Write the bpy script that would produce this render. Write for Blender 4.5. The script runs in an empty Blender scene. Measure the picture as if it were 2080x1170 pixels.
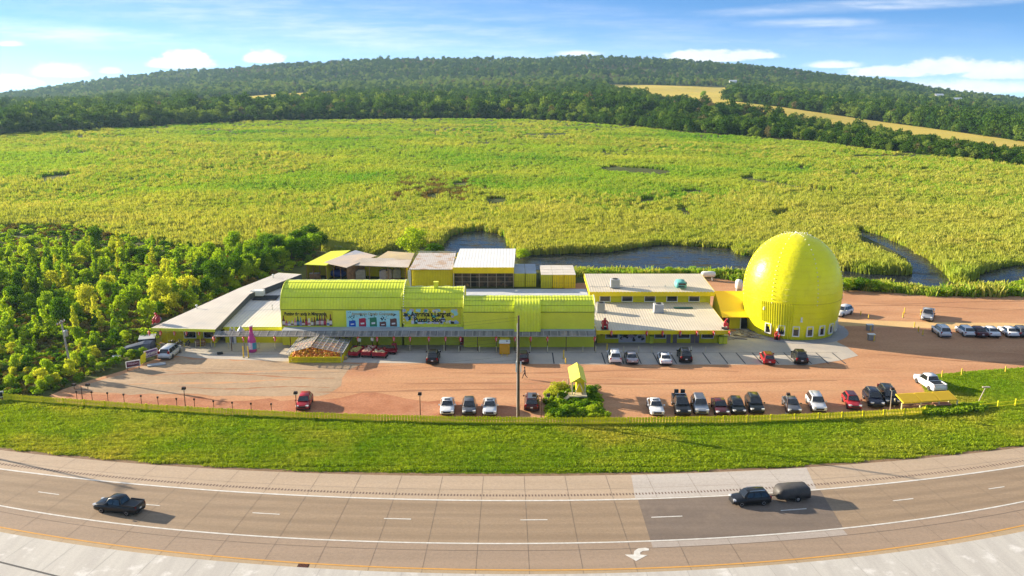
import bpy, bmesh, math, random
import numpy as np
from mathutils import Vector, Matrix

random.seed(7)
rng = np.random.default_rng(11)
SC = bpy.context.scene
COL = SC.collection
rad = math.radians

# ------------------------------------------------------------------ camera
F_PX = 1796.0                         # focal length in pixels of the 2080-wide photograph
PITCH = math.atan((585 - 150) / F_PX)
CAM_H = 40.0
cam_d = bpy.data.cameras.new("camera")
cam_d.sensor_width = 36.0
cam_d.lens = 36.0 * F_PX / 2080.0
cam_d.clip_start = 1.0
cam_d.clip_end = 9000.0
cam = bpy.data.objects.new("camera", cam_d)
cam.location = (0, 0, CAM_H)
cam.rotation_euler = (math.pi / 2 - PITCH, 0, 0)
COL.objects.link(cam)
SC.camera = cam

# ------------------------------------------------------------------ light, exposure
SUN_EL = rad(16.2)
SUN_DIR = Vector((-0.927 * math.cos(SUN_EL), 0.375 * math.cos(SUN_EL), math.sin(SUN_EL))).normalized()   # towards the sun
sun_d = bpy.data.lights.new("sun", 'SUN')
sun_d.energy = 5.0
sun_d.angle = rad(0.5)
sun_d.color = (1.0, 0.87, 0.68)
sun = bpy.data.objects.new("sun", sun_d)
sun.rotation_euler = SUN_DIR.to_track_quat('Z', 'Y').to_euler()
sun.location = (-200, 60, 150)
COL.objects.link(sun)
SC.view_settings.view_transform = 'Standard'
SC.view_settings.look = 'None'
SC.view_settings.exposure = 1.58
SC.view_settings.gamma = 1.0
SC.view_settings.use_curve_mapping = False
try:
    SC.cycles.max_bounces = 6
    SC.cycles.diffuse_bounces = 3
    SC.cycles.glossy_bounces = 3
    SC.cycles.transmission_bounces = 4
    SC.cycles.transparent_max_bounces = 6
    SC.cycles.volume_bounces = 0
    SC.cycles.use_denoising = True
    SC.cycles.use_adaptive_sampling = True
    SC.cycles.adaptive_threshold = 0.015
    SC.cycles.sample_clamp_indirect = 4.0
except Exception:
    pass

# ------------------------------------------------------------------ pixel <-> place
cP, sP = math.cos(PITCH), math.sin(PITCH)
def G(x, y, z=0.0):
    """The point of the horizontal plane at height z seen at photograph pixel (x, y)."""
    a = (x - 1040) / F_PX; b = (585 - y) / F_PX
    t = (z - CAM_H) / (-sP + b * cP)
    return Vector((a * t, (cP + b * sP) * t, z))
def zat(Y, y):
    """Height at depth Y that shows on pixel row y."""
    b = (585 - y) / F_PX
    return CAM_H + Y * (-sP + b * cP) / (cP + b * sP)
def xat(Y, z, x):
    """World X at depth Y and height z that shows on pixel column x."""
    d = Y * cP - (z - CAM_H) * sP
    return (x - 1040) / F_PX * d
def P(Y, x, y):
    z = zat(Y, y)
    return Vector((xat(Y, z, x), Y, z))
def project(X, Y, z):
    d = Y * cP - (z - CAM_H) * sP
    u = Y * sP + (z - CAM_H) * cP
    return 1040 + F_PX * X / d, 585 - F_PX * u / d

# ------------------------------------------------------------------ nodes / materials
def new_mat(name):
    m = bpy.data.materials.new(name); m.use_nodes = True
    nt = m.node_tree
    for n in list(nt.nodes): nt.nodes.remove(n)
    out = nt.nodes.new('ShaderNodeOutputMaterial')
    return m, nt, out
def N(nt, t, **kw):
    n = nt.nodes.new(t)
    for k, v in kw.items():
        if k.startswith('i_'):
            key = k[2:].replace('_', ' ')
            n.inputs[key].default_value = v
        else: setattr(n, k, v)
    return n
def mixc(nt, fac, a, b, bt='MIX'):
    n = nt.nodes.new('ShaderNodeMix'); n.data_type = 'RGBA'; n.blend_type = bt
    for k, v in ((0, fac), (6, a), (7, b)):
        if isinstance(v, (int, float)): n.inputs[k].default_value = v
        elif isinstance(v, (tuple, list)): n.inputs[k].default_value = (*v[:3], 1)
        else: nt.links.new(v, n.inputs[k])
    return n.outputs[2]
def math_(nt, op, a, b=None, c=None, clamp=False):
    n = nt.nodes.new('ShaderNodeMath'); n.operation = op; n.use_clamp = clamp
    for k, v in enumerate((a, b, c)):
        if v is None: continue
        if isinstance(v, (int, float)): n.inputs[k].default_value = v
        else: nt.links.new(v, n.inputs[k])
    return n.outputs[0]
def ramp(nt, fac, lo, hi):
    n = nt.nodes.new('ShaderNodeMapRange'); n.interpolation_type = 'SMOOTHSTEP'
    nt.links.new(fac, n.inputs[0]); n.inputs[1].default_value = lo; n.inputs[2].default_value = hi
    return n.outputs[0]
def noise(nt, vec, scale, detail=4, rough=.55, stretch=None):
    if stretch:
        mp = N(nt, 'ShaderNodeMapping'); mp.inputs['Scale'].default_value = stretch
        nt.links.new(vec, mp.inputs['Vector']); vec = mp.outputs[0]
    n = N(nt, 'ShaderNodeTexNoise'); n.inputs['Scale'].default_value = scale
    n.inputs['Detail'].default_value = detail; n.inputs['Roughness'].default_value = rough
    nt.links.new(vec, n.inputs['Vector'])
    return n.outputs['Fac']
def wpos(nt):
    return N(nt, 'ShaderNodeNewGeometry').outputs['Position']
def opos(nt):
    return N(nt, 'ShaderNodeTexCoord').outputs['Object']

MATS = {}
def surf(name, c, c2=None, rough=.7, metal=0.0, scale=1.0, stretch=None, lo=.35, hi=.65, fine=0.0, bump=0.0, bscale=8.0,
         rib=None, ribs=0.0, ribcol=0.0, coat=0.0, spec=.22, c3=None, s3=.2, lo3=.55, hi3=.7):
    """Painted / mineral surface: two colours mottled by noise, a third in patches, optional corrugation along an axis."""
    if name in MATS: return MATS[name]
    m, nt, out = new_mat(name)
    b = N(nt, 'ShaderNodeBsdfPrincipled')
    b.inputs['Roughness'].default_value = rough; b.inputs['Metallic'].default_value = metal
    b.inputs['Specular IOR Level'].default_value = spec
    if coat: b.inputs['Coat Weight'].default_value = coat; b.inputs['Coat Roughness'].default_value = .05
    pos = wpos(nt)
    col = None
    if c2 is None: c2 = tuple(v * .86 for v in c)
    f = ramp(nt, noise(nt, pos, scale, 6, .6, stretch), lo, hi)
    col = mixc(nt, f, c, c2)
    if c3 is not None:
        f3 = ramp(nt, noise(nt, pos, s3, 5, .6), lo3, hi3)
        col = mixc(nt, f3, col, c3)
    if fine:
        fn = noise(nt, pos, bscale, 3, .7)
        fv = N(nt, 'ShaderNodeMapRange'); nt.links.new(fn, fv.inputs[0])
        fv.inputs[1].default_value = .3; fv.inputs[2].default_value = .7
        fv.inputs[3].default_value = 1 - fine; fv.inputs[4].default_value = 1 + fine
        cc = N(nt, 'ShaderNodeCombineColor')
        for k in range(3): nt.links.new(fv.outputs[0], cc.inputs[k])
        col = mixc(nt, 1.0, col, cc.outputs[0], 'MULTIPLY')
    hgt = None
    if rib is not None:
        sx = N(nt, 'ShaderNodeSeparateXYZ'); nt.links.new(pos, sx.inputs[0])
        w = math_(nt, 'MULTIPLY', sx.outputs[rib], ribs)
        fr = math_(nt, 'FRACT', w)
        tri = math_(nt, 'ABSOLUTE', math_(nt, 'SUBTRACT', fr, .5))
        hgt = math_(nt, 'GREATER_THAN', tri, .38)
        if ribcol: col = mixc(nt, math_(nt, 'MULTIPLY', hgt, ribcol), col, tuple(v * .5 for v in c))
        hgt = tri
    nt.links.new(col, b.inputs['Base Color'])
    if bump or hgt is not None:
        bp = N(nt, 'ShaderNodeBump'); bp.inputs['Strength'].default_value = 1.0
        bp.inputs['Distance'].default_value = bump if bump else .04
        h = hgt if hgt is not None else noise(nt, pos, bscale, 5, .65)
        nt.links.new(h, bp.inputs['Height']); nt.links.new(bp.outputs[0], b.inputs['Normal'])
    nt.links.new(b.outputs[0], out.inputs[0])
    MATS[name] = m
    return m
def flat(name, c, rough=.5, metal=0.0, coat=0.0, spec=.3):
    if name in MATS: return MATS[name]
    m, nt, out = new_mat(name)
    b = N(nt, 'ShaderNodeBsdfPrincipled')
    pos = wpos(nt)
    col = mixc(nt, noise(nt, pos, 3.0, 4), c, tuple(v * .88 for v in c))
    nt.links.new(col, b.inputs['Base Color'])
    b.inputs['Roughness'].default_value = rough; b.inputs['Metallic'].default_value = metal
    b.inputs['Specular IOR Level'].default_value = spec
    if coat: b.inputs['Coat Weight'].default_value = coat; b.inputs['Coat Roughness'].default_value = .04
    nt.links.new(b.outputs[0], out.inputs[0])
    MATS[name] = m
    return m
def leafy(name, c1, c2, c3=None, trans=.45, scale=.05, rnd=.35, f3=(.55, .75), leafvar=.6, amp=2.2):
    """Foliage: colour drifts over the place and from plant to plant; some light comes through the leaves."""
    if name in MATS: return MATS[name]
    m, nt, out = new_mat(name)
    pos = wpos(nt)
    f = noise(nt, pos, scale, 5, .65)
    oi = N(nt, 'ShaderNodeObjectInfo').outputs['Random']
    f = math_(nt, 'ADD', math_(nt, 'MULTIPLY', math_(nt, 'SUBTRACT', f, .5), amp), math_(nt, 'ADD', math_(nt, 'MULTIPLY', math_(nt, 'SUBTRACT', oi, .5), rnd * 2), .5), clamp=True)
    col = mixc(nt, f, c1, c2)
    if c3 is not None:
        g = ramp(nt, noise(nt, pos, scale * .6, 4, .6), *f3)
        col = mixc(nt, g, col, c3)
    # leaf to leaf
    g = ramp(nt, noise(nt, pos, 2.3, 2, .6), .3, .7)
    col = mixc(nt, math_(nt, 'MULTIPLY', g, leafvar), col, tuple(v * .4 for v in c1))
    d = N(nt, 'ShaderNodeBsdfDiffuse'); t = N(nt, 'ShaderNodeBsdfTranslucent')
    nt.links.new(col, d.inputs[0])
    tc = mixc(nt, 1.0, col, (1.0, 1.0, .45), 'MULTIPLY')
    nt.links.new(tc, t.inputs[0])
    ms = N(nt, 'ShaderNodeMixShader'); ms.inputs[0].default_value = trans
    nt.links.new(d.outputs[0], ms.inputs[1]); nt.links.new(t.outputs[0], ms.inputs[2])
    nt.links.new(ms.outputs[0], out.inputs[0])
    MATS[name] = m
    return m

# ------------------------------------------------------------------ the sky
def make_world():
    w = bpy.data.worlds.new("World"); SC.world = w; w.use_nodes = True
    nt = w.node_tree
    for n in list(nt.nodes): nt.nodes.remove(n)
    out = N(nt, 'ShaderNodeOutputWorld'); bg = N(nt, 'ShaderNodeBackground')
    bg.inputs['Strength'].default_value = 0.15
    nt.links.new(bg.outputs[0], out.inputs[0])
    tc = N(nt, 'ShaderNodeTexCoord').outputs['Generated']
    sx = N(nt, 'ShaderNodeSeparateXYZ'); nt.links.new(tc, sx.inputs[0])
    X, Y, Z = sx.outputs
    # clear deep air: the blue begins low over the ridge
    z2 = math_(nt, 'MAXIMUM', math_(nt, 'ADD', math_(nt, 'MULTIPLY', Z, 5.0), .26), .05)
    cv = N(nt, 'ShaderNodeCombineXYZ')
    nt.links.new(X, cv.inputs[0]); nt.links.new(Y, cv.inputs[1]); nt.links.new(z2, cv.inputs[2])
    nv = N(nt, 'ShaderNodeVectorMath', operation='NORMALIZE'); nt.links.new(cv.outputs[0], nv.inputs[0])
    sky = N(nt, 'ShaderNodeTexSky'); sky.sky_type = 'NISHITA'
    sky.sun_disc = False; sky.sun_elevation = SUN_EL
    sky.sun_rotation = math.atan2(SUN_DIR.x, SUN_DIR.y)
    sky.altitude = 200; sky.air_density = 1.0; sky.dust_density = .4; sky.ozone_density = 2.2
    nt.links.new(nv.outputs[0], sky.inputs[0])
    hs = N(nt, 'ShaderNodeHueSaturation'); hs.inputs['Saturation'].default_value = SKY_SAT; hs.inputs['Value'].default_value = SKY_VAL
    nt.links.new(sky.outputs[0], hs.inputs['Color'])
    col = hs.outputs[0]
    ym = math_(nt, 'MAXIMUM', Y, .05)
    u = math_(nt, 'DIVIDE', X, ym); v = math_(nt, 'DIVIDE', Z, ym)
    uv = N(nt, 'ShaderNodeCombineXYZ'); nt.links.new(u, uv.inputs[0]); nt.links.new(v, uv.inputs[1])
    puff = noise(nt, uv.outputs[0], 38.0, 9, .66, (1.0, 2.0, 1.0))
    puff = math_(nt, 'MULTIPLY', math_(nt, 'SUBTRACT', puff, .5), 2.3)
    def uvof(x, y):
        b = (585 - y) / F_PX; fy = cP + b * sP
        return (x - 1040) / F_PX / fy, (-sP + b * cP) / fy
    def blob(x, y, w, h, soft, amp, rot=0.0, flatbase=True):
        u0, v0 = uvof(x, y); su, sv = w / F_PX, h / F_PX
        du = math_(nt, 'SUBTRACT', u, u0); dv = math_(nt, 'SUBTRACT', v, v0)
        if rot:
            c_, s_ = math.cos(rot), math.sin(rot)
            a = math_(nt, 'ADD', math_(nt, 'MULTIPLY', du, c_), math_(nt, 'MULTIPLY', dv, s_))
            dv = math_(nt, 'SUBTRACT', math_(nt, 'MULTIPLY', dv, c_), math_(nt, 'MULTIPLY', du, s_)); du = a
        du = math_(nt, 'DIVIDE', du, su); dv = math_(nt, 'DIVIDE', dv, sv)
        if flatbase:
            dv = math_(nt, 'MAXIMUM', dv, math_(nt, 'MULTIPLY', dv, -2.6))
        d = math_(nt, 'SQRT', math_(nt, 'ADD', math_(nt, 'MULTIPLY', du, du), math_(nt, 'MULTIPLY', dv, dv)))
        d = math_(nt, 'ADD', d, math_(nt, 'MULTIPLY', puff, amp))
        return math_(nt, 'SUBTRACT', 1.0, ramp(nt, d, 1.0 - soft, 1.0 + soft))
    total = None
    cum = [(374, 130, 62, 27, .16, .62), (345, 133, 48, 16, .2, .6), (535, 121, 40, 20, .18, .7), (125, 150, 58, 20, .4, .7), (25, 168, 52, 16, .3, .7),
           (225, 146, 22, 9, .4, .5), (20, 91, 24, 7, .5, .5), (1440, 119, 84, 17, .2, .7), (1520, 115, 62, 13, .25, .6), (1690, 134, 52, 9, .5, .7),
           (1810, 150, 84, 15, .28, .75), (1915, 142, 82, 22, .24, .75), (2035, 152, 80, 26, .28, .75), (1980, 182, 150, 18, .5, .6), (1170, 110, 40, 6, .6, .4)]
    for c in cum:
        k = blob(*c)
        total = k if total is None else math_(nt, 'MAXIMUM', total, k)
    # thin high streaks, drawn out along the wind
    st = noise(nt, uv.outputs[0], 9.0, 6, .62, (1.0, 9.0, 1.0))
    st = ramp(nt, st, .36, .74)
    wisp = None
    for x, y, w, h, amp, rot in [(120, 68, 340, 20, .8, -.065), (640, 58, 520, 46, .62, -.11), (900, 72, 300, 26, .5, -.05), (1820, 8, 300, 9, .8, .05), (1640, 48, 120, 8, .7, .02),
                                 (1450, 80, 420, 26, .3, .03), (1000, 30, 620, 30, .3, -.08), (450, 90, 200, 10, .4, -.05), (1230, 112, 160, 9, .5, 0.0)]:
        k = math_(nt, 'MULTIPLY', blob(x, y, w, h, .8, .25, rot, False), amp * .8)
        wisp = k if wisp is None else math_(nt, 'MAXIMUM', wisp, k)
    wisp = math_(nt, 'MULTIPLY', wisp, math_(nt, 'ADD', math_(nt, 'MULTIPLY', st, .75), .25))
    shade = ramp(nt, noise(nt, uv.outputs[0], 40.0, 5, .6, (1.0, 1.8, 1.0)), .3, .7)
    ccol = mixc(nt, shade, CLOUD, tuple(v * .86 for v in CLOUD))
    col = mixc(nt, math_(nt, 'MULTIPLY', total, .92), col, ccol)
    col = mixc(nt, wisp, col, CLOUD)
    # pale band over the ridge, and unseen overhead cloud added to lift the shade
    low = math_(nt, 'SUBTRACT', 1.0, ramp(nt, Z, -.02, .055))
    col = mixc(nt, math_(nt, 'MULTIPLY', low, .30), col, (2.3, 2.6, 2.9))
    fill_cloud = ramp(nt, Z, .16, .42)
    vn = ramp(nt, noise(nt, tc, 2.2, 6, .6, (1, 2.5, 1)), .3, .7)
    col = mixc(nt, math_(nt, 'MULTIPLY', fill_cloud, math_(nt, 'ADD', math_(nt, 'MULTIPLY', vn, .22), .16)), col, (3.0, 2.95, 2.85))
    nt.links.new(col, bg.inputs['Color'])
SKY_SAT, SKY_VAL, CLOUD = 1.2, .78, (2.7, 2.75, 2.85)
make_world()

# ------------------------------------------------------------------ objects
OFF = {}
def tag(o, label=None, cat=None, group=None, kind=None):
    if label: o['label'] = label
    if cat: o['category'] = cat
    if group: o['group'] = group
    if kind: o['kind'] = kind
    return o
def thing(name, label, cat, loc=(0, 0, 0), group=None):
    o = bpy.data.objects.new(name, None); COL.objects.link(o)
    o.location = loc; o.empty_display_size = .5
    OFF[o.name] = Vector(loc)
    return tag(o, label, cat, group)
class MB:
    """Collects faces with a material slot each and links them as one mesh object."""
    def __init__(s): s.v = []; s.f = []; s.m = []; s.cur = 0
    def slot(s, k): s.cur = k; return s
    def face(s, pts):
        n = len(s.v); s.v += [tuple(p) for p in pts]; s.f.append(tuple(range(n, n + len(pts)))); s.m.append(s.cur)
    def grid(s, rows, close=False):
        n = len(s.v); w = len(rows[0])
        for r in rows: s.v += [tuple(p) for p in r]
        for i in range(len(rows) - 1):
            for j in range(w if close else w - 1):
                k = (j + 1) % w
                s.f.append((n + i * w + j, n + i * w + k, n + (i + 1) * w + k, n + (i + 1) * w + j)); s.m.append(s.cur)
    def box(s, c, size, rz=0.0, taper=1.0):
        x, y, z = size[0] / 2, size[1] / 2, size[2] / 2
        ca, sa = math.cos(rz), math.sin(rz)
        p = []
        for k, (dx, dy, dz) in enumerate([(-1, -1, -1), (1, -1, -1), (1, 1, -1), (-1, 1, -1), (-1, -1, 1), (1, -1, 1), (1, 1, 1), (-1, 1, 1)]):
            t = taper if dz > 0 else 1.0
            X, Y = dx * x * t, dy * y * t
            p.append((c[0] + X * ca - Y * sa, c[1] + X * sa + Y * ca, c[2] + dz * z))
        n = len(s.v); s.v += p
        for q in [(3, 2, 1, 0), (4, 5, 6, 7), (0, 1, 5, 4), (1, 2, 6, 5), (2, 3, 7, 6), (3, 0, 4, 7)]:
            s.f.append(tuple(n + i for i in q)); s.m.append(s.cur)
    def slab(s, q, t):
        """A plate with corner points q (counter-clockwise from above) and thickness t downwards."""
        lo = [(p[0], p[1], p[2] - t) for p in q]; n = len(s.v); k = len(q)
        s.v += [tuple(p) for p in q] + lo
        s.f.append(tuple(range(n, n + k))); s.m.append(s.cur)
        s.f.append(tuple(range(n + 2 * k - 1, n + k - 1, -1))); s.m.append(s.cur)
        for i in range(k):
            j = (i + 1) % k
            s.f.append((n + i, n + k + i, n + k + j, n + j)); s.m.append(s.cur)
    def tube(s, p0, p1, r0, r1=None, n=8, cap=True):
        p0, p1 = Vector(p0), Vector(p1); r1 = r0 if r1 is None else r1
        d = (p1 - p0).normalized(); a = d.orthogonal().normalized(); b = d.cross(a)
        ra = [p0 + (a * math.cos(t) + b * math.sin(t)) * r0 for t in [2 * math.pi * i / n for i in range(n)]]
        rb = [p1 + (a * math.cos(t) + b * math.sin(t)) * r1 for t in [2 * math.pi * i / n for i in range(n)]]
        s.grid([ra, rb], True)
        if cap: s.face(ra[::-1]); s.face(rb)
    def wire(s, pts, r, n=4):
        for a, b in zip(pts, pts[1:]): s.tube(a, b, r, r, n, False)
    def lathe(s, prof, c=(0, 0, 0), n=16, axis='z', phase=0):
        rows = []
        for r, h in prof:
            ring = []
            for i in range(n):
                t = 2 * math.pi * i / n + phase
                if axis == 'z': ring.append((c[0] + r * math.cos(t), c[1] + r * math.sin(t), c[2] + h))
                elif axis == 'y': ring.append((c[0] + r * math.cos(t), c[1] + h, c[2] + r * math.sin(t)))
                else: ring.append((c[0] + h, c[1] + r * math.cos(t), c[2] + r * math.sin(t)))
            rows.append(ring)
        s.grid(rows, True)
        if prof[0][0] > .001: s.face(rows[0][::-1])
        if prof[-1][0] > .001: s.face(rows[-1])
    def ball(s, c, r, n=8, sq=(1, 1, 1)):
        rows = []
        for i in range(n // 2 + 1):
            th = math.pi * i / (n // 2)
            rows.append([(c[0] + sq[0] * r * max(.01, math.sin(th)) * math.cos(2 * math.pi * j / n), c[1] + sq[1] * r * max(.01, math.sin(th)) * math.sin(2 * math.pi * j / n), c[2] - sq[2] * r * math.cos(th)) for j in range(n)])
        s.grid(rows, True)
    def build(s, name, mats, parent=None, smooth=False, loc=None):
        off = OFF[parent.name] if parent is not None else Vector(loc if loc is not None else (0, 0, 0))
        me = bpy.data.meshes.new(name)
        me.from_pydata([(v[0] - off.x, v[1] - off.y, v[2] - off.z) for v in s.v], [], s.f)
        if not isinstance(mats, (list, tuple)): mats = [mats]
        for m in mats: me.materials.append(m)
        me.polygons.foreach_set('material_index', s.m)
        if smooth: me.polygons.foreach_set('use_smooth', [True] * len(s.f))
        bm = bmesh.new(); bm.from_mesh(me)
        if smooth: bmesh.ops.remove_doubles(bm, verts=bm.verts, dist=.0008)
        bmesh.ops.recalc_face_normals(bm, faces=bm.faces)
        bm.to_mesh(me); bm.free(); me.update()
        o = bpy.data.objects.new(name, me); COL.objects.link(o)
        if parent is not None:
            o.parent = parent; OFF[o.name] = Vector(off)
        else:
            o.location = off; OFF[o.name] = Vector(off)
        return o
def kids(o): return list(o.children)
def copy_tree(o, parent=None):
    c = o.copy(); COL.objects.link(c); c.parent = parent
    for k in kids(o): copy_tree(k, c)
    return c
def lettering(name, body, size, mat, parent, loc, rz=0.0, bold=.02, width=None, tilt=math.pi / 2, xs=1.0):
    """Raised letters lying on an upright panel; loc is the centre of the text line."""
    cu = bpy.data.curves.new(name, 'FONT'); cu.body = body; cu.size = size; cu.offset = bold * size
    cu.align_x = 'CENTER'; cu.align_y = 'CENTER'; cu.extrude = .004
    t = bpy.data.objects.new(name, cu); COL.objects.link(t)
    dg = bpy.context.evaluated_depsgraph_get()
    me = bpy.data.meshes.new_from_object(t.evaluated_get(dg)); me.name = name
    bpy.data.objects.remove(t); bpy.data.curves.remove(cu)
    if width:
        xsv = [v.co.x for v in me.vertices]; xs = width / max(.01, max(xsv) - min(xsv))
    me.transform(Matrix.Translation(Vector(loc) - OFF[parent.name]) @ Matrix.Rotation(rz, 4, 'Z') @ Matrix.Rotation(tilt, 4, 'X') @ Matrix.Diagonal((xs, 1, 1, 1)))
    me.materials.clear(); me.materials.append(mat)
    o = bpy.data.objects.new(name, me); COL.objects.link(o); o.parent = parent; OFF[o.name] = OFF[parent.name]
    return o

def interp(pts):
    xs = [p[0] for p in pts]; ys = [p[1] for p in pts]
    return lambda x: float(np.interp(x, xs, ys))
def smooth_curve(pts, deg=4):
    xs = np.array([p[0] for p in pts], float); ys = np.array([p[1] for p in pts], float)
    c = np.polyfit((xs - 1040) / 1040, ys, deg)
    return lambda x: float(np.polyval(c, (x - 1040) / 1040))
def inside(x, y, poly):
    r = False; n = len(poly); j = n - 1
    for i in range(n):
        xi, yi = poly[i][0], poly[i][1]; xj, yj = poly[j][0], poly[j][1]
        if (yi > y) != (yj > y) and x < (xj - xi) * (y - yi) / (yj - yi) + xi: r = not r
        j = i
    return r
def inside_np(X, Y, poly):
    r = np.zeros(len(X), bool); n = len(poly); j = n - 1
    for i in range(n):
        xi, yi = poly[i][:2]; xj, yj = poly[j][:2]
        if yi != yj:
            c = ((yi > Y) != (yj > Y)) & (X < (xj - xi) * (Y - yi) / (yj - yi) + xi)
            r ^= c
        j = i
    return r
# ================================================================== THE LAND
EDGE_PX = [(-900, 330), (-300, 290), (0, 274), (100, 268), (200, 262), (400, 251), (600, 243), (900, 240), (1040, 241), (1150, 246), (1300, 258), (1380, 268), (1560, 281), (1640, 286),
           (1800, 308), (1940, 322), (2080, 340), (2400, 385), (2900, 470)]
edge_row = interp(EDGE_PX)
# rows of the photograph on which the bare ground lies at a given depth, across the picture
LAND_X = [-900, 0, 300, 600, 900, 1200, 1500, 1800, 2080, 2900]
LAND = [  # (depth, rows at LAND_X)
    (900, [245, 242, 236, 233, 231, 227, 222, 250, 262, 330]),
    (1200, [234, 228, 219, 213, 210, 204, 206, 224, 241, 300]),
    (1600, [228, 219, 206, 196, 190, 186, 190, 208, 229, 280]),
    (2100, [224, 212, 190, 174, 167, 166, 172, 192, 218, 265]),
    (2650, [218, 191, 157, 133, 121, 122, 133, 168, 206, 260])]
def edge_depth(k):
    # intersection of the marsh edge with the line X = k*Y on the flat
    x = 1040 + F_PX * k
    for _ in range(6):
        b = (585 - edge_row(x)) / F_PX
        x = 1040 + F_PX * k * (cP + b * sP)
    return G(x, edge_row(x)).y
def land_z(k, Y):
    ye = edge_depth(k)
    if Y <= ye: return 0.0
    x = 1040 + F_PX * k * 1.03
    D, Z = [ye], [0.0]
    for d, rows in LAND:
        if d > ye + 120:
            D.append(d); Z.append(zat(d, float(np.interp(x, LAND_X, rows))))
    if Y > D[-1]:
        t = Y - D[-1]
        return Z[-1] - .05 * t - .00012 * t * t
    return float(np.interp(Y, D, Z))
KS = np.linspace(-1.05, 1.05, 360)
YS = np.concatenate([np.linspace(30, 250, 56), np.linspace(256, 900, 120), np.linspace(910, 2700, 130), np.linspace(2720, 3400, 14)])
ZT = np.array([[land_z(k, y) for k in KS] for y in YS])
# soften the creases and give the hills some relief
for _ in range(3):
    Zs = ZT.copy(); Zs[1:-1] = (ZT[:-2] + 2 * ZT[1:-1] + ZT[2:]) / 4; Zs[:, 1:-1] = (Zs[:, :-2] + 2 * Zs[:, 1:-1] + Zs[:, 2:]) / 4
    m = YS > 380
    ZT[m] = Zs[m]
XX = KS[None, :] * YS[:, None]; YY = np.repeat(YS[:, None], len(KS), 1)
rel = (np.sin(XX * .009 + 1.3 * np.sin(YY * .004)) + np.sin(YY * .011 + XX * .005 + 2) + .6 * np.sin(XX * .021 - YY * .013)) * np.clip((YY - 1000) / 900, 0, 1) * 2.6
ZT = ZT + rel
def ground_z(x, y):
    k = x / y
    i = np.clip(np.searchsorted(YS, y) - 1, 0, len(YS) - 2); j = np.clip(np.searchsorted(KS, k) - 1, 0, len(KS) - 2)
    fy = np.clip((y - YS[i]) / (YS[i + 1] - YS[i]), 0, 1); fx = np.clip((k - KS[j]) / (KS[j + 1] - KS[j]), 0, 1)
    return (ZT[i, j] * (1 - fx) + ZT[i, j + 1] * fx) * (1 - fy) + (ZT[i + 1, j] * (1 - fx) + ZT[i + 1, j + 1] * fx) * fy

def ground_mat():
    m, nt, out = new_mat("ground_earth"); pos = wpos(nt)
    b = N(nt, 'ShaderNodeBsdfPrincipled'); b.inputs['Roughness'].default_value = .95; b.inputs['Specular IOR Level'].default_value = .1
    f = ramp(nt, noise(nt, pos, .02, 6, .65), .35, .65)
    c = mixc(nt, f, (.06, .085, .018), (.10, .105, .03))
    g = ramp(nt, noise(nt, pos, .3, 5, .7), .4, .7)
    c = mixc(nt, math_(nt, 'MULTIPLY', g, .6), c, (.06, .045, .02))
    nt.links.new(c, b.inputs['Base Color']); nt.links.new(b.outputs[0], out.inputs[0])
    return m
mb = MB()
mb.grid([[(KS[j] * YS[i], YS[i], ZT[i, j]) for j in range(len(KS))] for i in range(len(YS))])
tag(mb.build("ground", ground_mat(), smooth=True), kind='structure')

# pale crop strip on the lower slope, right
CROP_PX = [(1205, 172), (1300, 173), (1475, 178), (1482, 186), (1470, 205), (1580, 218), (1760, 245), (1900, 264), (2080, 290), (2200, 306), (2200, 338), (2080, 316), (1900, 292), (1720, 262), (1560, 240), (1440, 222), (1330, 208), (1255, 192)]
crop = leafy("crop_ears", (.72, .54, .13), (.60, .50, .12), (.40, .42, .08), trans=.1, scale=.02, rnd=0)
def on_land(x, y):
    """The point of the land seen at pixel (x, y): march along the ray."""
    a = (x - 1040) / F_PX; b = (585 - y) / F_PX
    dx, dy, dz = a, cP + b * sP, -sP + b * cP
    t0 = 300.0; t = t0
    while t < 3300:
        if CAM_H + dz * t <= float(ground_z(dx * t, dy * t)): break
        t += 4
    return Vector((dx * t, dy * t, CAM_H + dz * t))
def land_sheet(name, poly, mat, lift):
    x0, x1 = min(p[0] for p in poly), max(p[0] for p in poly)
    mb = MB()
    cols = np.arange(x0, x1 + .1, 8)
    rows = []
    for x in cols:
        ys = []
        n = len(poly)
        for i in range(n):
            p, q = poly[i], poly[(i + 1) % n]
            if (p[0] <= x < q[0]) or (q[0] <= x < p[0]): ys.append(p[1] + (q[1] - p[1]) * (x - p[0]) / (q[0] - p[0]))
        if len(ys) < 2: continue
        a, b = on_land(x, min(ys)), on_land(x, max(ys))
        row = []
        for s in np.linspace(0, 1, 26):
            p = a.lerp(b, s); row.append((p.x, p.y, float(ground_z(p.x, p.y)) + lift))
        rows.append(row)
    mb.grid(rows)
    return mb.build(name, mat, smooth=True)
tag(land_sheet("crop_field", CROP_PX, crop, .8), kind='structure')
tag(land_sheet("meadow", [(380, 212), (470, 200), (560, 193), (680, 187), (690, 192), (560, 203), (470, 212)], crop, 1.5), kind='structure')
tag(land_sheet("far_field", [(2040, 236), (2120, 232), (2120, 248), (2050, 246)], crop, 1.5), kind='structure')

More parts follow.
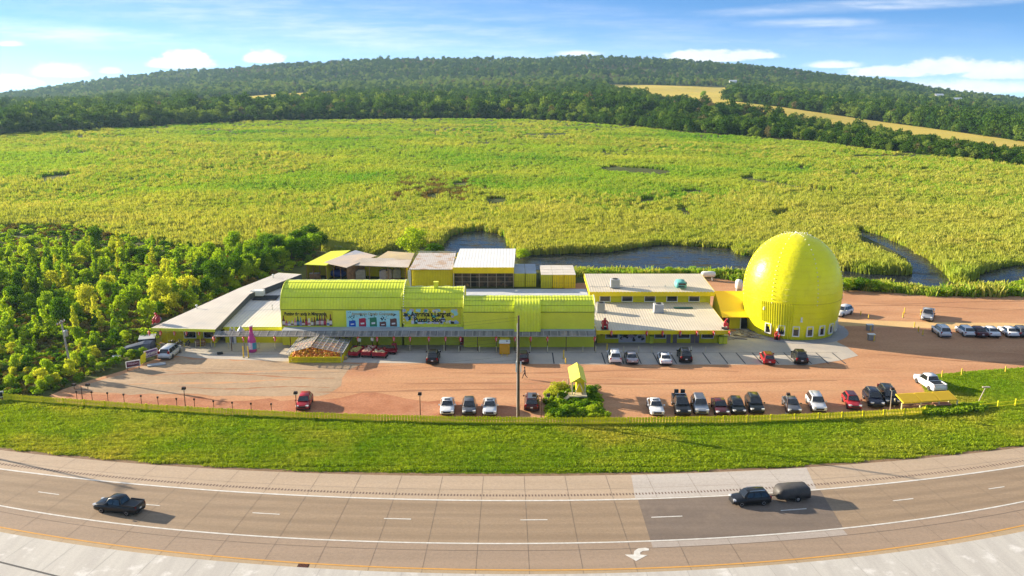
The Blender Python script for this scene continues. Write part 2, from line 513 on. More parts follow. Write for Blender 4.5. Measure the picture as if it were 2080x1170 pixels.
# ------------------------------------------------------------------ sheets near by
def sheet(name, poly, z, mat, jit=0.0, step=2.0, seed=1):
    r = random.Random(seed)
    pts = [G(*p) for p in poly]
    out = []
    for a, b in zip(pts, pts[1:] + pts[:1]):
        n = max(1, int((b - a).length / step)) if jit else 1
        for i in range(n):
            p = a.lerp(b, i / n)
            if jit: p += Vector((r.gauss(0, jit), r.gauss(0, jit), 0))
            out.append((p.x, p.y, z))
    bm = bmesh.new(); vs = [bm.verts.new(p) for p in out]; bm.faces.new(vs)
    bmesh.ops.triangulate(bm, faces=bm.faces[:])
    me = bpy.data.meshes.new(name)
    for f in bm.faces:
        if f.normal.z < 0: f.normal_flip()
    bm.to_mesh(me); bm.free(); me.materials.append(mat)
    o = bpy.data.objects.new(name, me); COL.objects.link(o)
    return tag(o, kind='structure')

# water of the marsh channel
def water_mat():
    m, nt, out = new_mat("marsh_water"); pos = wpos(nt)
    b = N(nt, 'ShaderNodeBsdfPrincipled'); b.inputs['Roughness'].default_value = .12
    f = ramp(nt, noise(nt, pos, .16, 6, .75, (1, 2.2, 1)), .46, .66)
    c = mixc(nt, f, (.016, .02, .026), (.055, .048, .02))
    nt.links.new(c, b.inputs['Base Color'])
    rr = N(nt, 'ShaderNodeMapRange'); nt.links.new(f, rr.inputs[0]); rr.inputs[3].default_value = .12; rr.inputs[4].default_value = .55; b.inputs['Specular IOR Level'].default_value = .08
    nt.links.new(rr.outputs[0], b.inputs['Roughness'])
    bp = N(nt, 'ShaderNodeBump'); bp.inputs['Distance'].default_value = .02
    nt.links.new(noise(nt, pos, 2.0, 3, .6, (1, 2.5, 1)), bp.inputs['Height']); nt.links.new(bp.outputs[0], b.inputs['Normal'])
    nt.links.new(b.outputs[0], out.inputs[0]); return m
WATER = water_mat()
POND_PX = [(885, 506), (900, 492), (915, 479), (940, 471), (975, 469), (1012, 474), (1030, 482), (1036, 500), (1060, 516), (1000, 522), (930, 515)]
RIVER_PX = [(1040, 522), (1090, 517), (1160, 515), (1235, 512), (1290, 503), (1340, 496), (1400, 500), (1450, 502), (1490, 506), (1505, 518), (1560, 522), (1640, 538), (1700, 548), (1760, 556), (1848, 559),
            (1850, 540), (1842, 526), (1806, 505), (1772, 489), (1735, 472), (1742, 466), (1790, 478), (1850, 505), (1895, 532), (1925, 556), (1940, 574), (1958, 578), (1975, 566), (1995, 552), (2040, 541), (2080, 538), (2150, 534), (2300, 530), (2300, 580), (2080, 578), (1960, 586), (1870, 588), (1760, 578), (1690, 572), (1500, 562), (1300, 560), (1160, 558), (1060, 545)]
sheet("pond", POND_PX, .06, WATER); sheet("marsh_channel", RIVER_PX, .07, WATER)
mud = surf("dark_mud", (.05, .045, .02), (.035, .045, .012), .95, scale=.4)
HOLES_PX = [[(1218, 343), (1240, 338), (1300, 341), (1345, 345), (1368, 349), (1365, 355), (1330, 356), (1290, 353), (1240, 350), (1220, 348)],
            [(1502, 360), (1540, 364), (1600, 374), (1650, 383), (1705, 390), (1718, 396), (1690, 397), (1640, 391), (1580, 381), (1530, 372), (1505, 366)],
            [(1292, 406), (1330, 402), (1335, 414), (1300, 415)], [(62, 370), (95, 358), (140, 353), (160, 358), (120, 368), (80, 378)],
            [(985, 404), (1030, 402), (1032, 414), (1010, 426), (990, 424)], [(915, 372), (955, 370), (950, 380), (920, 381)], [(1372, 425), (1392, 420), (1410, 440), (1400, 452), (1385, 446)],
            [(975, 378), (990, 380), (996, 392), (984, 392)], [(1060, 273), (1150, 270), (1150, 275), (1062, 277)], [(860, 398), (880, 392), (905, 396), (880, 410)],
            [(1725, 316), (1860, 315), (1866, 319), (1727, 321)], [(1770, 336), (1815, 342), (1816, 348), (1790, 344)], [(2000, 362), (2045, 362), (2044, 367), (2000, 366)], [(410, 343), (440, 341), (440, 346), (412, 347)],
            [(1380, 388), (1425, 386), (1430, 392), (1385, 395)], [(1750, 425), (1790, 424), (1786, 431), (1752, 431)], [(1560, 438), (1600, 432), (1610, 440), (1570, 446)]]


# parking lot
dirt = surf("orange_gravel", (.50, .27, .14), (.40, .20, .10), .95, lo=.3, hi=.7, scale=.16, stretch=(.35, 1.4, 1), fine=.16, bscale=3.0, bump=.03, spec=.1, c3=(.42, .20, .105), s3=.07, lo3=.5, hi3=.72)
LOT_PX = [(92, 806), (130, 790), (190, 772), (255, 752), (318, 728), (322, 700), (340, 690), (700, 680), (1100, 600), (1180, 575), (1460, 565), (1510, 575), (1690, 588), (1800, 594), (1900, 602), (2080, 602), (2330, 602), (2330, 735),
          (2080, 748), (1960, 756), (1895, 763), (1866, 768), (1872, 785), (1886, 808), (1900, 838), (1820, 845), (1680, 854), (1560, 857), (1280, 861), (880, 860), (720, 856), (520, 846), (260, 832), (120, 822)]
sheet("gravel_lot", LOT_PX, .03, dirt, .25, 2.5)
faded = surf("worn_tan_paving", (.42, .30, .19), (.32, .225, .14), .95, lo=.3, hi=.7, scale=.2, stretch=(.4, 1.5, 1), fine=.14, bscale=2.0, bump=.02, spec=.1, c3=(.36, .25, .16), s3=.3, lo3=.45, hi3=.75)
sheet("worn_paving", [(150, 794), (210, 770), (300, 742), (360, 728), (600, 734), (730, 738), (712, 752), (700, 768), (690, 785), (668, 800), (640, 806), (560, 806), (440, 804), (300, 800), (200, 800)], .036, faded, .35, 2.0, 4)
redg = surf("red_gravel", (.42, .19, .10), (.34, .14, .07), .95, scale=.3, fine=.2, bscale=3.5, bump=.03, spec=.1, c3=(.42, .21, .115), s3=.12)
sheet("red_gravel_strip", [(120, 816), (150, 800), (300, 806), (500, 812), (640, 812), (760, 800), (900, 812), (1050, 826), (1060, 856), (880, 857), (720, 853), (520, 843), (260, 829)], .034, redg, .5, 2.0, 6)
conc = surf("apron_concrete", (.46, .40, .32), (.38, .34, .29), .85, scale=.25, fine=.07, bscale=5, spec=.25, c3=(.36, .34, .31), s3=.12)
AP = [(318, 706), (345, 682), (700, 676), (1480, 676), (1560, 660), (1700, 640), (1716, 660), (1712, 682), (1700, 695), (1722, 706), (1743, 723), (1705, 733), (1645, 742), (1500, 741), (1240, 741), (1000, 739), (780, 738), (590, 735), (400, 728), (350, 722)]
sheet("concrete_apron", AP, .045, conc)
sheet("sand_path", [(1700, 649), (1800, 652), (1920, 655), (2080, 658), (2330, 662), (2330, 680), (2080, 673), (1960, 670), (1890, 667), (1800, 664), (1704, 662)], .05, surf("pale_sand", (.60, .40, .17), (.54, .35, .15), .95, scale=.3, fine=.1), .15, 3)
mb = MB()
for x in [1122, 1222, 1258, 1292, 1326, 1361, 1427, 1461, 1495, 1528, 1560, 1592, 1624, 1657, 1690]:
    p = G(x, 717); q = G(x + (x - 1040) * .042, 739.5)
    mb.face([(p.x - .09, p.y, .052), (q.x - .09, q.y, .052), (q.x + .09, q.y, .052), (p.x + .09, p.y, .052)])
for y in (717,):
    p, q = G(600, y), G(1700, y); mb.face([(p.x, p.y, .051), (q.x, q.y, .051), (q.x, q.y + .07, .051), (p.x, p.y + .07, .051)])
tag(mb.build("stall_lines", flat("joint_dark", (.07, .07, .075), .9)), kind='structure')

# ------------------------------------------------------------------ the highway
c_edge = smooth_curve([(0, 915), (260, 941), (520, 959), (780, 965), (1040, 967), (1300, 966), (1560, 956), (1820, 935), (2080, 910)])
c_l1 = smooth_curve([(0, 954), (260, 982), (520, 1004), (780, 1014), (1040, 1018), (1300, 1015), (1560, 1002), (1820, 982), (2080, 947)])
c_dash = smooth_curve([(0, 989), (78, 1000), (120, 1006), (300, 1026), (540, 1045), (808, 1055), (1085, 1057), (1355, 1051), (1612, 1037), (1835, 1016), (2022, 992), (2080, 984)])
c_l2 = smooth_curve([(0, 1028), (260, 1068), (520, 1090), (780, 1101), (1040, 1106), (1300, 1102), (1560, 1087), (1820, 1062), (2080, 1020)])
c_j = smooth_curve([(0, 1040), (260, 1081), (520, 1105), (780, 1115), (1040, 1120), (1300, 1116), (1560, 1101), (1820, 1077), (2080, 1036)])
c_or = smooth_curve([(0, 1073), (260, 1109), (520, 1142), (780, 1152), (1040, 1160), (1300, 1155), (1560, 1142), (1820, 1115), (2080, 1068)])
c_kb = smooth_curve([(0, 1085), (260, 1122), (520, 1153), (780, 1164), (1040, 1171), (1300, 1166), (1560, 1153), (1820, 1126), (2080, 1083)])
c_fence = smooth_curve([(0, 813), (260, 833), (520, 847), (720, 856), (880, 861), (1040, 862), (1280, 862), (1560, 858), (1680, 855), (1820, 846), (1990, 832), (2080, 824)], 5)
RX = list(np.linspace(-260, 2340, 131))
def ribbon(name, ca, cb, z, mat, x0=-260, x1=2340):
    mb = MB(); xs = [x0] + [x for x in RX if x0 < x < x1] + [x1]
    mb.grid([[tuple(G(x, ca(x), 0) + Vector((0, 0, z))) for x in xs], [tuple(G(x, cb(x), 0) + Vector((0, 0, z))) for x in xs]])
    o = mb.build(name, mat); n = len(xs)
    at = o.data.attributes.new('across', 'FLOAT', 'POINT'); at.data.foreach_set('value', [0.0] * n + [1.0] * n)
    return tag(o, kind='structure')
def stripe(name, c, w, z, mat, segs=((-260, 2340),)):
    mb = MB()
    for x0, x1 in segs:
        xs = np.linspace(x0, x1, max(2, int((x1 - x0) / 20)))
        P_ = [G(x, c(x)) for x in xs]
        mb.grid([[(p.x, p.y + w / 2, z) for p in P_], [(p.x, p.y - w / 2, z) for p in P_]])
    return tag(mb.build(name, mat), kind='structure')
def lane_mat(name, c, c2, c3, lanes=0):
    m = surf(name, c, c2, .8, scale=.5, stretch=(.06, 1.3, 1), lo=.3, hi=.7, fine=.10, bscale=4.0, spec=.25, c3=c3, s3=.35, lo3=.5, hi3=.8)
    if lanes:                                   # tyres darken two tracks in every lane, oil the middle between them
        nt = m.node_tree; b = [n for n in nt.nodes if n.type == 'BSDF_PRINCIPLED'][0]; l = b.inputs['Base Color'].links[0].from_socket
        at = N(nt, 'ShaderNodeAttribute'); at.attribute_name = 'across'
        w = math_(nt, 'COSINE', math_(nt, 'MULTIPLY', at.outputs['Fac'], lanes * 4 * math.pi))
        k = math_(nt, 'MULTIPLY', ramp(nt, w, .2, -1.0), math_(nt, 'ADD', math_(nt, 'MULTIPLY', noise(nt, wpos(nt), .4, 5, .6, (.12, 1, 1)), .7), .12))
        nt.links.new(mixc(nt, math_(nt, 'MULTIPLY', k, .75), l, tuple(v * .62 for v in c)), b.inputs['Base Color'])
    return m
turf_soil = surf("verge_soil", (.17, .23, .03), (.24, .27, .045), .95, scale=.5, stretch=(.2, 2, 1), fine=.2, bscale=4, bump=.06, spec=.1, c3=(.17, .13, .06), s3=.25, lo3=.6, hi3=.75)
ribbon("verge", lambda x: c_fence(x) - 2, lambda x: c_edge(x) - 5, .024, turf_soil)
ribbon("soil_strip", lambda x: c_edge(x) - 7, c_edge, .032, surf("bare_soil", (.24, .15, .085), (.17, .11, .06), .95, scale=1.2, fine=.2, bscale=6, bump=.04))
ribbon("shoulder", c_edge, c_l1, .06, lane_mat("shoulder_concrete", (.42, .315, .215), (.37, .28, .19), (.39, .30, .21)))
ribbon("road", c_l1, c_l2, .06, lane_mat("lane_concrete", (.305, .22, .14), (.25, .178, .112), (.285, .205, .128), 2))
ribbon("turn_lane", c_l2, c_or, .06, lane_mat("turn_concrete", (.31, .225, .155), (.265, .195, .135), (.295, .215, .15)))
ribbon("gutter", c_or, c_kb, .06, lane_mat("gutter_concrete", (.40, .29, .17), (.34, .25, .15), (.36, .27, .16)))
med = surf("median_concrete", (.47, .44, .385), (.41, .38, .335), .85, scale=.8, stretch=(1.2, .1, 1), fine=.06, bscale=5, c3=(.58, .55, .5), s3=.5)
mb = MB(); xs = RX
top = [G(x, c_kb(x)) for x in xs]; bot = [G(x, c_kb(x) + 95 if x < 300 else max(c_kb(x) + 62, 1200)) for x in xs]
mb.grid([[(p.x, p.y, .06) for p in top], [(p.x, p.y, .2) for p in top], [(p.x, p.y - .01, .2) for p in bot]])
tag(mb.build("median", med), kind='structure')
dark_edge = interp([(-260, 1085), (0, 1146), (120, 1176), (300, 1215)])
stripe("median_kerb", dark_edge, .22, .208, flat("kerb_dark", (.09, .085, .08), .9), ((-200, 240),))
# darker and paler repaired slabs
def patch(name, x0t, x1t, ct, x0b, x1b, cb, z, mat):
    mb = MB(); ns = 24
    A = [G(x0t + (x1t - x0t) * i / ns, ct(x0t + (x1t - x0t) * i / ns)) for i in range(ns + 1)]
    B = [G(x0b + (x1b - x0b) * i / ns, cb(x0b + (x1b - x0b) * i / ns)) for i in range(ns + 1)]
    mb.grid([[(p.x, p.y, z) for p in A], [(p.x, p.y, z) for p in B]])
    return tag(mb.build(name, mat), kind='structure')
patch("dark_slab", 1296, 1666, lambda x: c_l1(x) + 2, 1321, 1712, lambda x: c_l2(x) - 1.5, .066, lane_mat("dark_lane", (.185, .142, .108), (.145, .112, .086), (.205, .155, .115)))
patch("pale_slab", 1282, 1638, lambda x: c_edge(x) + 1, 1290, 1658, lambda x: c_l1(x) - 2, .066, lane_mat("pale_shoulder", (.45, .40, .345), (.40, .35, .30), (.42, .37, .31)))
patch("pale_strip", 1322, 1712, lambda x: c_l2(x) + 2, 1326, 1722, c_j, .066, lane_mat("pale_strip_concrete", (.37, .315, .265), (.33, .28, .235), (.35, .3, .25)))
white = surf("road_white", (.64, .61, .55), (.52, .49, .43), .7, scale=2.0)
stripe("edge_line", c_l1, .24, .074, white); stripe("edge_line", c_l2, .2, .074, white)
stripe("centre_dashes", c_dash, .15, .074, white, [(78, 120), (297, 325), (513, 568), (780, 835), (1057, 1112), (1323, 1386), (1586, 1638), (1814, 1855), (2008, 2040)])
stripe("median_line", c_or, .2, .074, surf("road_amber", (.58, .30, .07), (.50, .26, .07), .75, scale=2))
jm = flat("slab_joint", (.19, .14, .10), .95)
stripe("lane_joint", c_j, .07, .069, jm); stripe("shoulder_joint", lambda x: (c_edge(x) * .45 + c_l1(x) * .55), .04, .069, flat("joint_soft", (.30, .24, .18), .9))
mb = MB(); mbm = MB()
for i in range(-20, 34):
    # transverse slab joints, square to the curve of the road
    xw = i * 4.05 + 1.2
    p0 = G(1040, 1018); x = 1040 + xw * F_PX / 88.0
    if not -240 < x < 2320: continue
    a = G(x, c_edge(x)); slope = (G(x + 8, c_edge(x + 8)) - G(x - 8, c_edge(x - 8))); nrm = Vector((slope.y, -slope.x, 0)).normalized()
    pts = []
    p = a.copy()
    b = a + nrm * 19.5
    t = slope.normalized() * .014
    mb.face([(a.x - t.x, a.y - t.y, .0705), (b.x - t.x, b.y - t.y, .0705), (b.x + t.x, b.y + t.y, .0705), (a.x + t.x, a.y + t.y, .0705)])
    if i % 1 == 0:
        a2 = G(x, c_kb(x)); b2 = a2 + nrm * 7; mbm.face([(a2.x - t.x, a2.y - t.y - .02, .2055), (b2.x - t.x, b2.y - t.y, .2055), (b2.x + t.x, b2.y + t.y, .2055), (a2.x + t.x, a2.y + t.y - .02, .2055)])
tag(mb.build("slab_joints", jm), kind='structure')
tag(mbm.build("median_joints", flat("median_joint", (.34, .31, .27), .95)), kind='structure')
mb = MB(); x = -240.0
while x < 2320:
    y = c_l1(x) - 10.5; p = G(x, y); q = G(x + 2.6, c_l1(x + 2.6) - 10.5); d = (q - p); n = Vector((-d.y, d.x, 0)).normalized() * .2
    mb.face([(p.x - n.x, p.y - n.y, .072), (q.x - n.x, q.y - n.y, .072), (q.x + n.x, q.y + n.y, .072), (p.x + n.x, p.y + n.y, .072)])
    x += 6.6
tag(mb.build("rumble_strip", flat("rumble_dark", (.17, .115, .085), .95)), kind='structure')
# wheel tracks worn into the gravel and oil marks on the paving
tr = flat("wheel_track", (.34, .16, .075), .95); tr2 = flat("wheel_track_pale", (.50, .27, .13), .95)
def track(px, w, mat, z):
    pts = [G(*p) for p in px]; mb = MB()
    xs_ = np.array([p.x for p in pts]); ys_ = np.array([p.y for p in pts]); tt = np.linspace(0, 1, len(pts)); k = np.linspace(0, 1, 40); cx_ = np.interp(k, tt, xs_); cy_ = np.interp(k, tt, ys_)
    for _ in range(6): cx_[1:-1] = (cx_[:-2] + 2 * cx_[1:-1] + cx_[2:]) / 4; cy_[1:-1] = (cy_[:-2] + 2 * cy_[1:-1] + cy_[2:]) / 4
    wj = w * (1 + .5 * np.sin(k * 40)) * np.sin(np.clip(k, .02, .98) * math.pi) ** .4
    mb.grid([[(a, b + c / 2, z) for a, b, c in zip(cx_, cy_, wj)], [(a, b - c / 2, z) for a, b, c in zip(cx_, cy_, wj)]])
    tag(mb.build("wheel_tracks", mat), kind='structure')
for i, (x0, x1, y0, dy) in enumerate([(330, 690, 752, 5), (300, 680, 764, -4), (260, 640, 778, 6), (360, 670, 786, -3), (700, 1600, 772, 4), (820, 1700, 779, -3), (1180, 1850, 766, 8), (640, 1200, 790, 6), (1000, 1750, 788, -6), (900, 1500, 758, 5), (1240, 1900, 750, 8), (1720, 2200, 625, 3), (1740, 2200, 633, -3), (1760, 2200, 612, 4), (1800, 2250, 715, -6), (1780, 2250, 728, -8)]):
    track([(x0 + (x1 - x0) * f, y0 + dy * math.sin(f * 3.1 + i) + 3 * math.sin(f * 7 + i * 2)) for f in np.linspace(0, 1, 8)], .35 + .1 * (i % 3), tr if i % 2 else tr2, .0385 + .0006 * i)
# turn arrow on the turn lane
ar = [(1311, 1114), (1318, 1116), (1318, 1119.5), (1306, 1120.5), (1300, 1124), (1301, 1128), (1315, 1129), (1292, 1141), (1269, 1128), (1287, 1128), (1288, 1121), (1296, 1115.5)]
sheet("turn_arrow", ar, .074, white)
mb = MB(); p = G(615, 1153)
for i in range(7): mb.box((p.x - .36 + i * .12, p.y, .075), (.06, .9, .03))
mb.slot(1).box((p.x, p.y, .066), (.95, 1.0, .012))
tag(mb.build("drain_grate", [flat("rust_grate", (.14, .045, .025), .8), flat("pit_black", (.02, .015, .012), .9)], loc=(p.x, p.y, .06)), "rust brown storm drain grate in the gutter by the amber line", "drain")
# ================================================================== PLANTS
def leaf_quads(V, Fc, centers, normals, size, jitter, r):
    """One bent leaf clump (two triangles' worth of quad) per centre."""
    for c, n in zip(centers, normals):
        d = (n + r.normal(0, jitter, 3)); d /= np.linalg.norm(d) + 1e-9
        a = np.cross(d, r.normal(0, 1, 3)); a /= np.linalg.norm(a) + 1e-9
        b = np.cross(d, a); s = size * r.uniform(.6, 1.35); t = s * r.uniform(.55, .95)
        k = len(V)
        V += [tuple(c - a * s), tuple(c + b * t * .8 + d * s * .12), tuple(c + a * s), tuple(c - b * t * .8 + d * s * .12)]
        Fc.append((k, k + 1, k + 2, k + 3))
def crown_mesh(name, lobes, nleaf, size, mats, seed, jitter=.95, inner=.35):
    """lobes: (centre, radii); leaves fill a shell of each lobe with gaps between."""
    r = np.random.default_rng(seed); V, Fc = [], []
    tot = sum(l[1][0] * l[1][2] for l in lobes)
    for c, rr in lobes:
        n = max(6, int(nleaf * rr[0] * rr[2] / tot))
        d = r.normal(0, 1, (n, 3)); d /= np.linalg.norm(d, axis=1)[:, None]
        d[:, 2] = np.where(d[:, 2] < -.55, -d[:, 2] * .4, d[:, 2])
        rad_ = 1 - inner * r.random(n) ** 1.5 + .16 * (r.random(n) ** 4)
        cen = np.array(c) + d * np.array(rr) * rad_[:, None]
        leaf_quads(V, Fc, cen, d, size, jitter, r)
    me = bpy.data.meshes.new(name); me.from_pydata(V, [], Fc)
    for m in mats: me.materials.append(m)
    if len(mats) > 1: me.polygons.foreach_set('material_index', r.integers(0, len(mats), len(Fc)).tolist())
    me.update(); return me
def lobes_round(h, w, seed, n=8, base=.25):
    r = np.random.default_rng(seed); L = []
    L.append(((0, 0, h * .58), (w * .34, w * .34, h * .36)))
    for i in range(n):
        t = 2 * math.pi * (i / n) + r.uniform(-.4, .4); q = r.uniform(.2, .36) * w; z = h * r.uniform(base + .1, .82); k = r.uniform(.17, .29)
        L.append(((q * math.cos(t), q * math.sin(t), z), (w * k, w * k, h * k * .75)))
    L.append(((r.uniform(-.1, .1) * w, r.uniform(-.1, .1) * w, h * .86), (w * .2, w * .2, h * .15)))
    return L
def lobes_column(h, w, seed):
    r = np.random.default_rng(seed); L = []
    for i in range(9):
        f = i / 8; z = h * (.14 + .8 * f); k = w * (.42 - .26 * abs(f - .35) - .12 * f)
        L.append(((r.normal(0, .12) * w, r.normal(0, .12) * w, z), (k, k, h * .1)))
    return L
def lobes_cone(h, w, seed):
    r = np.random.default_rng(seed); L = []
    for i in range(8):
        f = i / 8; z = h * (.12 + .82 * f); k = w * .5 * (1 - f) + .05 * w
        L.append(((r.normal(0, .05) * w, r.normal(0, .05) * w, z), (k, k, h * .09)))
    return L
def trunk_mesh(name, h, r0, mat, seed, limbs=4, spread=.25):
    r = random.Random(seed); mb = MB(); p = Vector((0, 0, -.1)); pts = [p]
    for i in range(4): p = p + Vector((r.gauss(0, .03) * h, r.gauss(0, .03) * h, h / 4)); pts.append(p)
    for i in range(4): mb.tube(pts[i], pts[i + 1], r0 * (1 - .2 * i), r0 * (1 - .2 * (i + 1)), 6, False)
    for k in range(limbs):
        b = pts[1 + k % 3]; t = k * 2.4 + r.random(); e = b + Vector((math.cos(t) * spread * h, math.sin(t) * spread * h, h * r.uniform(.2, .42)))
        mb.tube(b, e, r0 * .45, r0 * .12, 5, False)
    me = bpy.data.meshes.new(name); me.from_pydata(mb.v, [], mb.f); me.materials.append(mat); me.polygons.foreach_set('use_smooth', [True] * len(mb.f)); me.update()
    return me
bark = surf("bark", (.12, .09, .06), (.07, .055, .04), .9, scale=3)

# ---- scatter: one countless mass, placed by its own points
def scatter(name, pts, scl, protos, kind_label=None, rotz=None, tilt=.0, pick=None):
    pts = np.asarray(pts, float); n = len(pts)
    me = bpy.data.meshes.new(name + "_points"); me.vertices.add(n); me.vertices.foreach_set('co', pts.ravel())
    rot = np.zeros((n, 3)); rot[:, 2] = rng.uniform(0, 6.283, n) if rotz is None else rotz
    if tilt: rot[:, 0] = rng.normal(0, tilt, n); rot[:, 1] = rng.normal(0, tilt, n)
    a = me.attributes.new('rot', 'FLOAT_VECTOR', 'POINT'); a.data.foreach_set('vector', rot.ravel())
    scl = np.asarray(scl, float)
    if scl.ndim == 1: scl = np.stack([scl, scl, scl], 1)
    a = me.attributes.new('scl', 'FLOAT_VECTOR', 'POINT'); a.data.foreach_set('vector', scl.ravel())
    a = me.attributes.new('pick', 'INT', 'POINT'); a.data.foreach_set('value', (rng.integers(0, len(protos), n) if pick is None else np.asarray(pick)).astype(np.int32))
    col = bpy.data.collections.new(name + "_kinds")
    for i, p in enumerate(protos):
        o = bpy.data.objects.new(f"{name}_kind_{i:02d}", p); col.objects.link(o)
    ng = bpy.data.node_groups.new(name + "_scatter", 'GeometryNodeTree')
    ng.interface.new_socket('Geometry', in_out='INPUT', socket_type='NodeSocketGeometry')
    ng.interface.new_socket('Geometry', in_out='OUTPUT', socket_type='NodeSocketGeometry')
    gi = ng.nodes.new('NodeGroupInput'); go = ng.nodes.new('NodeGroupOutput')
    iop = ng.nodes.new('GeometryNodeInstanceOnPoints'); ci = ng.nodes.new('GeometryNodeCollectionInfo')
    ci.inputs['Collection'].default_value = col; ci.inputs['Separate Children'].default_value = True; ci.inputs['Reset Children'].default_value = True
    def attr(nm, t):
        q = ng.nodes.new('GeometryNodeInputNamedAttribute'); q.data_type = t; q.inputs['Name'].default_value = nm
        return [s for s in q.outputs if s.enabled and s.name == 'Attribute'][0]
    e2r = ng.nodes.new('FunctionNodeEulerToRotation')
    L = ng.links.new
    L(gi.outputs[0], iop.inputs['Points']); L(ci.outputs[0], iop.inputs['Instance']); iop.inputs['Pick Instance'].default_value = True
    L(attr('pick', 'INT'), iop.inputs['Instance Index']); L(attr('rot', 'FLOAT_VECTOR'), e2r.inputs[0]); L(e2r.outputs[0], iop.inputs['Rotation'])
    L(attr('scl', 'FLOAT_VECTOR'), iop.inputs['Scale']); L(iop.outputs[0], go.inputs[0])
    o = bpy.data.objects.new(name, me); COL.objects.link(o)
    md = o.modifiers.new('scatter', 'NODES'); md.node_group = ng
    return tag(o, kind='stuff')

# ---- marsh reeds
reed_m = leafy("marsh_reed", (.14, .35, .028), (.52, .53, .09), (.29, .46, .04), trans=.45, scale=.013, rnd=.07, f3=(.50, .62), leafvar=.2, amp=3.6)
plume_m = leafy("reed_plume", (.54, .54, .10), (.42, .46, .07), trans=.35, scale=.013, rnd=.1, leafvar=.3)
rust_m = leafy("rust_sedge", (.30, .20, .06), (.22, .20, .05), (.20, .25, .04), trans=.3, scale=.05, rnd=.4)
def reed_proto(name, seed, n=30, h=2.1, w=1.5, mats=None):
    r = np.random.default_rng(seed); V, Fc, M = [], [], []
    for i in range(n):
        t = r.uniform(0, 6.283); q = w * math.sqrt(r.random()); x, y = q * math.cos(t), q * math.sin(t)
        hh = h * r.uniform(.55, 1.1) * (1 - .25 * (q / w) ** 2); lean = r.uniform(.1, .45) * hh; t2 = r.uniform(0, 6.283); dx, dy = lean * math.cos(t2), lean * math.sin(t2)
        ww = r.uniform(.10, .2); px, py = -math.sin(t2 + 1.2) * ww, math.cos(t2 + 1.2) * ww
        k = len(V)
        V += [(x - px, y - py, 0), (x + px, y + py, 0), (x + dx * .35 + px, y + dy * .35 + py, hh * .6), (x + dx * .35 - px, y + dy * .35 - py, hh * .6), (x + dx + px * .5, y + dy + py * .5, hh), (x + dx - px * .5, y + dy - py * .5, hh)]
        Fc += [(k, k + 1, k + 2, k + 3), (k + 3, k + 2, k + 4, k + 5)]; M += [0, 1 if r.random() < .13 else 0]
    me = bpy.data.meshes.new(name); me.from_pydata(V, [], Fc)
    for m in mats: me.materials.append(m)
    me.polygons.foreach_set('material_index', M); me.update(); return me
reeds = [reed_proto("reed_tuft", 50 + i, mats=[reed_m, plume_m]) for i in range(6)]
olive_m = leafy("olive_reed", (.36, .42, .06), (.56, .51, .12), (.30, .42, .045), trans=.4, scale=.03, rnd=.07, leafvar=.22, amp=3)
olives = [reed_proto("olive_tuft", 80 + i, 30, 2.2, 1.5, [olive_m, plume_m]) for i in range(4)]
rusts = [reed_proto("sedge_tuft", 70 + i, 26, 1.5, 1.5, [rust_m, rust_m]) for i in range(4)]
# where reeds grow: sampled over the marsh, thinner where the eye cannot tell
BUSH_PX = [(0, 452), (60, 448), (160, 452), (290, 478), (430, 500), (540, 480), (690, 486), (690, 520), (640, 530), (300, 660), (314, 700), (292, 716), (235, 738), (150, 780), (95, 800), (0, 806), (-300, 800), (-300, 450)]
def marsh_points(n):
    x = rng.uniform(-140, 2220, n); y = rng.uniform(236, 600, n)
    er = np.interp(x, [p[0] for p in EDGE_PX], [p[1] for p in EDGE_PX])
    near = np.interp(x, [-200, 0, 150, 290, 430, 560, 690, 760, 800, 900, 1040, 1160, 1300, 1450, 1700, 1850, 1950, 2080, 2300], [462, 462, 462, 490, 510, 500, 512, 516, 505, 500, 530, 560, 565, 570, 585, 594, 596, 588, 588])
    ok = (y > er + 1) & (y < near)
    for h in HOLES_PX: ok &= ~inside_np(x, y, h) 
    for dy in (0, 5, 10, 15, 20, 25): ok &= ~inside_np(x, y - dy, POND_PX) & ~inside_np(x, y - dy, RIVER_PX)
    return x[ok], y[ok]
def to_ground(x, y):
    a = (x - 1040) / F_PX; b = (585 - y) / F_PX; t = -CAM_H / (-sP + b * cP)
    return np.stack([a * t, (cP + b * sP) * t, np.zeros_like(t)], 1)
x, y = marsh_points(185000)
# near rows get more
x2, y2 = marsh_points(90000); k = y2 > 420; x = np.concatenate([x, x2[k]]); y = np.concatenate([y, y2[k]])
BROWN = [(770, 390), (850, 368), (960, 362), (1045, 395), (1040, 425), (960, 442), (880, 440), (800, 420)]
BROWN2 = [(225, 450), (350, 452), (420, 490), (300, 486)]
def soft(x, y, cx, cy, a, b): return np.exp(-(((x - cx) / a) ** 2 + ((y - cy) / b) ** 2)) * (.55 + .6 * np.sin(x * .06 + 2 * np.sin(y * .21)) * np.sin(y * .27 + x * .035))
br = rng.random(len(x)) < 1.1 * (soft(x, y, 900, 402, 120, 34) + soft(x, y, 850, 385, 70, 22) + soft(x, y, 330, 470, 80, 16) + .5 * soft(x, y, 1350, 430, 110, 22) + .4 * soft(x, y, 1560, 415, 120, 16) + .35 * soft(x, y, 1750, 430, 160, 30) + .3 * soft(x, y, 560, 330, 120, 20))
br |= rng.random(len(x)) < .02
pts = to_ground(x, y)
q_ = np.sin(pts[:, 1] * .055 + 3 * np.sin(pts[:, 0] * .017 + pts[:, 1] * .006)) + .8 * np.sin(pts[:, 0] * .045 + 2 * np.sin(pts[:, 1] * .03)) + .5 * np.sin(pts[:, 0] * .11 - pts[:, 1] * .07)
kp = ~((q_ < -1.25) & (rng.random(len(x)) < .5)); x, y, pts, br = x[kp], y[kp], pts[kp], br[kp]
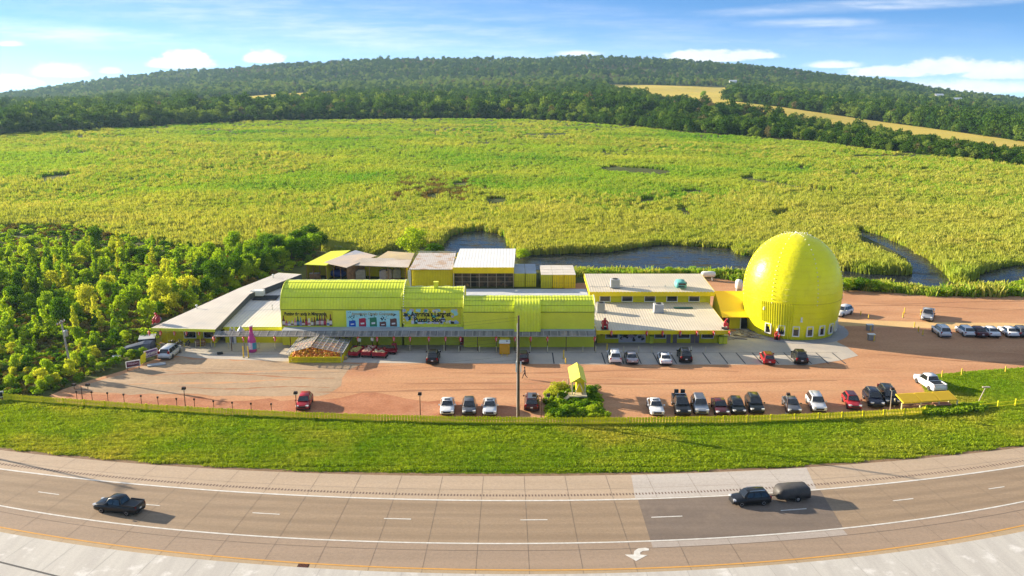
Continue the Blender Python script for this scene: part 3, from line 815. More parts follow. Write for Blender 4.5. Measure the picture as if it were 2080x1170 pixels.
# clumps: height follows a slow pattern so that the marsh has waves and hollows
hn = .54 + .09 * np.sin(pts[:, 0] * .09 + 2 * np.sin(pts[:, 1] * .035)) + .08 * np.sin(pts[:, 1] * .13 + pts[:, 0] * .05) + rng.normal(0, .10, len(x))
wash = np.clip(1 - (pts[:, 1] - 190) / 900, .45, 1)
pn = np.sin(pts[:, 0] * .031 + 2.2 * np.sin(pts[:, 1] * .017 + 1)) * np.sin(pts[:, 1] * .041 + 1.7 * np.sin(pts[:, 0] * .023)) + .6 * np.sin(pts[:, 1] * .11 + 2.5 * np.sin(pts[:, 0] * .021 + pts[:, 1] * .01)); hn = np.clip(hn * (1 + .13 * pn), .25, 1.3)
far = np.clip((pts[:, 1] - 260) / 500, 0, 1)
ws = np.clip(rng.normal(.54, .11, len(x)), .3, .9) * (1 + .8 * far)
scl = np.stack([ws, ws, hn * (1.12 - .25 * far)], 1)
olive = np.clip((pts[:, 1] < 300) * (.5 - (pts[:, 1] - 180) / 300) + .25 * (np.sin(pts[:, 0] * .02 + 2 * np.sin(pts[:, 1] * .012)) > .55), 0, .7)
ol = (~br) & (rng.random(len(x)) < olive)
scatter("channel_reeds", pts[ol], scl[ol] * np.array([1.15, 1.15, 1.35]), olives)
br2 = br | ol
scatter("marsh_reeds", pts[~br2], scl[~br2], reeds)
scatter("rusty_sedge", pts[br], scl[br], rusts)

# ---- roadside turf
turf_m = leafy("verge_grass", (.22, .40, .02), (.52, .58, .04), (.66, .58, .09), trans=.42, scale=.05, rnd=.25, f3=(.5, .66))
def grass_proto(name, seed, n=22, h=.34, w=.55):
    return reed_proto(name, seed, n, h, w, [turf_m, turf_m])
def thin_blades(me):
    return me
def turf_mesh(seed):
    r = np.random.default_rng(seed); V, Fc = [], []
    for i in range(24):
        t = r.uniform(0, 6.283); q = .55 * math.sqrt(r.random()); x_, y_ = q * math.cos(t), q * math.sin(t)
        hh = .21 * r.uniform(.5, 1.2); t2 = r.uniform(0, 6.283); l = hh * r.uniform(.3, .9); ww = r.uniform(.03, .07)
        px, py = -math.sin(t2) * ww, math.cos(t2) * ww; k = len(V)
        V += [(x_ - px, y_ - py, 0), (x_ + px, y_ + py, 0), (x_ + math.cos(t2) * l + px * .4, y_ + math.sin(t2) * l + py * .4, hh), (x_ + math.cos(t2) * l - px * .4, y_ + math.sin(t2) * l - py * .4, hh)]
        Fc.append((k, k + 1, k + 2, k + 3))
    me = bpy.data.meshes.new("turf_tuft"); me.from_pydata(V, [], Fc); me.materials.append(turf_m); me.update(); return me
turfs = [turf_mesh(90 + i) for i in range(5)]
n = 95000
x = rng.uniform(-100, 2180, n); lo = np.array([c_fence(v) for v in x]); hi = np.array([c_edge(v) for v in x])
s = rng.random(n); y = lo - 1 + s * (hi - 5 - lo)
g = to_ground(x, y)
mow = np.sin(g[:, 1] * 5.2 + g[:, 0] * g[:, 0] * .0016 + np.sin(g[:, 0] * .11) * .5)            # swaths left by the mower
sc_ = (.68 + .6 * (mow > .45) - .25 * (s > .9) - .3 * (s < .04)) * np.clip(rng.normal(.72, .14, n), .35, 1.15)
sc_ *= .9 + .2 * (np.sin(g[:, 0] * .31 + 3 * np.sin(g[:, 1] * .7)) * np.sin(g[:, 1] * 1.1 + g[:, 0] * .07) > .1)
g[:, 2] = .02
scatter("verge_grass", g, sc_, turfs)
GRASS2 = [(1870, 770), (1897, 764), (1960, 757), (2080, 749), (2250, 740), (2250, 820), (2080, 822), (1990, 831), (1905, 838), (1888, 808)]
sheet("grass_corner", GRASS2, .04, turf_soil, .2, 2)
x = rng.uniform(1865, 2250, 15000); y = rng.uniform(738, 840, 15000); k = inside_np(x, y, GRASS2); g = to_ground(x[k], y[k]); g[:, 2] = .03
scatter("corner_grass", g, rng.uniform(.45, .9, k.sum()), turfs)

# ---- trees: kinds
G_BRIGHT = leafy("leaf_bright", (.52, .64, .045), (.34, .53, .028), trans=.58, scale=.25, rnd=.3)
G_YEL = leafy("leaf_yellow_green", (.68, .66, .08), (.52, .60, .045), trans=.58, scale=.25, rnd=.3)
G_MID = leafy("leaf_mid", (.26, .43, .028), (.38, .53, .034), trans=.56, scale=.25, rnd=.3)
G_DARK = leafy("leaf_dark", (.08, .19, .014), (.13, .26, .018), trans=.45, scale=.25, rnd=.3)
KINDS = {}
def kind(name, lobes, nleaf, size, mats, h, r0, seed, limbs=4):
    KINDS[name] = (crown_mesh("crown", lobes, nleaf, size, mats, seed), trunk_mesh("trunk", h * .62, r0, bark, seed, limbs))
for i, (m, nm) in enumerate(((G_BRIGHT, 'bright'), (G_YEL, 'yellow'), (G_MID, 'mid'), (G_DARK, 'dark'))):
    for j in range(2): kind(f"sapling_{nm}_{j}", lobes_column(5.2, 2.5, 100 + i * 10 + j), 900, .19, [m], 5.2, .07, 100 + i * 10 + j)
    for j in range(2): kind(f"bush_{nm}_{j}", lobes_round(4.2, 4.6, 200 + i * 10 + j, 9, .05), 1700, .19, [m], 4.2, .09, 200 + i * 10 + j)
    for j in range(2): kind(f"tree_{nm}_{j}", lobes_round(7.0, 6.2, 300 + i * 10 + j, 11, .12), 2400, .22, [m], 7.0, .16, 300 + i * 10 + j, 6)
def plant(kindname, loc, s, sz, label, cat, group, rz=None, name='tree'):
    cm, tm = KINDS[kindname]
    t = thing(name, label, cat, loc, group)
    t.rotation_euler.z = random.uniform(0, 6.283) if rz is None else rz
    t.scale = (s, s, sz)
    for nm, me in (('crown', cm), ('trunk', tm)):
        o = bpy.data.objects.new(nm, me); COL.objects.link(o); o.parent = t
    return t
COLW = {'bright': 'bright green', 'yellow': 'yellow green', 'mid': 'mid green', 'dark': 'dark green'}
def where(x, y):
    d = lambda a, b: math.hypot(x - a, (y - b) * 1.6)
    if d(135, 715) < 45: return "close to the leaning utility pole"
    if x > 520: return "in the dark row behind the long white roof"
    if d(270, 720) < 80: return "behind the two roadside signs"
    if d(300, 640) < 80: return "beside the front corner of the long white roof"
    if x > 360 and y > 530: return "against the edge of the long white roof"
    if y > 740: return "near the far end of the yellow picket fence"
    if y < 490: return "where the thicket meets the reed marsh"
    if x < 70: return "at the outer side of the thicket, far from the shop"
    if y < 560: return "in the upper half of the thicket"
    return "in the middle of the thicket"
THICKET = [(-60, 540), (70, 520), (200, 498), (330, 520), (440, 524), (540, 500), (600, 520), (520, 570), (420, 616), (300, 668), (288, 690), (235, 716), (160, 764), (90, 796), (-60, 800)]
placed = []
r = random.Random(5)
tries = 0
while len(placed) < 230 and tries < 16000:
    tries += 1
    x, y = r.uniform(-60, 610), r.uniform(474, 800)
    if not inside(x, y, THICKET): continue
    p = G(x, y)
    if any((p.x - q[0]) ** 2 + (p.y - q[1]) ** 2 < q[2] ** 2 for q in placed): continue
    if math.hypot(x - 180, (y - 690) * 1.2) < 22: continue
    size = r.choice(['sapling', 'sapling', 'sapling', 'sapling', 'bush', 'bush', 'tree'])
    if x > 430: size = r.choice(['bush', 'tree', 'sapling'])
    c = r.choices(['bright', 'yellow', 'mid', 'dark'], [4.5, 2.2, 3.4, 1.3])[0]
    if x > 470 and y < 560: c = r.choice(['mid', 'dark', 'bright'])
    s = r.uniform(.5, .92) * (.85 if size == 'tree' else 1.0)
    if y > 700: s *= .62
    if y > 740 or (y > 690 and x > 180): size = 'bush'; s = min(s, .5)
    placed.append((p.x, p.y, 3.0 * s if size != 'sapling' else 2.0))
    hword = {'sapling': 'slender', 'bush': 'rounded', 'tree': 'broad'}[size]
    sw = 'tall' if s > .76 else ('middle-sized' if s > .62 else 'low')
    cat = {'sapling': 'sapling', 'bush': 'shrub', 'tree': 'tree'}[size]
    plant(f"{size}_{c}_{r.randint(0, 1)}", p, s * (.82 if size != 'sapling' else .95), s * r.uniform(.95, 1.4), f"{sw} {hword} {COLW[c]} {cat} {where(x, y)}", cat, f"{sw} {hword} {COLW[c]} {cat}s {where(x, y)}", name=cat)
# the dark row along the back of the long roof and behind the arched store
for i, (x, y) in enumerate([(452, 592), (470, 580), (492, 572), (515, 560), (540, 552), (560, 545), (585, 538), (608, 532), (632, 524), (650, 514), (665, 505), (560, 522), (590, 514), (620, 508), (645, 498), (530, 535), (500, 548), (575, 530), (605, 522), (430, 598), (408, 612), (385, 622), (362, 634), (340, 646)]):
    c = 'dark' if i % 3 else 'mid'
    plant(f"tree_{c}_{i % 2}", G(x - 14, y + 2), r.uniform(.62, .8) if x > 460 else .42, r.uniform(.62, .85) if x > 460 else .45, f"{COLW[c]} leafy tree {'against the rim of the long white roof' if x < 460 else 'in the dense dark row behind the arched green store'}", 'tree', f"{COLW[c]} trees {'along the rim of the long white roof' if x < 460 else 'in the dark row behind the arched green store'}")
plant("tree_bright_0", G(838, 520), 1.05, .95, "round sunlit green tree rising behind the tan shed roofs", "tree", None)
plant("bush_dark_1", G(884, 516), .95, .6, "low dark bush between the sunlit round tree and the pond", "shrub", None, name='shrub')
plant("bush_bright_1", G(1062, 527), .75, .6, "small bright shrub behind the grey-roofed containers", "shrub", None, name='shrub')
for i, (x, y, s) in enumerate([(1358, 560, .5), (1300, 560, .34), (1395, 562, .4), (1420, 560, .36), (1452, 562, .45), (1478, 562, .42), (1500, 562, .4), (1720, 588, .55), (1745, 588, .6), (1775, 590, .55), (1800, 592, .45), (1700, 590, .5)]):
    c = ['mid', 'bright', 'dark'][i % 3]
    plant(f"bush_{c}_{i % 2}", G(x, y + 2), s * 1.2, s, f"{'low' if s < .45 else 'full'} {COLW[c]} shrub on the bank {'right of the yellow egg dome' if x > 1600 else 'behind the two-storey yellow building'}", "shrub", f"{'low' if s < .45 else 'full'} {COLW[c]} shrubs on the bank {'right of the dome' if x > 1600 else 'behind the two-storey building'}", name='shrub')
for x, y, s, c in ((250, 722, .38, 'mid'), (266, 724, .34, 'bright'), (279, 722, .3, 'dark'), (292, 716, .3, 'mid'), (236, 738, .34, 'dark'), (222, 742, .3, 'mid'), (205, 748, .32, 'bright'), (300, 694, .42, 'dark')):
    plant(f'bush_{c}_0', G(x, y + 6), s, s * 1.05, f'{COLW[c]} bush in front of the tarp-covered trailer by the two signs', 'shrub', f'{COLW[c]} bushes round the tarp-covered trailer', name='shrub')
# bank vegetation strip, undergrowth of the thicket
under = [crown_mesh("undergrowth_clump", lobes_round(1.5, 2.6, 400 + i, 6, 0), 190, .22, [[G_MID, G_BRIGHT, G_MID, G_DARK, rust_m, rust_m][i]], 400 + i) for i in range(6)]
x = rng.uniform(-140, 640, 5200); y = rng.uniform(448, 806, 5200); k = inside_np(x, y, BUSH_PX); x, y = x[k], y[k]
g = to_ground(x, y); s = rng.uniform(.5, 1.05, len(x)); s = np.where(y > 690, s * .6, s)
scatter("undergrowth", g, np.stack([s, s, s * .9], 1), under)
x = rng.uniform(1150, 2250, 1500); top = np.interp(x, [1150, 1300, 1510, 1700, 1800, 1900, 1960, 2080, 2250], [549, 548, 550, 567, 574, 588, 586, 578, 572]); bot = np.interp(x, [1150, 1460, 1510, 1700, 1800, 1900, 2080, 2250], [561, 563, 572, 585, 592, 601, 600, 600])
y = top + 7 + rng.random(len(x)) * np.maximum(bot - top - 6, 2)
g = to_ground(x, y); s = rng.uniform(.42, .8, len(x)) * np.where(x > 1920, 1.35, 1)
scatter("bank_plants", g, np.stack([s, s, s * 1.05], 1), under[:3] + [reeds[0], reeds[1], olives[0]])

# ---- the woods on the slopes
F_A = leafy("wood_green", (.04, .105, .016), (.12, .21, .024), (.16, .235, .026), trans=.36, scale=.008, rnd=.5)
F_B = leafy("wood_light", (.20, .30, .05), (.26, .34, .06), trans=.4, scale=.006, rnd=.4)
F_C = leafy("wood_cedar", (.03, .08, .014), (.05, .11, .016), trans=.2, scale=.006, rnd=.3)
F_D = leafy("wood_bare", (.22, .16, .085), (.18, .17, .06), trans=.2, scale=.006, rnd=.3)
wood = []
for i in range(6): wood.append(crown_mesh("wood_tree", lobes_round(12.5, 11, 500 + i, 9, .08), 420, .78, [F_A], 500 + i))
for i in range(3): wood.append(crown_mesh("wood_tree", lobes_round(11.5, 10, 520 + i, 8, .08), 380, .75, [F_B], 520 + i))
for i in range(2): wood.append(crown_mesh("wood_cedar", lobes_cone(10, 6, 540 + i), 320, .6, [F_C], 540 + i))
wood.append(crown_mesh("wood_bare", lobes_round(11, 9, 560, 8, .1), 230, .55, [F_D], 560))
def wood_points(n, y0, y1, spacing_pow):
    d = (rng.random(n) * (y1 ** spacing_pow - y0 ** spacing_pow) + y0 ** spacing_pow) ** (1 / spacing_pow)
    k = rng.uniform(-.72, .72, n)
    return k * d, d
ed_k = np.linspace(-1, 1, 200); ed_d = np.array([edge_depth(v) for v in ed_k])
def keep(xw, yw, extra=True):
    e = np.interp(xw / yw, ed_k, ed_d)
    z = ground_z(xw, yw)
    px, py = project(xw, yw, z)
    ok = (yw > e + 3)
    ok &= ~inside_np(px, py, CROP_PX) & ~inside_np(px, py, [(380, 213), (470, 199), (560, 192), (690, 185), (692, 206), (640, 204), (560, 216), (470, 224), (400, 226)]) & ~inside_np(px, py, [(2040, 236), (2120, 232), (2120, 248), (2050, 246)])
    return ok, z, px, py, e
xw, yw = wood_points(60000, 390, 2700, 1.25)
ok, z, px, py, e = keep(xw, yw)
# right: only a belt of small trees between the marsh and the crop strip, thinning out
belt = (px > 1300) & inside_np(px, py, [(1250, 192), (1330, 208), (1440, 222), (1560, 240), (1720, 262), (1900, 292), (2080, 316), (2300, 350), (2300, 420), (2080, 341), (1940, 324), (1800, 309), (1640, 288), (1380, 270), (1250, 258)])
gap = np.interp(px, [1300, 1560, 1800, 2080], [14, 10, 16, 30])
ok &= ~(belt & (rng.random(len(px)) < .0))
s = np.clip(rng.normal(1.0, .2, len(px)), .55, 1.5)
s = np.where(belt, s * np.interp(px, [1300, 1500, 1700, 2080], [.8, .7, .5, .36]), s)
s = np.where(yw < e + 25, s * .8, s)
dep = np.clip((yw - 900) / 1700, 0, 1)
pts = np.stack([xw, yw, z - .3], 1)[ok]
w = (s * (1 + .25 * dep))[ok]
ok &= ~((np.sin(xw * .006 + 2 * np.sin(yw * .004)) + np.sin(yw * .011 + xw * .002) > 1.72) & (yw > e + 60) & (rng.random(len(xw)) < .9))
pts = np.stack([xw, yw, z - .3], 1)[ok]; w = (s * (1 - .22 * dep))[ok]
gx, gy = pts[:, 0], pts[:, 1]; pn = np.sin(gx * .013 + 2 * np.sin(gy * .007)) * np.sin(gy * .012 + 1.5 * np.sin(gx * .009)); valley = (gy > 1650) & (gy < 2150)
u = rng.random(len(gx)); pB = np.where(valley, .55, np.where(pn > .35, .42, .10)); pC = np.where(gy < np.interp(gx / gy, ed_k, ed_d) + 120, .38, .10); pD = np.where(pn < -.55, .3, .03)
pk = rng.integers(0, 6, len(gx)); pk = np.where(u < pB, rng.integers(6, 9, len(gx)), pk); pk = np.where((u >= pB) & (u < pB + pC), rng.integers(9, 11, len(gx)), pk); pk = np.where(u > 1 - pD, 11, pk)
scatter("hillside_forest", pts, np.stack([w, w, (s * (1 - .2 * dep) * np.clip(rng.normal(1, .15, len(s)), .7, 1.4))[ok]], 1), wood, pick=pk)
# extra small trees making the belt dense, and scrub along the marsh edge
x = rng.uniform(-100, 2200, 9000); er = np.interp(x, [p[0] for p in EDGE_PX], [p[1] for p in EDGE_PX])
depthrows = np.interp(x, [0, 1200, 1380, 1640, 1900, 2080, 2300], [2.5, 5, 22, 22, 22, 22, 24])
y = er - rng.random(len(x)) * depthrows + .5
a = np.array([tuple(on_land(float(p), float(q))) for p, q in zip(x[:3600], y[:3600])])
xx = x[:3600]
s = np.clip(rng.normal(.45, .12, len(a)), .2, .8) * np.interp(xx, [0, 1150, 1400, 1650, 2080], [.8, .9, 1.35, 1.0, .75])
scatter("wood_edge_scrub", a, s, wood)
plant("tree_mid_0", on_land(1428, 199), 1.5, 1.5, "lone dark tree standing in the pale crop field", "tree", None)
plant("tree_yellow_1", on_land(918, 238), 1.1, 1.3, "small yellow green tree standing out before the dark wood edge", "tree", None)
plant("tree_dark_1", on_land(790, 118), 2.0, 1.5, "tall tree poking above the skyline of the hill", "tree", None)
# ================================================================== THE SHOP
YEL = (.82, .62, .006); LIME = (.70, .76, .05)
m_yel = surf("yellow_paint", YEL, (.72, .55, .015), .55, scale=.6, fine=.04, bscale=3, bump=.0)
m_yelrib = surf("yellow_ribbed", (.78, .66, .02), (.70, .58, .02), .5, scale=.6, rib=0, ribs=3.2, ribcol=.35, bump=.05)
m_wall = surf("yellow_green_wall", (.66, .60, .012), (.60, .54, .012), .6, scale=.5, fine=.05, bscale=4)
m_lime = surf("lime_sheet", LIME, (.63, .70, .045), .5, c3=(.56, .60, .06), s3=.5, scale=.35, fine=.05, bscale=3, rib=0, ribs=2.2, ribcol=.22, bump=.05)
m_limeflat = surf("lime_panel", (.70, .72, .05), (.64, .66, .045), .55, scale=.5, fine=.04)
m_white = surf("white_roof", (.62, .56, .47), (.55, .49, .41), .55, scale=.25, fine=.04, c3=(.47, .44, .39), s3=.18, lo3=.58, hi3=.78, rib=0, ribs=2.0, ribcol=.22, bump=.03)
m_cream = surf("cream_roof", (.62, .54, .41), (.56, .49, .37), .55, scale=.3, fine=.04, rib=0, ribs=2.4, ribcol=.28, bump=.04, c3=(.52, .46, .37), s3=.2)
m_grey = surf("grey_roof", (.40, .42, .42), (.33, .35, .35), .7, scale=.3, fine=.08)
m_trim = flat("white_trim", (.75, .74, .68), .5)
m_dark = flat("dark_opening", (.02, .02, .02), .8)
m_rust = surf("rusty_sheet", (.52, .47, .42), (.44, .30, .19), .7, scale=.6, fine=.08, rib=0, ribs=2.5, ribcol=.35, bump=.04, lo=.48, hi=.62)
m_tanroof = surf("tan_roof", (.50, .40, .30), (.42, .36, .31), .75, scale=.2, fine=.06, c3=(.27, .29, .33), s3=.12, lo3=.52, hi3=.6)
m_wood = surf("old_wood", (.30, .17, .09), (.2, .11, .06), .8, scale=1.5, fine=.2)
m_pole = surf("grey_pole_wood", (.12, .085, .055), (.075, .055, .038), .9, scale=2, fine=.15, stretch=(3, 3, .3))
m_steel = flat("grey_steel", (.35, .36, .37), .45, .6)
m_red = flat("bright_red", (.62, .03, .025), .35)
m_brown = flat("dark_brown_paint", (.09, .035, .02), .6)
def glass_mat(name, c=(.012, .014, .016)):
    m, nt, out = new_mat(name); b = N(nt, 'ShaderNodeBsdfPrincipled')
    b.inputs['Base Color'].default_value = (*c, 1); b.inputs['Roughness'].default_value = .06; b.inputs['Specular IOR Level'].default_value = .8
    nt.links.new(b.outputs[0], out.inputs[0]); return m
m_glass = glass_mat("window_glass")
def window(parent, c, w, h, ry=0.0, t=.07, f=.11, name='window', fm=None):
    """A framed window on an upright wall; c = middle on the wall face, ry = direction the wall faces (0: towards -Y)."""
    fm = fm or m_trim
    n = Vector((math.sin(ry), -math.cos(ry), 0)); a = Vector((math.cos(ry), math.sin(ry), 0)); c = Vector(c)
    mb = MB()
    def bar(u0, u1, v0, v1):
        p = [c + a * u + Vector((0, 0, v)) for u, v in ((u0, v0), (u1, v0), (u1, v1), (u0, v1))]
        q = [x + n * t for x in p]
        mb.face(q); 
        for i in range(4): j = (i + 1) % 4; mb.face([p[i], p[j], q[j], q[i]])
    W, H = w / 2, h / 2
    bar(-W, W, H - f, H); bar(-W, W, -H, -H + f); bar(-W, -W + f, -H + f, H - f); bar(W - f, W, -H + f, H - f)
    fr = mb.build(name, fm, parent)
    mb = MB(); g = n * (t * .35)
    mb.face([c + g + a * -W * .98 + Vector((0, 0, -H * .98)), c + g + a * W * .98 + Vector((0, 0, -H * .98)), c + g + a * W * .98 + Vector((0, 0, H * .98)), c + g + a * -W * .98 + Vector((0, 0, H * .98))])
    mb.build("pane", m_glass, fr); return fr
def panel(mb, Y, x0, y0, x1, y1, Yo=0.0):
    """upright rectangle at depth Y between two pixels (x0,y0)-(x1,y1)"""
    a, b = P(Y, x0, y0), P(Y, x1, y1)
    mb.face([(a.x, Y - Yo, b.z), (b.x, Y - Yo, b.z), (b.x, Y - Yo, a.z), (a.x, Y - Yo, a.z)])

EZ = 2.55                                   # height of the front eaves
# ---- left wing: a long white roof running back at a slant
w1 = [G(307, 666, 3.1), G(437, 669, 3.1), G(612, 557, 3.9), G(566, 554, 3.9)]
t = thing("shop_wing", "long white-roofed wing of the shop running back at a slant, left end of the row", "building", (w1[0].x + 6, w1[0].y + 5, 0))
kL, kR = G(484, 586, 3.6), G(507, 597, 3.6)
mb = MB(); mb.slab([w1[0], w1[1], kR, kL], .1); mb.slab([kL, kR, w1[2], w1[3]], .1); mb.build("roof", m_white, t)
mb = MB()
def fascia(mb, a, b, h=.42, th=.08):
    a, b = Vector(a), Vector(b); d = (b - a); d.z = 0; n = Vector((d.y, -d.x, 0)).normalized() * th
    mb.face([a + n, b + n, b + n - Vector((0, 0, h)), a + n - Vector((0, 0, h))]); mb.face([a, b, b + n, a + n]); mb.face([a - Vector((0, 0, h)), a + n - Vector((0, 0, h)), b + n - Vector((0, 0, h)), b - Vector((0, 0, h))])
    mb.face([a, a + n, a + n - Vector((0, 0, h)), a - Vector((0, 0, h))]); mb.face([b, b + n, b + n - Vector((0, 0, h)), b - Vector((0, 0, h))])
fascia(mb, w1[0], w1[1]); fascia(mb, w1[2], w1[3]); mb.build("fascia", m_limeflat, t)
mb = MB(); fascia(mb, w1[1], kR, .95); fascia(mb, kR, w1[2], .95); mb.build("shaded_fascia", flat("fascia_shade", (.07, .075, .08), .7), t)  # right side fascia coloured dark to stand for its shade over the annex
Yw = G(400, 697).y
mb = MB()
a = G(338, 690); b = G(440, 697); c_ = Vector((w1[2].x - .8, w1[2].y - 1.2, 0)); d_ = Vector((w1[3].x + 1.2, w1[3].y - 1.2, 0))
a = Vector((a.x, Yw, 0)); b = Vector((b.x, Yw, 0)); kr_ = Vector((kR.x - .6, kR.y, 0)); kl_ = Vector((kL.x + .7, kL.y - .5, 0)); q = [a, b, kr_, c_, d_, kl_]
for i in range(6):
    p, s_ = q[i], q[(i + 1) % 6]
    zs = [2.95, 2.95, 3.45, 3.75, 3.75, 3.45]
    mb.face([p, s_, (s_.x, s_.y, zs[(i + 1) % 6]), (p.x, p.y, zs[i])])
mb.build("wall", m_wall, t)
for x in (386, 426): window(t, P(Yw, x, 680), 1.9, 1.1)
mb = MB()
for x in (312, 338, 372, 405, 434):
    p = G(x, 706); p = Vector((xat(w1[0].y + .3, 2.5, x), w1[0].y + .3, 0)); mb = MB(); mb.tube(p, (p.x, p.y, 2.6), .05); mb.build("post", m_wall, t)
mb = MB(); p2 = w1[1].lerp(kR, .42); q2 = w1[0].lerp(kL, .40)
for (u, v) in ((q2, p2),):
    d = (v - u).normalized(); mb.face([u + Vector((0, -.06, .012)), v + Vector((0, -.06, .012)), v + Vector((0, .06, .012)), u + Vector((0, .06, .012))])
mb.build("roof_seam", m_grey, t)
for k, f in ((0, .3), (1, .62)):
    p = w1[0].lerp(kL, .45) + Vector((.5, 0, 0)) if k == 0 else kL.lerp(w1[3], .7) + Vector((1.2, -.4, 0)); mb = MB(); mb.tube(p, p + Vector((0, 0, .55)), .12, .12, 8); mb.tube(p + Vector((0, 0, .55)), p + Vector((0, 0, .7)), .22, .05, 8); mb.build("roof_vent", m_trim, t)

# ---- second roof, a step lower, up to the arched store
w2 = [G(443, 664, 2.4), G(572, 664, 2.4), G(585, 572, 2.7), G(600, 562, 2.7), G(508, 599, 2.6)]
t = thing("shop_annex", "low white ribbed roof between the slanting wing and the tall arched store", "building", (w2[0].x + 4, w2[0].y + 4, 0))
mb = MB(); mb.slab(w2, .1); mb.build("roof", surf("annex_roof", (.62, .57, .50), (.55, .51, .45), .5, scale=.3, rib=0, ribs=1.8, ribcol=.3, bump=.04), t)
mb = MB(); fascia(mb, w2[0], w2[1], .36); mb.build("fascia", m_limeflat, t)
mb = MB(); a = w2[0].lerp(w2[3], .3); b = w2[1].lerp(w2[2], .36); a = w2[0].lerp(w2[4], .44); mb.face([a + Vector((0, -.1, .014)), b + Vector((0, -.1, .014)), b + Vector((0, .1, .014)), a + Vector((0, .1, .014))]); mb.build("roof_seam", m_grey, t)
mb = MB(); xa, xb = xat(Yw, 0, 458), xat(Yw, 0, 574); mb.box(((xa + xb) / 2, Yw + 4, 1.1), (xb - xa, 7.9, 2.2)); mb.build("wall", m_wall, t)
p = w2[1].lerp(w2[2], .33) + Vector((-1.9, 0, 0)); mb = MB(); mb.tube(p, p + Vector((0, 0, .9)), .05); mb.tube(p + Vector((-.0, 0, .9)), p + Vector((.18, 0, .75)), .05); mb.build("roof_vent", m_steel, t)

# ---- arched stores: half-barrel roofs on a straight front
def barrel(name, label, x0, x1, yb, ym, ytop, mural_rows=None, tilt_end=True):
    z0 = 2.9
    Yf = G(900, yb, z0).y
    zm = zat(Yf, ym)
    # semi-ellipse from the front plane over to the back, its top on pixel row ytop
    best = None
    for h in np.linspace(1.0, 7, 121):
        Rr = h * 1.35
        row = min(project(0, Yf + Rr * (1 - math.cos(th)), zm + h * math.sin(th))[1] for th in np.linspace(0, math.pi, 40))
        if best is None or abs(row - ytop) < best[0]: best = (abs(row - ytop), h, Rr)
    h, Rr = best[1], best[2]
    X0, X1 = xat(Yf, z0, x0), xat(Yf, z0, x1)
    t = thing(name, label, "building", ((X0 + X1) / 2, Yf + Rr, 0))
    prof = [(Yf + Rr - Rr * math.cos(th), zm + h * math.sin(th)) for th in np.linspace(0, math.pi, 29)]
    mb = MB(); n = max(2, int((X1 - X0) / .5))
    mb.grid([[(x, y, z) for (y, z) in prof] for x in np.linspace(X0, X1, n)]); mb.build("roof", m_lime, t, smooth=True)
    mb = MB()
    for X in (X0, X1):
        mb.face([(X, y, z) for (y, z) in prof] + [(X, Yf + 2 * Rr, .05), (X, Yf, .05)])
    mb.face([(X0, Yf, .05), (X1, Yf, .05), (X1, Yf, zm), (X0, Yf, zm)]); mb.face([(X0, Yf + 2 * Rr, .05), (X1, Yf + 2 * Rr, .05), (X1, Yf + 2 * Rr, zm), (X0, Yf + 2 * Rr, zm)])
    mb.build("wall", m_limeflat, t)
    mb = MB()                                             # seams in the sheet and rim tubes at both ends
    for f in (.17, .30, .43):
        th = f * math.pi; y, z = Yf + Rr - (Rr + .02) * math.cos(th), zm + (h + .02) * math.sin(th); mb.tube((X0, y, z), (X1, y, z), .03, .03, 5)
    mb.tube((X0, Yf - .03, zm), (X1, Yf - .03, zm), .07, .07, 5)
    mb.build("roof_seam", flat("lime_dark", (.25, .29, .02), .6), t)
    for X in (X0, X1):
        mb = MB(); mb.wire([(X, y - .02, z + .04) for (y, z) in prof], .09, 6); mb.build("rim", m_limeflat, t)
    mb = MB(); r = random.Random(3)
    mb.wire([(x, Yf + Rr + .05, zm + h + .12 + .05 * math.sin(x * 3)) for x in np.linspace(X0, X1, 40)], .03)
    mb.build("ridge_cable", m_trim, t)
    mb = MB()
    for (y, z) in [prof[i] for i in range(0, 16)]: mb.ball((X1 + .06, y - .12, z + .1), .09, 6)
    for z in np.arange(z0, zm, .5): mb.ball((X1 + .06, Yf - .12, z), .09, 6)
    mb.build("light_string", flat("bulb_white", (.8, .78, .7), .3), t)
    return t, Yf, zm, X0, X1, h, Rr
b3 = barrel("arched_store", "lowest arched lime green store, right of the puzzle mural, with a boxy front bay", 942, 1207, 668, 634, 600)
b2 = barrel("arched_store", "middle-height arched lime green store carrying the puzzle mural", 816, 942, 664, 625, 582)
b1 = barrel("arched_store", "tallest arched lime green store with soda bottle and candy murals on its front", 572, 820, 664, 629, 568)
mb = MB(); t, Yf, zm, X0, X1, h, Rr = b3; a, c = xat(Yf - 1.0, 3, 1045), xat(Yf - 1.0, 3, 1098)
prof = [(Yf - 1.0 + .9 * Rr - .9 * Rr * math.cos(th), zm + .92 * h * math.sin(th)) for th in np.linspace(0, math.pi * .5, 14)]
mb.grid([[(x, y, z) for (y, z) in [(Yf - 1.0, 2.75)] + prof] for x in np.linspace(a, c, 14)])
for X in (a, c): mb.face([(X, Yf - 1.0, 2.75)] + [(X, y, z) for y, z in prof] + [(X, prof[-1][0], 2.75)])
mb.build("front_bay", m_lime, t, smooth=False)
p = P(b2[1] + b2[6], 886, 577); mb = MB(); mb.box((p.x, p.y - .3, p.z - .1), (.6, .6, .9)); mb.box((p.x, p.y - .3, p.z + .4), (.75, .75, .12)); mb.build("roof_vent", m_limeflat, b2[0])

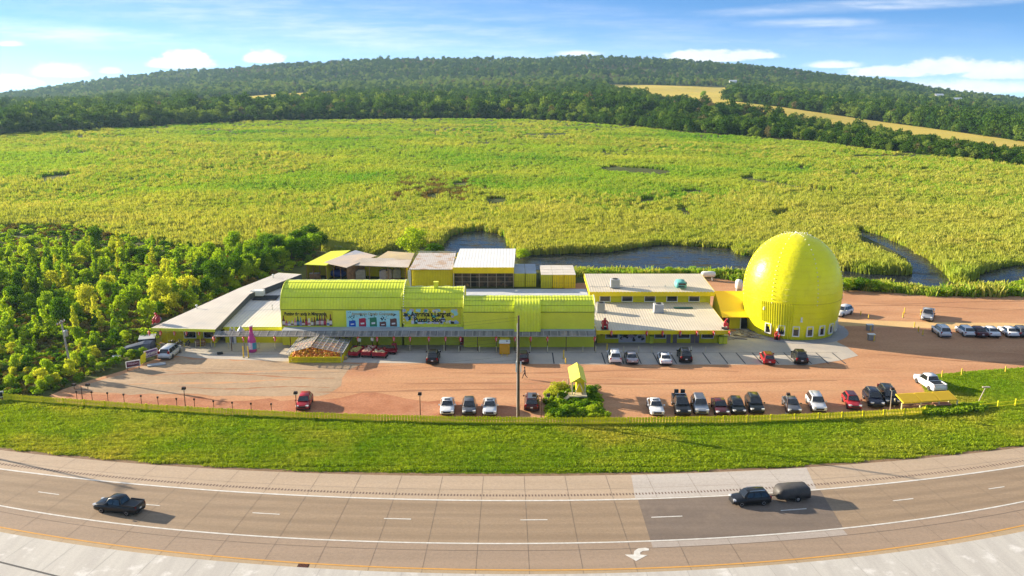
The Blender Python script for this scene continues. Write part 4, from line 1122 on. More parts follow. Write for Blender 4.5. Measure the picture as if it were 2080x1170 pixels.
# ---- murals (flat printed panels)
def mural(parent, Y, x0, y0, x1, y1, mats, paint, name="mural"):
    a, b = P(Y, x0, y0), P(Y, x1, y1); W, H = b.x - a.x, a.z - b.z
    mb = MB(); th = .05
    mb.slot(0); mb.box(((a.x + b.x) / 2, Y - th / 2 - .003, (a.z + b.z) / 2), (W, th, H))
    lay = [Y - th - .008]
    def shp(k, pts, up=0):
        mb.slot(k); mb.face([(a.x + u * W, lay[0] - .004 * up, b.z + v * H) for u, v in pts])
    paint(shp, W / H); o = mb.build(name, mats, parent); return o, a, b, W, H
cols = [(.60, .57, .03), (.03, .02, .015), (.16, .05, .02), (.02, .10, .03), (.45, .05, .08), (.60, .50, .42), (.30, .22, .36), (.55, .20, .20), (.12, .22, .34), (.72, .66, .55), (.68, .55, .02), (.2, .12, .09)]
mcols = [flat(f"print_tone_{'abcdefghijkl'[i]}", c, .6) for i, c in enumerate(cols)]
def bottle(shp, u, w, h, glass, label, up=0, base=.05):
    b = base
    shp(glass, [(u - w, b), (u + w, b), (u + w, b + h * .52), (u + w * .42, b + h * .72), (u + w * .36, b + h), (u - w * .36, b + h), (u - w * .42, b + h * .72), (u - w, b + h * .52)], up)
    shp(label, [(u - w, b + h * .12), (u + w, b + h * .12), (u + w, b + h * .44), (u - w, b + h * .44)], up + 1)
def paint1(shp, asp):
    r = random.Random(2)
    for i in range(16):
        u, v = r.random() * .95 + .02, r.uniform(.35, .75); s = r.uniform(.02, .05)
        shp(10, [(u + s * math.cos(t) / 2, v + s * 2.6 * math.sin(t)) for t in np.linspace(0, 6.28, 9)[:-1]])
    L = [(.02, .03, .68, 2, 5), (.075, .026, .36, 4, 6), (.13, .03, .3, 6, 9), (.19, .03, .34, 5, 11), (.25, .028, .5, 7, 5), (.305, .03, .62, 3, 8), (.36, .026, .56, 8, 6), (.41, .034, .42, 2, 5), (.47, .027, .7, 2, 4), (.525, .03, .48, 9, 7), (.585, .026, .52, 11, 9),
         (.635, .026, .58, 2, 11), (.69, .028, .72, 3, 5), (.74, .026, .74, 2, 7), (.785, .028, .72, 11, 5), (.84, .03, .74, 2, 4), (.90, .028, .42, 9, 8), (.955, .029, .76, 2, 9)]
    for i, (u, w, h, g, l) in enumerate(L): bottle(shp, u, w * .92, h, g, l, up=1 + (i % 3) * 2)
o, a, b, W, H = mural(b1[0], b1[1], 573, 632, 677, 663, mcols, paint1)
lettering("mural_lettering", "Putting the soda in Minnesoda", .72, m_dark, o, ((a.x + b.x) / 2 - .3, b1[1] - .09, a.z - .42), width=W * .83, bold=.03)
mb = MB(); panel(mb, b1[1], 678, 631, 701, 663, .04); mb.build("panel_door", m_limeflat, b1[0])
cy = [(.36, .70, .68), (.02, .09, .42), (.42, .015, .05), (.03, .20, .09), (.14, .06, .045), (.03, .03, .04), (.55, .50, .36), (.14, .35, .32), (.72, .72, .70)]
mcy = [flat(f"candy_tone_{'abcdefghi'[i]}", c, .6) for i, c in enumerate(cy)]
def paint2(shp, asp):
    r = random.Random(4)
    for i in range(46):
        u, v = r.random() * .94 + .03, r.uniform(.42, .95); s = r.uniform(.006, .014)
        shp(r.choice([7, 6, 7, 5]), [(u + s * math.cos(t), v + s * asp * math.sin(t)) for t in np.linspace(0, 6.28, 7)[:-1]])
    for k, u, w, h in ((1, .11, .065, .36), (2, .30, .068, .50), (3, .505, .068, .55), (4, .685, .064, .29), (4, .885, .066, .48)):
        shp(k, [(u - w, .03), (u + w, .03), (u + w * .92, .03 + h), (u + w * .5, .06 + h), (u - w * .6, .02 + h), (u - w * .94, .04 + h)], 1)
        shp(8, [(u - w * .5, .05 + h * .22), (u + w * .5, .07 + h * .22), (u + w * .5, .07 + h * .42), (u - w * .5, .05 + h * .42)], 2)
        for i in range(7):
            uu, vv, s = u + r.uniform(-.05, .05), .12 + h + r.uniform(0, .2), r.uniform(.009, .016)
            shp(5 if u > .6 and u < .8 else r.choice([5, 7, 3]), [(uu + s * math.cos(t), vv + s * asp * math.sin(t)) for t in np.linspace(0, 6.28, 7)[:-1]], 2)
o, a, b, W, H = mural(b1[0], b1[1], 703, 631, 812, 664, mcy, paint2)
lettering("mural_lettering", "America's Candy Company", .55, flat("pale_lettering", (.40, .34, .18), .6), o, ((a.x + b.x) / 2, b1[1] - .09, a.z - .48), width=W * .8, bold=.02)
pz = [(.60, .57, .03), (.45, .40, .50), (.30, .62, .60), (.02, .04, .05), (.05, .33, .30), (.60, .58, .62), (.55, .62, .35), (.30, .42, .55)]
mpz = [flat(f"puzzle_tone_{'abcdefgh'[i]}", c, .6) for i, c in enumerate(pz)]
def paint3(shp, asp):
    r = random.Random(9)
    for i in range(88):
        u, v = r.random() * .95 + .025, r.random() * .88 + .06
        if .2 < u < .84 and .28 < v < .82 and r.random() < .8: continue
        s = r.uniform(.018, .042); k = r.choice([1, 2, 2, 5, 5, 6, 7, 3, 4]); t0 = r.random() * 6
        pts = []
        for j in range(16):
            t = t0 + j * 6.283 / 16; q = s * (1 + .3 * (1 if j % 4 == 0 else (-.25 if j % 4 == 2 else 0))); pts.append((u + q * math.cos(t), v + q * asp * math.sin(t)))
        pts = [(min(.995, max(.005, x)), min(.99, max(.01, y))) for x, y in pts]
        shp(k, pts, i % 6)
o, a, b, W, H = mural(b2[0], b2[1], 816.5, 627, 936, 658, mpz, paint3)
lettering("mural_lettering", "America's Largest", 1.05, m_dark, o, ((a.x + b.x) / 2 - .1, b2[1] - .1, a.z - .85), width=W * .69, bold=.035)
lettering("mural_lettering", "Puzzle Store", 1.0, m_dark, o, ((a.x + b.x) / 2 - .25, b2[1] - .1, a.z - 1.72), width=W * .54, bold=.035)

# ---- front walk: flat grey strip, ribbed see-through canopy on posts, picket rail and shop wall
Yc = G(900, 683, 2.35).y; Yb = G(900, 672, 2.8).y
xl, xr = xat(Yc, 2.4, 433), xat(Yc, 2.4, 1211)
t = thing("front_canopy", "long ribbed porch canopy along the front of the arched stores, red lamps on its posts", "canopy", ((xl + xr) / 2, Yc, 0))
m_can = surf("canopy_sheet", (.25, .235, .215), (.19, .17, .15), .5, scale=.8, rib=0, ribs=.72, ribcol=.8, bump=.04, c3=(.46, .33, .22), s3=.15, fine=.1)
mb = MB(); mb.slab([(xl, Yc, 2.38), (xr, Yc, 2.38), (xr, Yb, 2.8), (xl, Yb, 2.8)], .06); mb.build("canopy_sheet", m_can, t)
mb = MB()
for i in range(int((xr - xl) / 1.05)):
    x = xl + .5 + i * 1.05; mb.face([(x - .05, Yc - .02, 2.40), (x + .05, Yc - .02, 2.40), (x + .05, Yb, 2.82), (x - .05, Yb, 2.82)])
mb.box(((xl + xr) / 2, Yc - .05, 2.36), (xr - xl, .08, .12)); mb.build("canopy_frame", flat("canopy_frame", (.40, .36, .31), .5), t)
Ys = G(900, 665, 2.9).y
mb = MB(); xl2 = xat(Yb, 2.8, 572); mb.slab([(xl2, Yb + .01, 2.84), (xr, Yb + .01, 2.84), (xr, Ys + .3, 2.9), (xl2, Ys + .3, 2.9)], .08); mb.build("flat_roof", m_grey, t)
mb = MB(); xw0, xw1 = xat(Yw, 0, 572), xat(Yw, 0, 1212); mb.box(((xw0 + xw1) / 2, Yw + .9, 1.3), (xw1 - xw0, .3, 2.6)); mb.build("wall", m_wall, t)
post_x = [470, 512, 590, 640, 690, 727, 766, 800, 833, 871, 905, 935, 970, 1008, 1046, 1078, 1112, 1150, 1208]
for x in post_x:
    X = xat(Yc + .2, 1.2, x); mb = MB(); mb.box((X, Yc + .2, 1.17), (.1, .1, 2.3)); mb.build("post", m_brown, t)
r = random.Random(12)
for i, x in enumerate(range(600, 1205, 27)):                          # dark shop windows and wares behind the rail
    c = P(Yw + .75, x, 688); mb = MB(); mb.box((c.x, Yw + .72, 1.35), (1.5, .06, 1.3)); mb.build("display", [flat("ware_dark", (.03, .05, .035), .6), flat("ware_blue", (.03, .07, .2), .6), flat("ware_red", (.22, .03, .03), .6), flat("ware_pale", (.4, .38, .33), .6)][0 if x < 1060 else r.choice([1, 1, 2, 3, 0])], t)
segs = [(566, 600), (700, 1020), (1095, 1210)]
for s0, s1 in segs:
    x = s0
    while x < s1:
        xe = min(x + 34, s1); mb = MB(); Yp = G(900, 696).y
        A, B = xat(Yp, .4, x + 1), xat(Yp, .4, xe - 1); k = A
        while k < B: mb.box((k, Yp, .38), (.09, .03, .7)); k += .2
        mb.box(((A + B) / 2, Yp + .03, .6), (B - A, .03, .07)); mb.box(((A + B) / 2, Yp + .03, .2), (B - A, .03, .07))
        pf = thing("picket_rail", f"short pale yellow picket rail under the canopy {'by the pumpkin stand' if x < 660 else ('below the candy and puzzle murals' if x < 940 else ('left of the orange kiosk' if x < 1022 else 'below the blue shop displays'))}", "fence", ((A + B) / 2, Yp, 0), "picket rails under the canopy " + ('by the stand' if x < 660 else ('below the murals' if x < 940 else ('left of the kiosk' if x < 1022 else 'below the displays'))))
        mb.build("pickets", flat("pale_yellow", (.66, .60, .26), .6), pf); x = xe

# ---- right building: low front hall, upper storey set back
Zr = 2.75
rF = [G(1212, 671, Zr), G(1483, 671, Zr)]; Yu = G(1320, 614, 3.3).y
t = thing("yellow_hall", "two-storey yellow hall with cream ribbed roofs, left of the egg dome", "building", ((rF[0].x + rF[1].x) / 2, rF[0].y + 12, 0))
q = [rF[0], rF[1], Vector((rF[1].x - .2, Yu, 3.3)), Vector((rF[0].x - .1, Yu, 3.3))]
mb = MB(); mb.slab(q, .1); mb.build("lower_roof", m_cream, t)
mb = MB(); fascia(mb, q[0], q[1], .6); fascia(mb, q[1], q[2], .6); fascia(mb, q[3], q[0], .6); mb.build("fascia", m_yel, t)
mb = MB(); xa, xb = xat(Yw, 0, 1213), xat(Yw, 0, 1470); mb.box(((xa + xb) / 2, (Yw + Yu) / 2, 1.25), (xb - xa, Yu - Yw, 2.5)); mb.build("wall", m_wall, t)
for x, w in ((1243, 2.0), (1341, 1.8), (1389, 1.9), (1437, 1.9)): window(t, (P(Yw, x, 683).x, Yw, 1.3), w, 1.1)
for x in (1358, 1371, 1407, 1416):
    mb = MB(); c = P(Yw, x, 685); mb.box((c.x, Yw - .03, .95), (.62, .06, 1.85)); mb.build("door", flat("mauve_door", (.22, .17, .17), .6), t)
r = random.Random(8); mb = MB(); c0, c1 = P(Yw, 1257, 676), P(Yw, 1311, 694)
mb.slot(0).box(((c0.x + c1.x) / 2, Yw - .03, 1.05), (c1.x - c0.x, .05, 1.9))
for i in range(60):
    u, v = r.uniform(c0.x + .3, c1.x - .3), r.uniform(.45, 1.9); s = r.uniform(.1, .3); k = r.choice([1, 2, 3, 4, 5]); k = k if v > .8 or u > c0.x + 2 else 0
    mb.slot(k).face([(u + s * math.cos(a_) * r.uniform(.6, 1.2), Yw - .062 - .002 * (i % 8), v + s * math.sin(a_) * r.uniform(.5, 1.1)) for a_ in np.linspace(0, 6.28, 9)[:-1]])
mb.build("mural", [flat("mural_pale", (.5, .48, .5), .6), flat("mural_dark", (.06, .05, .03), .6), flat("mural_brown", (.22, .14, .06), .6), flat("mural_teal", (.05, .12, .14), .6), flat("mural_mauve", (.4, .28, .3), .6), flat("mural_black", (.02, .02, .02), .6)], t)
c = P(Yw, 1222, 682); mb = MB(); mb.lathe([(.3, -.04), (.3, .0)], (c.x, Yw, 1.55), 14, 'y'); mb.lathe([(.17, -.06), (.17, .0)], (c.x, Yw, 1.55), 12, 'y'); mb.build("wall_clock", m_brown, t)
# upper storey
zu0 = 3.2; zu1 = zat(Yu, 598); zf1 = zat(Yu - .8, 592.5)
ux0, ux1 = xat(Yu, 4, 1197), xat(Yu, 4, 1449)
Yub = G(1300, 556, zf1 + .5).y
mb = MB(); mb.box(((ux0 + ux1) / 2 + .1, (Yu + Yub) / 2 - .5, (zu1 + 1.0) / 2), (ux1 - ux0 - 1.2, Yub - Yu - 1.0, zu1 - 1.0)); mb.build("upper_wall", m_wall, t)
q = [Vector((ux0, Yu - .8, zf1)), Vector((ux1, Yu - .8, zf1)), Vector((ux1, Yub, zf1 + .5)), Vector((ux0, Yub, zf1 + .5))]
mb = MB(); mb.slab(q, .1); mb.build("upper_roof", m_cream, t)
mb = MB(); fascia(mb, q[0], q[1], .75); fascia(mb, q[3], q[0], .75); fascia(mb, q[1], q[2], .75); mb.build("upper_fascia", m_yel, t)
for x in (1229, 1274, 1320, 1365, 1410): window(t, (xat(Yu, 4, x), Yu, zat(Yu, 606.5)), 1.85, 1.05, 0, .1)
mb = MB()
for i in range(36): mb.box((ux0 + (ux1 - ux0) * (i + .5) / 36, Yu - .92, zf1 - .02), (.1, .1, .08))
mb.build("snow_guard", m_trim, t)
mb = MB()
for x in (1204, 1232, 1286, 1318, 1351): p = G(x, 583, zf1 + .2); mb.tube(p, p + Vector((0, 0, .3)), .07)
p0, p1 = G(1198, 582, zf1 + .25), G(1372, 583, zf1 + .25); mb.tube(p0, p1, .03); mb.build("roof_pipe", m_steel, t)
mb = MB(); p0, p1 = G(1369, 626, 3.2), G(1407, 626, 3.2); mb.box(((p0.x + p1.x) / 2, p0.y, 3.28), (p1.x - p0.x, .7, .12)); mb.build("roof_grille", flat("dark_teal", (.02, .09, .075), .6), t)

# ---- link to the dome
t = thing("link_building", "orange yellow lean-to roof linking the hall with the egg dome, doorway below", "building", (G(1490, 640).x, G(1490, 640).y, 0))
Yl = G(1500, 668).y; zl = zat(Yl - 1.2, 644)
La, Lb = P(Yl - 1.2, 1467, 644), P(Yl - 1.2, 1536, 644); Yt = Yl + 6; Lc, Ld = P(Yt, 1513, 591), P(Yt, 1452, 591)
mb = MB(); mb.slab([La, Lb, Lc, Ld], .12); mb.build("roof", surf("orange_yellow_panel", (.80, .50, .01), (.76, .56, .012), .55, scale=.12, fine=.03), t)
mb = MB(); x0_, x1_ = xat(Yl, 1, 1466), xat(Yl, 1, 1545); mb.box(((x0_ + x1_) / 2, Yl + 3, zl / 2 - .1), (x1_ - x0_, 6, zl - .2)); mb.face([La, (La.x, Yt, La.z - .3), Ld]); mb.build("wall", m_wall, t)
c = P(Yl, 1511, 656); mb = MB(); mb.box((c.x, Yl - .04, 1.05), (1.1, .08, 2.1)); mb.build("doorway", m_dark, t)
c = P(Yl, 1472, 652); mb = MB(); mb.box((c.x, Yl - .04, 1.0), (1.5, .08, 2.0)); mb.build("door", flat("maroon_door", (.12, .03, .03), .5), t)
mb = MB(); c = P(Yl, 1504, 656); mb.box((c.x - .0, Yl - .05, 1.05), (.12, .1, 2.1)); mb.build("door_frame", m_trim, t)
mb = MB(); r = random.Random(4)
for i in range(42):                                                    # weathered bark and root display by the doorway
    a = G(r.uniform(1462, 1535), r.uniform(672, 690)); mb.tube((a.x, a.y, .08 + r.random() * .25), (a.x + r.uniform(.6, 2.2), a.y + r.uniform(-.8, .5), .05 + r.random() * .15), r.uniform(.05, .14), .04, 5)
p = G(1497, 682); tag(mb.build("driftwood_pile", surf("driftwood", (.40, .36, .30), (.18, .13, .09), .9, scale=1.2), loc=(p.x, p.y, .045)), "pile of pale driftwood and roots on the paving left of the dome", "driftwood")

# ---- the egg dome
ec = G(1603, 667); R0 = 84 / F_PX * (ec.y * cP + (CAM_H - 2) * sP)
sc_px = (ec.y * cP + (CAM_H - 6) * sP) / F_PX
ztop = None
def egg_profile(Ht, Rm, Rb, zmx):
    pr = []
    for i in range(11):
        z = zmx * i / 10; f = 1 - z / zmx; pr.append((Rm - (Rm - Rb) * f ** 1.9, z))
    for th in np.linspace(0, math.pi / 2, 26)[1:]:
        pr.append((Rm * math.cos(th) ** .93, zmx + (Ht - zmx) * math.sin(th)))
    return pr
Rm = 96.5 * sc_px
best = None
for Ht in np.linspace(11, 20, 91):
    row = min(project(ec.x, ec.y - r_ * math.cos(s_), z_)[1] for r_, z_ in egg_profile(Ht, Rm, R0, 6.6) for s_ in (0, 1.57, 3.14))
    if best is None or abs(row - 472) < best[0]: best = (abs(row - 472), Ht)
EH = best[1]; prof = egg_profile(EH, Rm, R0, 6.6)
t = thing("egg_dome", "giant glossy yellow egg-shaped dome with a ring of white-framed windows at its foot", "dome", tuple(ec))
def egg_mat():
    m, nt, out = new_mat("egg_paint"); pos = wpos(nt); b = N(nt, 'ShaderNodeBsdfPrincipled')
    f = ramp(nt, noise(nt, pos, .25, 3), .35, .65); c = mixc(nt, f, (.80, .75, .012), (.72, .66, .012)); c = mixc(nt, math_(nt, 'MULTIPLY', ramp(nt, noise(nt, pos, .9, 5, .65, (2.2, 2.2, .18)), .5, .75), .35), c, (.58, .53, .03))
    nt.links.new(c, b.inputs['Base Color']); b.inputs['Roughness'].default_value = .36; b.inputs['Specular IOR Level'].default_value = .24
    sx = N(nt, 'ShaderNodeSeparateXYZ'); nt.links.new(pos, sx.inputs[0])
    w = math_(nt, 'ABSOLUTE', math_(nt, 'SUBTRACT', math_(nt, 'FRACT', math_(nt, 'MULTIPLY', sx.outputs[2], 1.1)), .5))
    h = math_(nt, 'ADD', math_(nt, 'MULTIPLY', math_(nt, 'GREATER_THAN', w, .47), -.35), noise(nt, pos, 1.4, 3, .6))
    bp = N(nt, 'ShaderNodeBump'); bp.inputs['Distance'].default_value = .06; nt.links.new(h, bp.inputs['Height']); nt.links.new(bp.outputs[0], b.inputs['Normal'])
    nt.links.new(b.outputs[0], out.inputs[0]); return m
m_egg = egg_mat()
NSEG = 64
mb = MB(); rows = []
for r_, z_ in prof: rows.append([(ec.x + r_ * math.cos(2 * math.pi * i / NSEG), ec.y + r_ * math.sin(2 * math.pi * i / NSEG), z_) for i in range(NSEG)])
mb.grid(rows, True); mb.build("shell", m_egg, t, smooth=True)
# lower skirt: ribbed sheet proud of the shell, square bays
mb = MB()
def egg_r(z): return float(np.interp(z, [p[1] for p in prof], [p[0] for p in prof]))
view = math.atan2(-ec.y, -ec.x)
for k in range(15):
    a0 = view - .62 + k * .048
    for d, pr in ((0, .03),):
        zs = np.linspace(0.2, 5.85, 9)
        if k < 4: zs = np.linspace(2.6, 5.85, 9)
        mb.grid([[(ec.x + (egg_r(z) + .02) * math.cos(a0), ec.y + (egg_r(z) + .02) * math.sin(a0), z) for z in zs], [(ec.x + (egg_r(z) + .11) * math.cos(a0 + .012), ec.y + (egg_r(z) + .11) * math.sin(a0 + .012), z) for z in zs],
                 [(ec.x + (egg_r(z) + .02) * math.cos(a0 + .03), ec.y + (egg_r(z) + .02) * math.sin(a0 + .03), z) for z in zs]])
mb.build("ribbed_sheet", m_egg, t)
mb = MB()
for i in range(NSEG):
    a0, a1 = 2 * math.pi * i / NSEG, 2 * math.pi * (i + 1) / NSEG; r_ = egg_r(5.9) + .03
    mb.tube((ec.x + r_ * math.cos(a0), ec.y + r_ * math.sin(a0), 5.9), (ec.x + r_ * math.cos(a1), ec.y + r_ * math.sin(a1), 5.9), .035, .035, 4, False)
mb.build("seam_ring", flat("egg_seam", (.5, .42, .01), .6), t)
for k in range(7):
    a0 = view + .52 + k * 2 * math.pi / 7; mb = MB()
    for z in np.arange(5.8, EH - .15, .62): mb.ball((ec.x + (egg_r(z) + .09) * math.cos(a0), ec.y + (egg_r(z) + .09) * math.sin(a0), z), .085, 6)
    for f in np.linspace(.1, .9, 5):
        r_ = egg_r(EH - .4) * f; mb.ball((ec.x + r_ * math.cos(a0), ec.y + r_ * math.sin(a0), EH + .08 - .25 * f * f), .085, 6)
    mb.build("light_string", flat("bulb_white", (.8, .78, .7), .3), t)
for k in range(20):
    a0 = view - .45 + .297 * k
    if k > 10: break
    zc = 1.55; r_ = egg_r(zc) - .05; window(t, (ec.x + r_ * math.cos(a0), ec.y + r_ * math.sin(a0), zc), 1.05, 1.65, a0 + math.pi / 2, .28, .13)
c = (ec.x + egg_r(3.4) * math.cos(view + .23), ec.y + egg_r(3.4) * math.sin(view + .23), 3.6); mb = MB(); mb.box(c, (.22, .3, .6)); mb.box((c[0], c[1] - .1, c[2] - .35), (.3, .3, .2)); mb.build("wall_lamp", m_trim, t)
c = (ec.x + egg_r(4.6) * math.cos(view - .55), ec.y + egg_r(4.6) * math.sin(view - .55), 4.7); mb = MB(); mb.box(c, (.25, .3, .5)); mb.build("wall_lamp", m_trim, t)
mb = MB(); pts = [(ec.x + (R0 + 2.4) * math.cos(a), ec.y + (R0 + 2.0) * math.sin(a), .058) for a in np.linspace(0, 2 * math.pi, 48)[:-1]]; mb.face(pts)
tag(mb.build("dome_paving", surf("dome_paving", (.30, .29, .30), (.26, .255, .26), .85, scale=.4, fine=.06)), kind='structure')
p = G(1500, 592); tk = thing("propane_tank", "white capsule tank with legs standing left of the dome's back", "tank", (p.x, p.y, 0))
mb = MB(); mb.lathe([(.02, -1.0), (.5, -.85), (.7, -.5), (.7, .5), (.5, .85), (.02, 1.0)], (p.x, p.y, 1.4), 14, 'z'); mb.build("tank_shell", m_trim, tk, True); mb = MB(); mb.box((p.x, p.y, .25), (.9, .9, .5)); mb.build("base", m_steel, tk)
p = G(1438, 570); tk = thing("propane_tank", "white sideways tank peeping out behind the hall roof", "tank", (p.x, p.y, 0))
mb = MB(); mb.lathe([(.02, -1.5), (.45, -1.35), (.6, -1.0), (.6, 1.0), (.45, 1.35), (.02, 1.5)], (p.x, p.y, 1.3), 14, 'x'); mb.build("tank_shell", m_trim, tk, True)
for dx in (-.9, .9):
    mb = MB(); mb.box((p.x + dx, p.y, .35), (.2, .8, .7)); mb.build("leg", m_steel, tk)

# ---- the yard behind: open shed, rusty shed, containers, old sheds
Yo = G(980, 584).y
t = thing("open_shed", "tall open-fronted shed with white ribbed roof and yellow header, wares inside", "shed", (xat(Yo, 0, 983), Yo + 5, 0))
zh0, zh1 = zat(Yo, 555), zat(Yo, 543); xa, xb = xat(Yo, 3, 920), xat(Yo, 3, 1044); Ybk = G(980, 505, zh1 + .6).y
mb = MB(); mb.slab([(xa, Yo, zh1), (xb, Yo, zh1), (xb + .4, Ybk, zh1 + .6), (xa + .5, Ybk, zh1 + .6)], .1); mb.build("roof", surf("pale_roof", (.78, .76, .70), (.72, .70, .64), .45, scale=.3, rib=0, ribs=1.6, ribcol=.25, bump=.04), t)
mb = MB(); mb.box(((xa + xb) / 2, Yo - .05, (zh0 + zh1) / 2), (xb - xa, .1, zh1 - zh0)); mb.build("header", m_yel, t)
mb = MB(); mb.box(((xa + xb) / 2, Ybk - .6, zh1 / 2), (xb - xa, .12, zh1 - .2)); mb.box((xa + .1, (Yo + Ybk) / 2, zh1 / 2 - .05), (.12, Ybk - Yo - 1.4, zh1 - .2)); mb.box((xb - .1, (Yo + Ybk) / 2, zh1 / 2 - .05), (.12, Ybk - Yo - 1.4, zh1 - .2)); mb.build("wall", m_yel, t)
mb = MB(); mb.box(((xa + xb) / 2, Yo + 1.0, zh0 / 2), (xb - xa - .4, .08, zh0)); mb.build("plastic_curtain", surf("smoky_sheet", (.11, .075, .05), (.03, .03, .03), .3, scale=.7, lo=.4, hi=.6, c3=(.33, .19, .09), s3=.4), t)
for x in np.linspace(xa + .1, xb - .1, 8): mb = MB(); mb.box((x, Yo + .05, zh0 / 2), (.09, .1, zh0)); mb.build("post", m_trim if x < xa + .2 else flat("pale_timber", (.4, .34, .27), .8), t)
mb = MB()
for z in (.9, 1.9): mb.box(((xa + xb) / 2, Yo + .93, z), (xb - xa - .5, .05, .06))
mb.build("rail", flat("pale_timber", (.4, .34, .27), .8), t)
mb = MB(); c = P(Yo, 961, 570); mb.box((c.x, Yo + .94, 1.15), (1.0, .06, 2.2)); mb.build("doorway", m_dark, t)
Yr = G(880, 583).y
t = thing("rusty_shed", "yellow shed with rust-streaked white corrugated roof left of the open shed", "shed", (xat(Yr, 0, 880), Yr + 5, 0))
zr = zat(Yr, 547); xa, xb = xat(Yr, 3, 831), xat(Yr, 3, 919); Yrb = G(880, 513, zr + .8).y
mb = MB(); mb.slab([(xa, Yr, zr), (xb, Yr, zr), (xb, Yrb, zr + .8), (xa + .6, Yrb, zr + .8)], .1); mb.build("roof", m_rust, t)
mb = MB(); mb.box(((xa + xb) / 2 + .2, (Yr + Yrb) / 2 + .3, zr / 2), (xb - xa - .4, Yrb - Yr - .6, zr - .15)); mb.build("wall", m_yelrib, t)
mb = MB(); c = P(Yr, 834, 565); mb.box((c.x - .2, Yr - .1, zr / 2), (.6, .08, zr * .9)); mb.build("door", m_trim, t)
mb = MB(); mb.tube((xa + .4, Yrb + .2, zr + 1.0), (xb, Yrb + .2, zr + 1.0), .05, .05, 6); mb.build("gutter", m_trim, t)
def container(label, x0, x1, yfoot, col, roofm, group, depth=8.5, hz=2.6):
    Y0 = G(1100, yfoot).y; a, b = xat(Y0, 1, x0), xat(Y0, 1, x1)
    t = thing("shipping_container", label, "container", ((a + b) / 2, Y0, 0), group)
    mb = MB(); mb.box(((a + b) / 2, Y0 + depth / 2, hz / 2 + .06), (b - a, depth, hz)); mb.build("body", [col], t)
    mb = MB(); mb.slab([(a - .03, Y0 - .02, hz + .12), (b + .03, Y0 - .02, hz + .12), (b + .03, Y0 + depth, hz + .14), (a - .03, Y0 + depth, hz + .14)], .05)
    for k in range(3): mb.tube((a, Y0 + 2 + k * 2.4, hz + .14), (b, Y0 + 2 + k * 2.4, hz + .14), .03, .03, 4)
    mb.build("roof", roofm, t)
    for s in (0, 1):
        x0_, x1_ = a + (b - a) * (.03 + .485 * s), a + (b - a) * (.485 + .485 * s); mb = MB(); mb.box(((x0_ + x1_) / 2, Y0 - .035, hz / 2 + .06), (x1_ - x0_ - .03, .05, hz - .2)); d = mb.build("door", [col], t)
        mb = MB()
        for f in (.3, .72): X = x0_ + (x1_ - x0_) * f; mb.tube((X, Y0 - .09, .2), (X, Y0 - .09, hz - .1), .03, .03, 6); mb.box((X, Y0 - .09, 1.1), (.3, .06, .07))
        mb.build("lock_rod", flat("lock_steel", (.3, .27, .04), .5, .3), d)
    return t
gsh = surf("grey_box_roof", (.37, .40, .42), (.31, .34, .36), .6, scale=.3, fine=.06); tsh = surf("cream_box_roof", (.62, .56, .47), (.55, .49, .41), .6, scale=.4, fine=.05)
lime_c = surf("lime_container", (.52, .52, .03), (.46, .46, .03), .5, scale=.6, rib=0, ribs=3.3, ribcol=.25, bump=.04); yel_c = surf("yellow_container", (.78, .60, .015), (.72, .54, .015), .5, scale=.6, rib=0, ribs=3.3, ribcol=.25, bump=.04)
container("lime shipping container with grey roof against the open shed", 1044.5, 1066, 583, lime_c, gsh, "grey-roofed containers")
container("lime shipping container with grey roof, right one of the grey-roofed pair", 1067.5, 1089, 583, lime_c, gsh, "grey-roofed containers")
container("lime yellow shipping container with cream roof next to the dark gap", 1099, 1122, 586, lime_c, tsh, "cream-roofed containers")
container("yellow shipping container with cream roof, middle of the cream-roofed three", 1123, 1145, 586, yel_c, tsh, "cream-roofed containers")
container("yellow shipping container with cream roof at the outer end by the hall", 1146, 1169, 586, yel_c, tsh, "cream-roofed containers")
# loading deck in the yard between
Yd0, Yd1 = G(1000, 601).y, G(1000, 588).y
mb = MB(); xa, xb = xat(Yd0, 0, 930), xat(Yd0, 0, 1195); mb.box(((xa + xb) / 2, (Yd0 + Yd1) / 2 - 2, .06), (xb - xa, Yd1 - Yd0 + 4, .12)); o = mb.build("yard_slab", surf("pale_grey_roof", (.55, .55, .55), (.48, .49, .5), .6, scale=.3, fine=.06), loc=((xa + xb) / 2, Yd0, 0)); tag(o, kind='structure')
xa, xb = xat(b1[1] + 2 * b1[6], 0, 590), xat(b1[1] + 2 * b1[6], 0, 925); Yk = b1[1] + 2 * b1[6] + .2
mb = MB(); mb.slab([(xa, Yk, 4.4), (xb, Yk, 3.6), (xb, Yk + 5.0, 3.4), (xa, Yk + 5.0, 4.2)], .15); mb.box(((xa + xb) / 2, Yk + 2.5, 1.6), (xb - xa - .5, 4.6, 3.2)); o = mb.build("back_room", surf("cream_flat_roof", (.62, .58, .50), (.54, .51, .45), .6, scale=.3, fine=.05), loc=((xa + xb) / 2, Yk, 0)); tag(o, "long cream flat roofed back room behind the tallest arched store", "building")
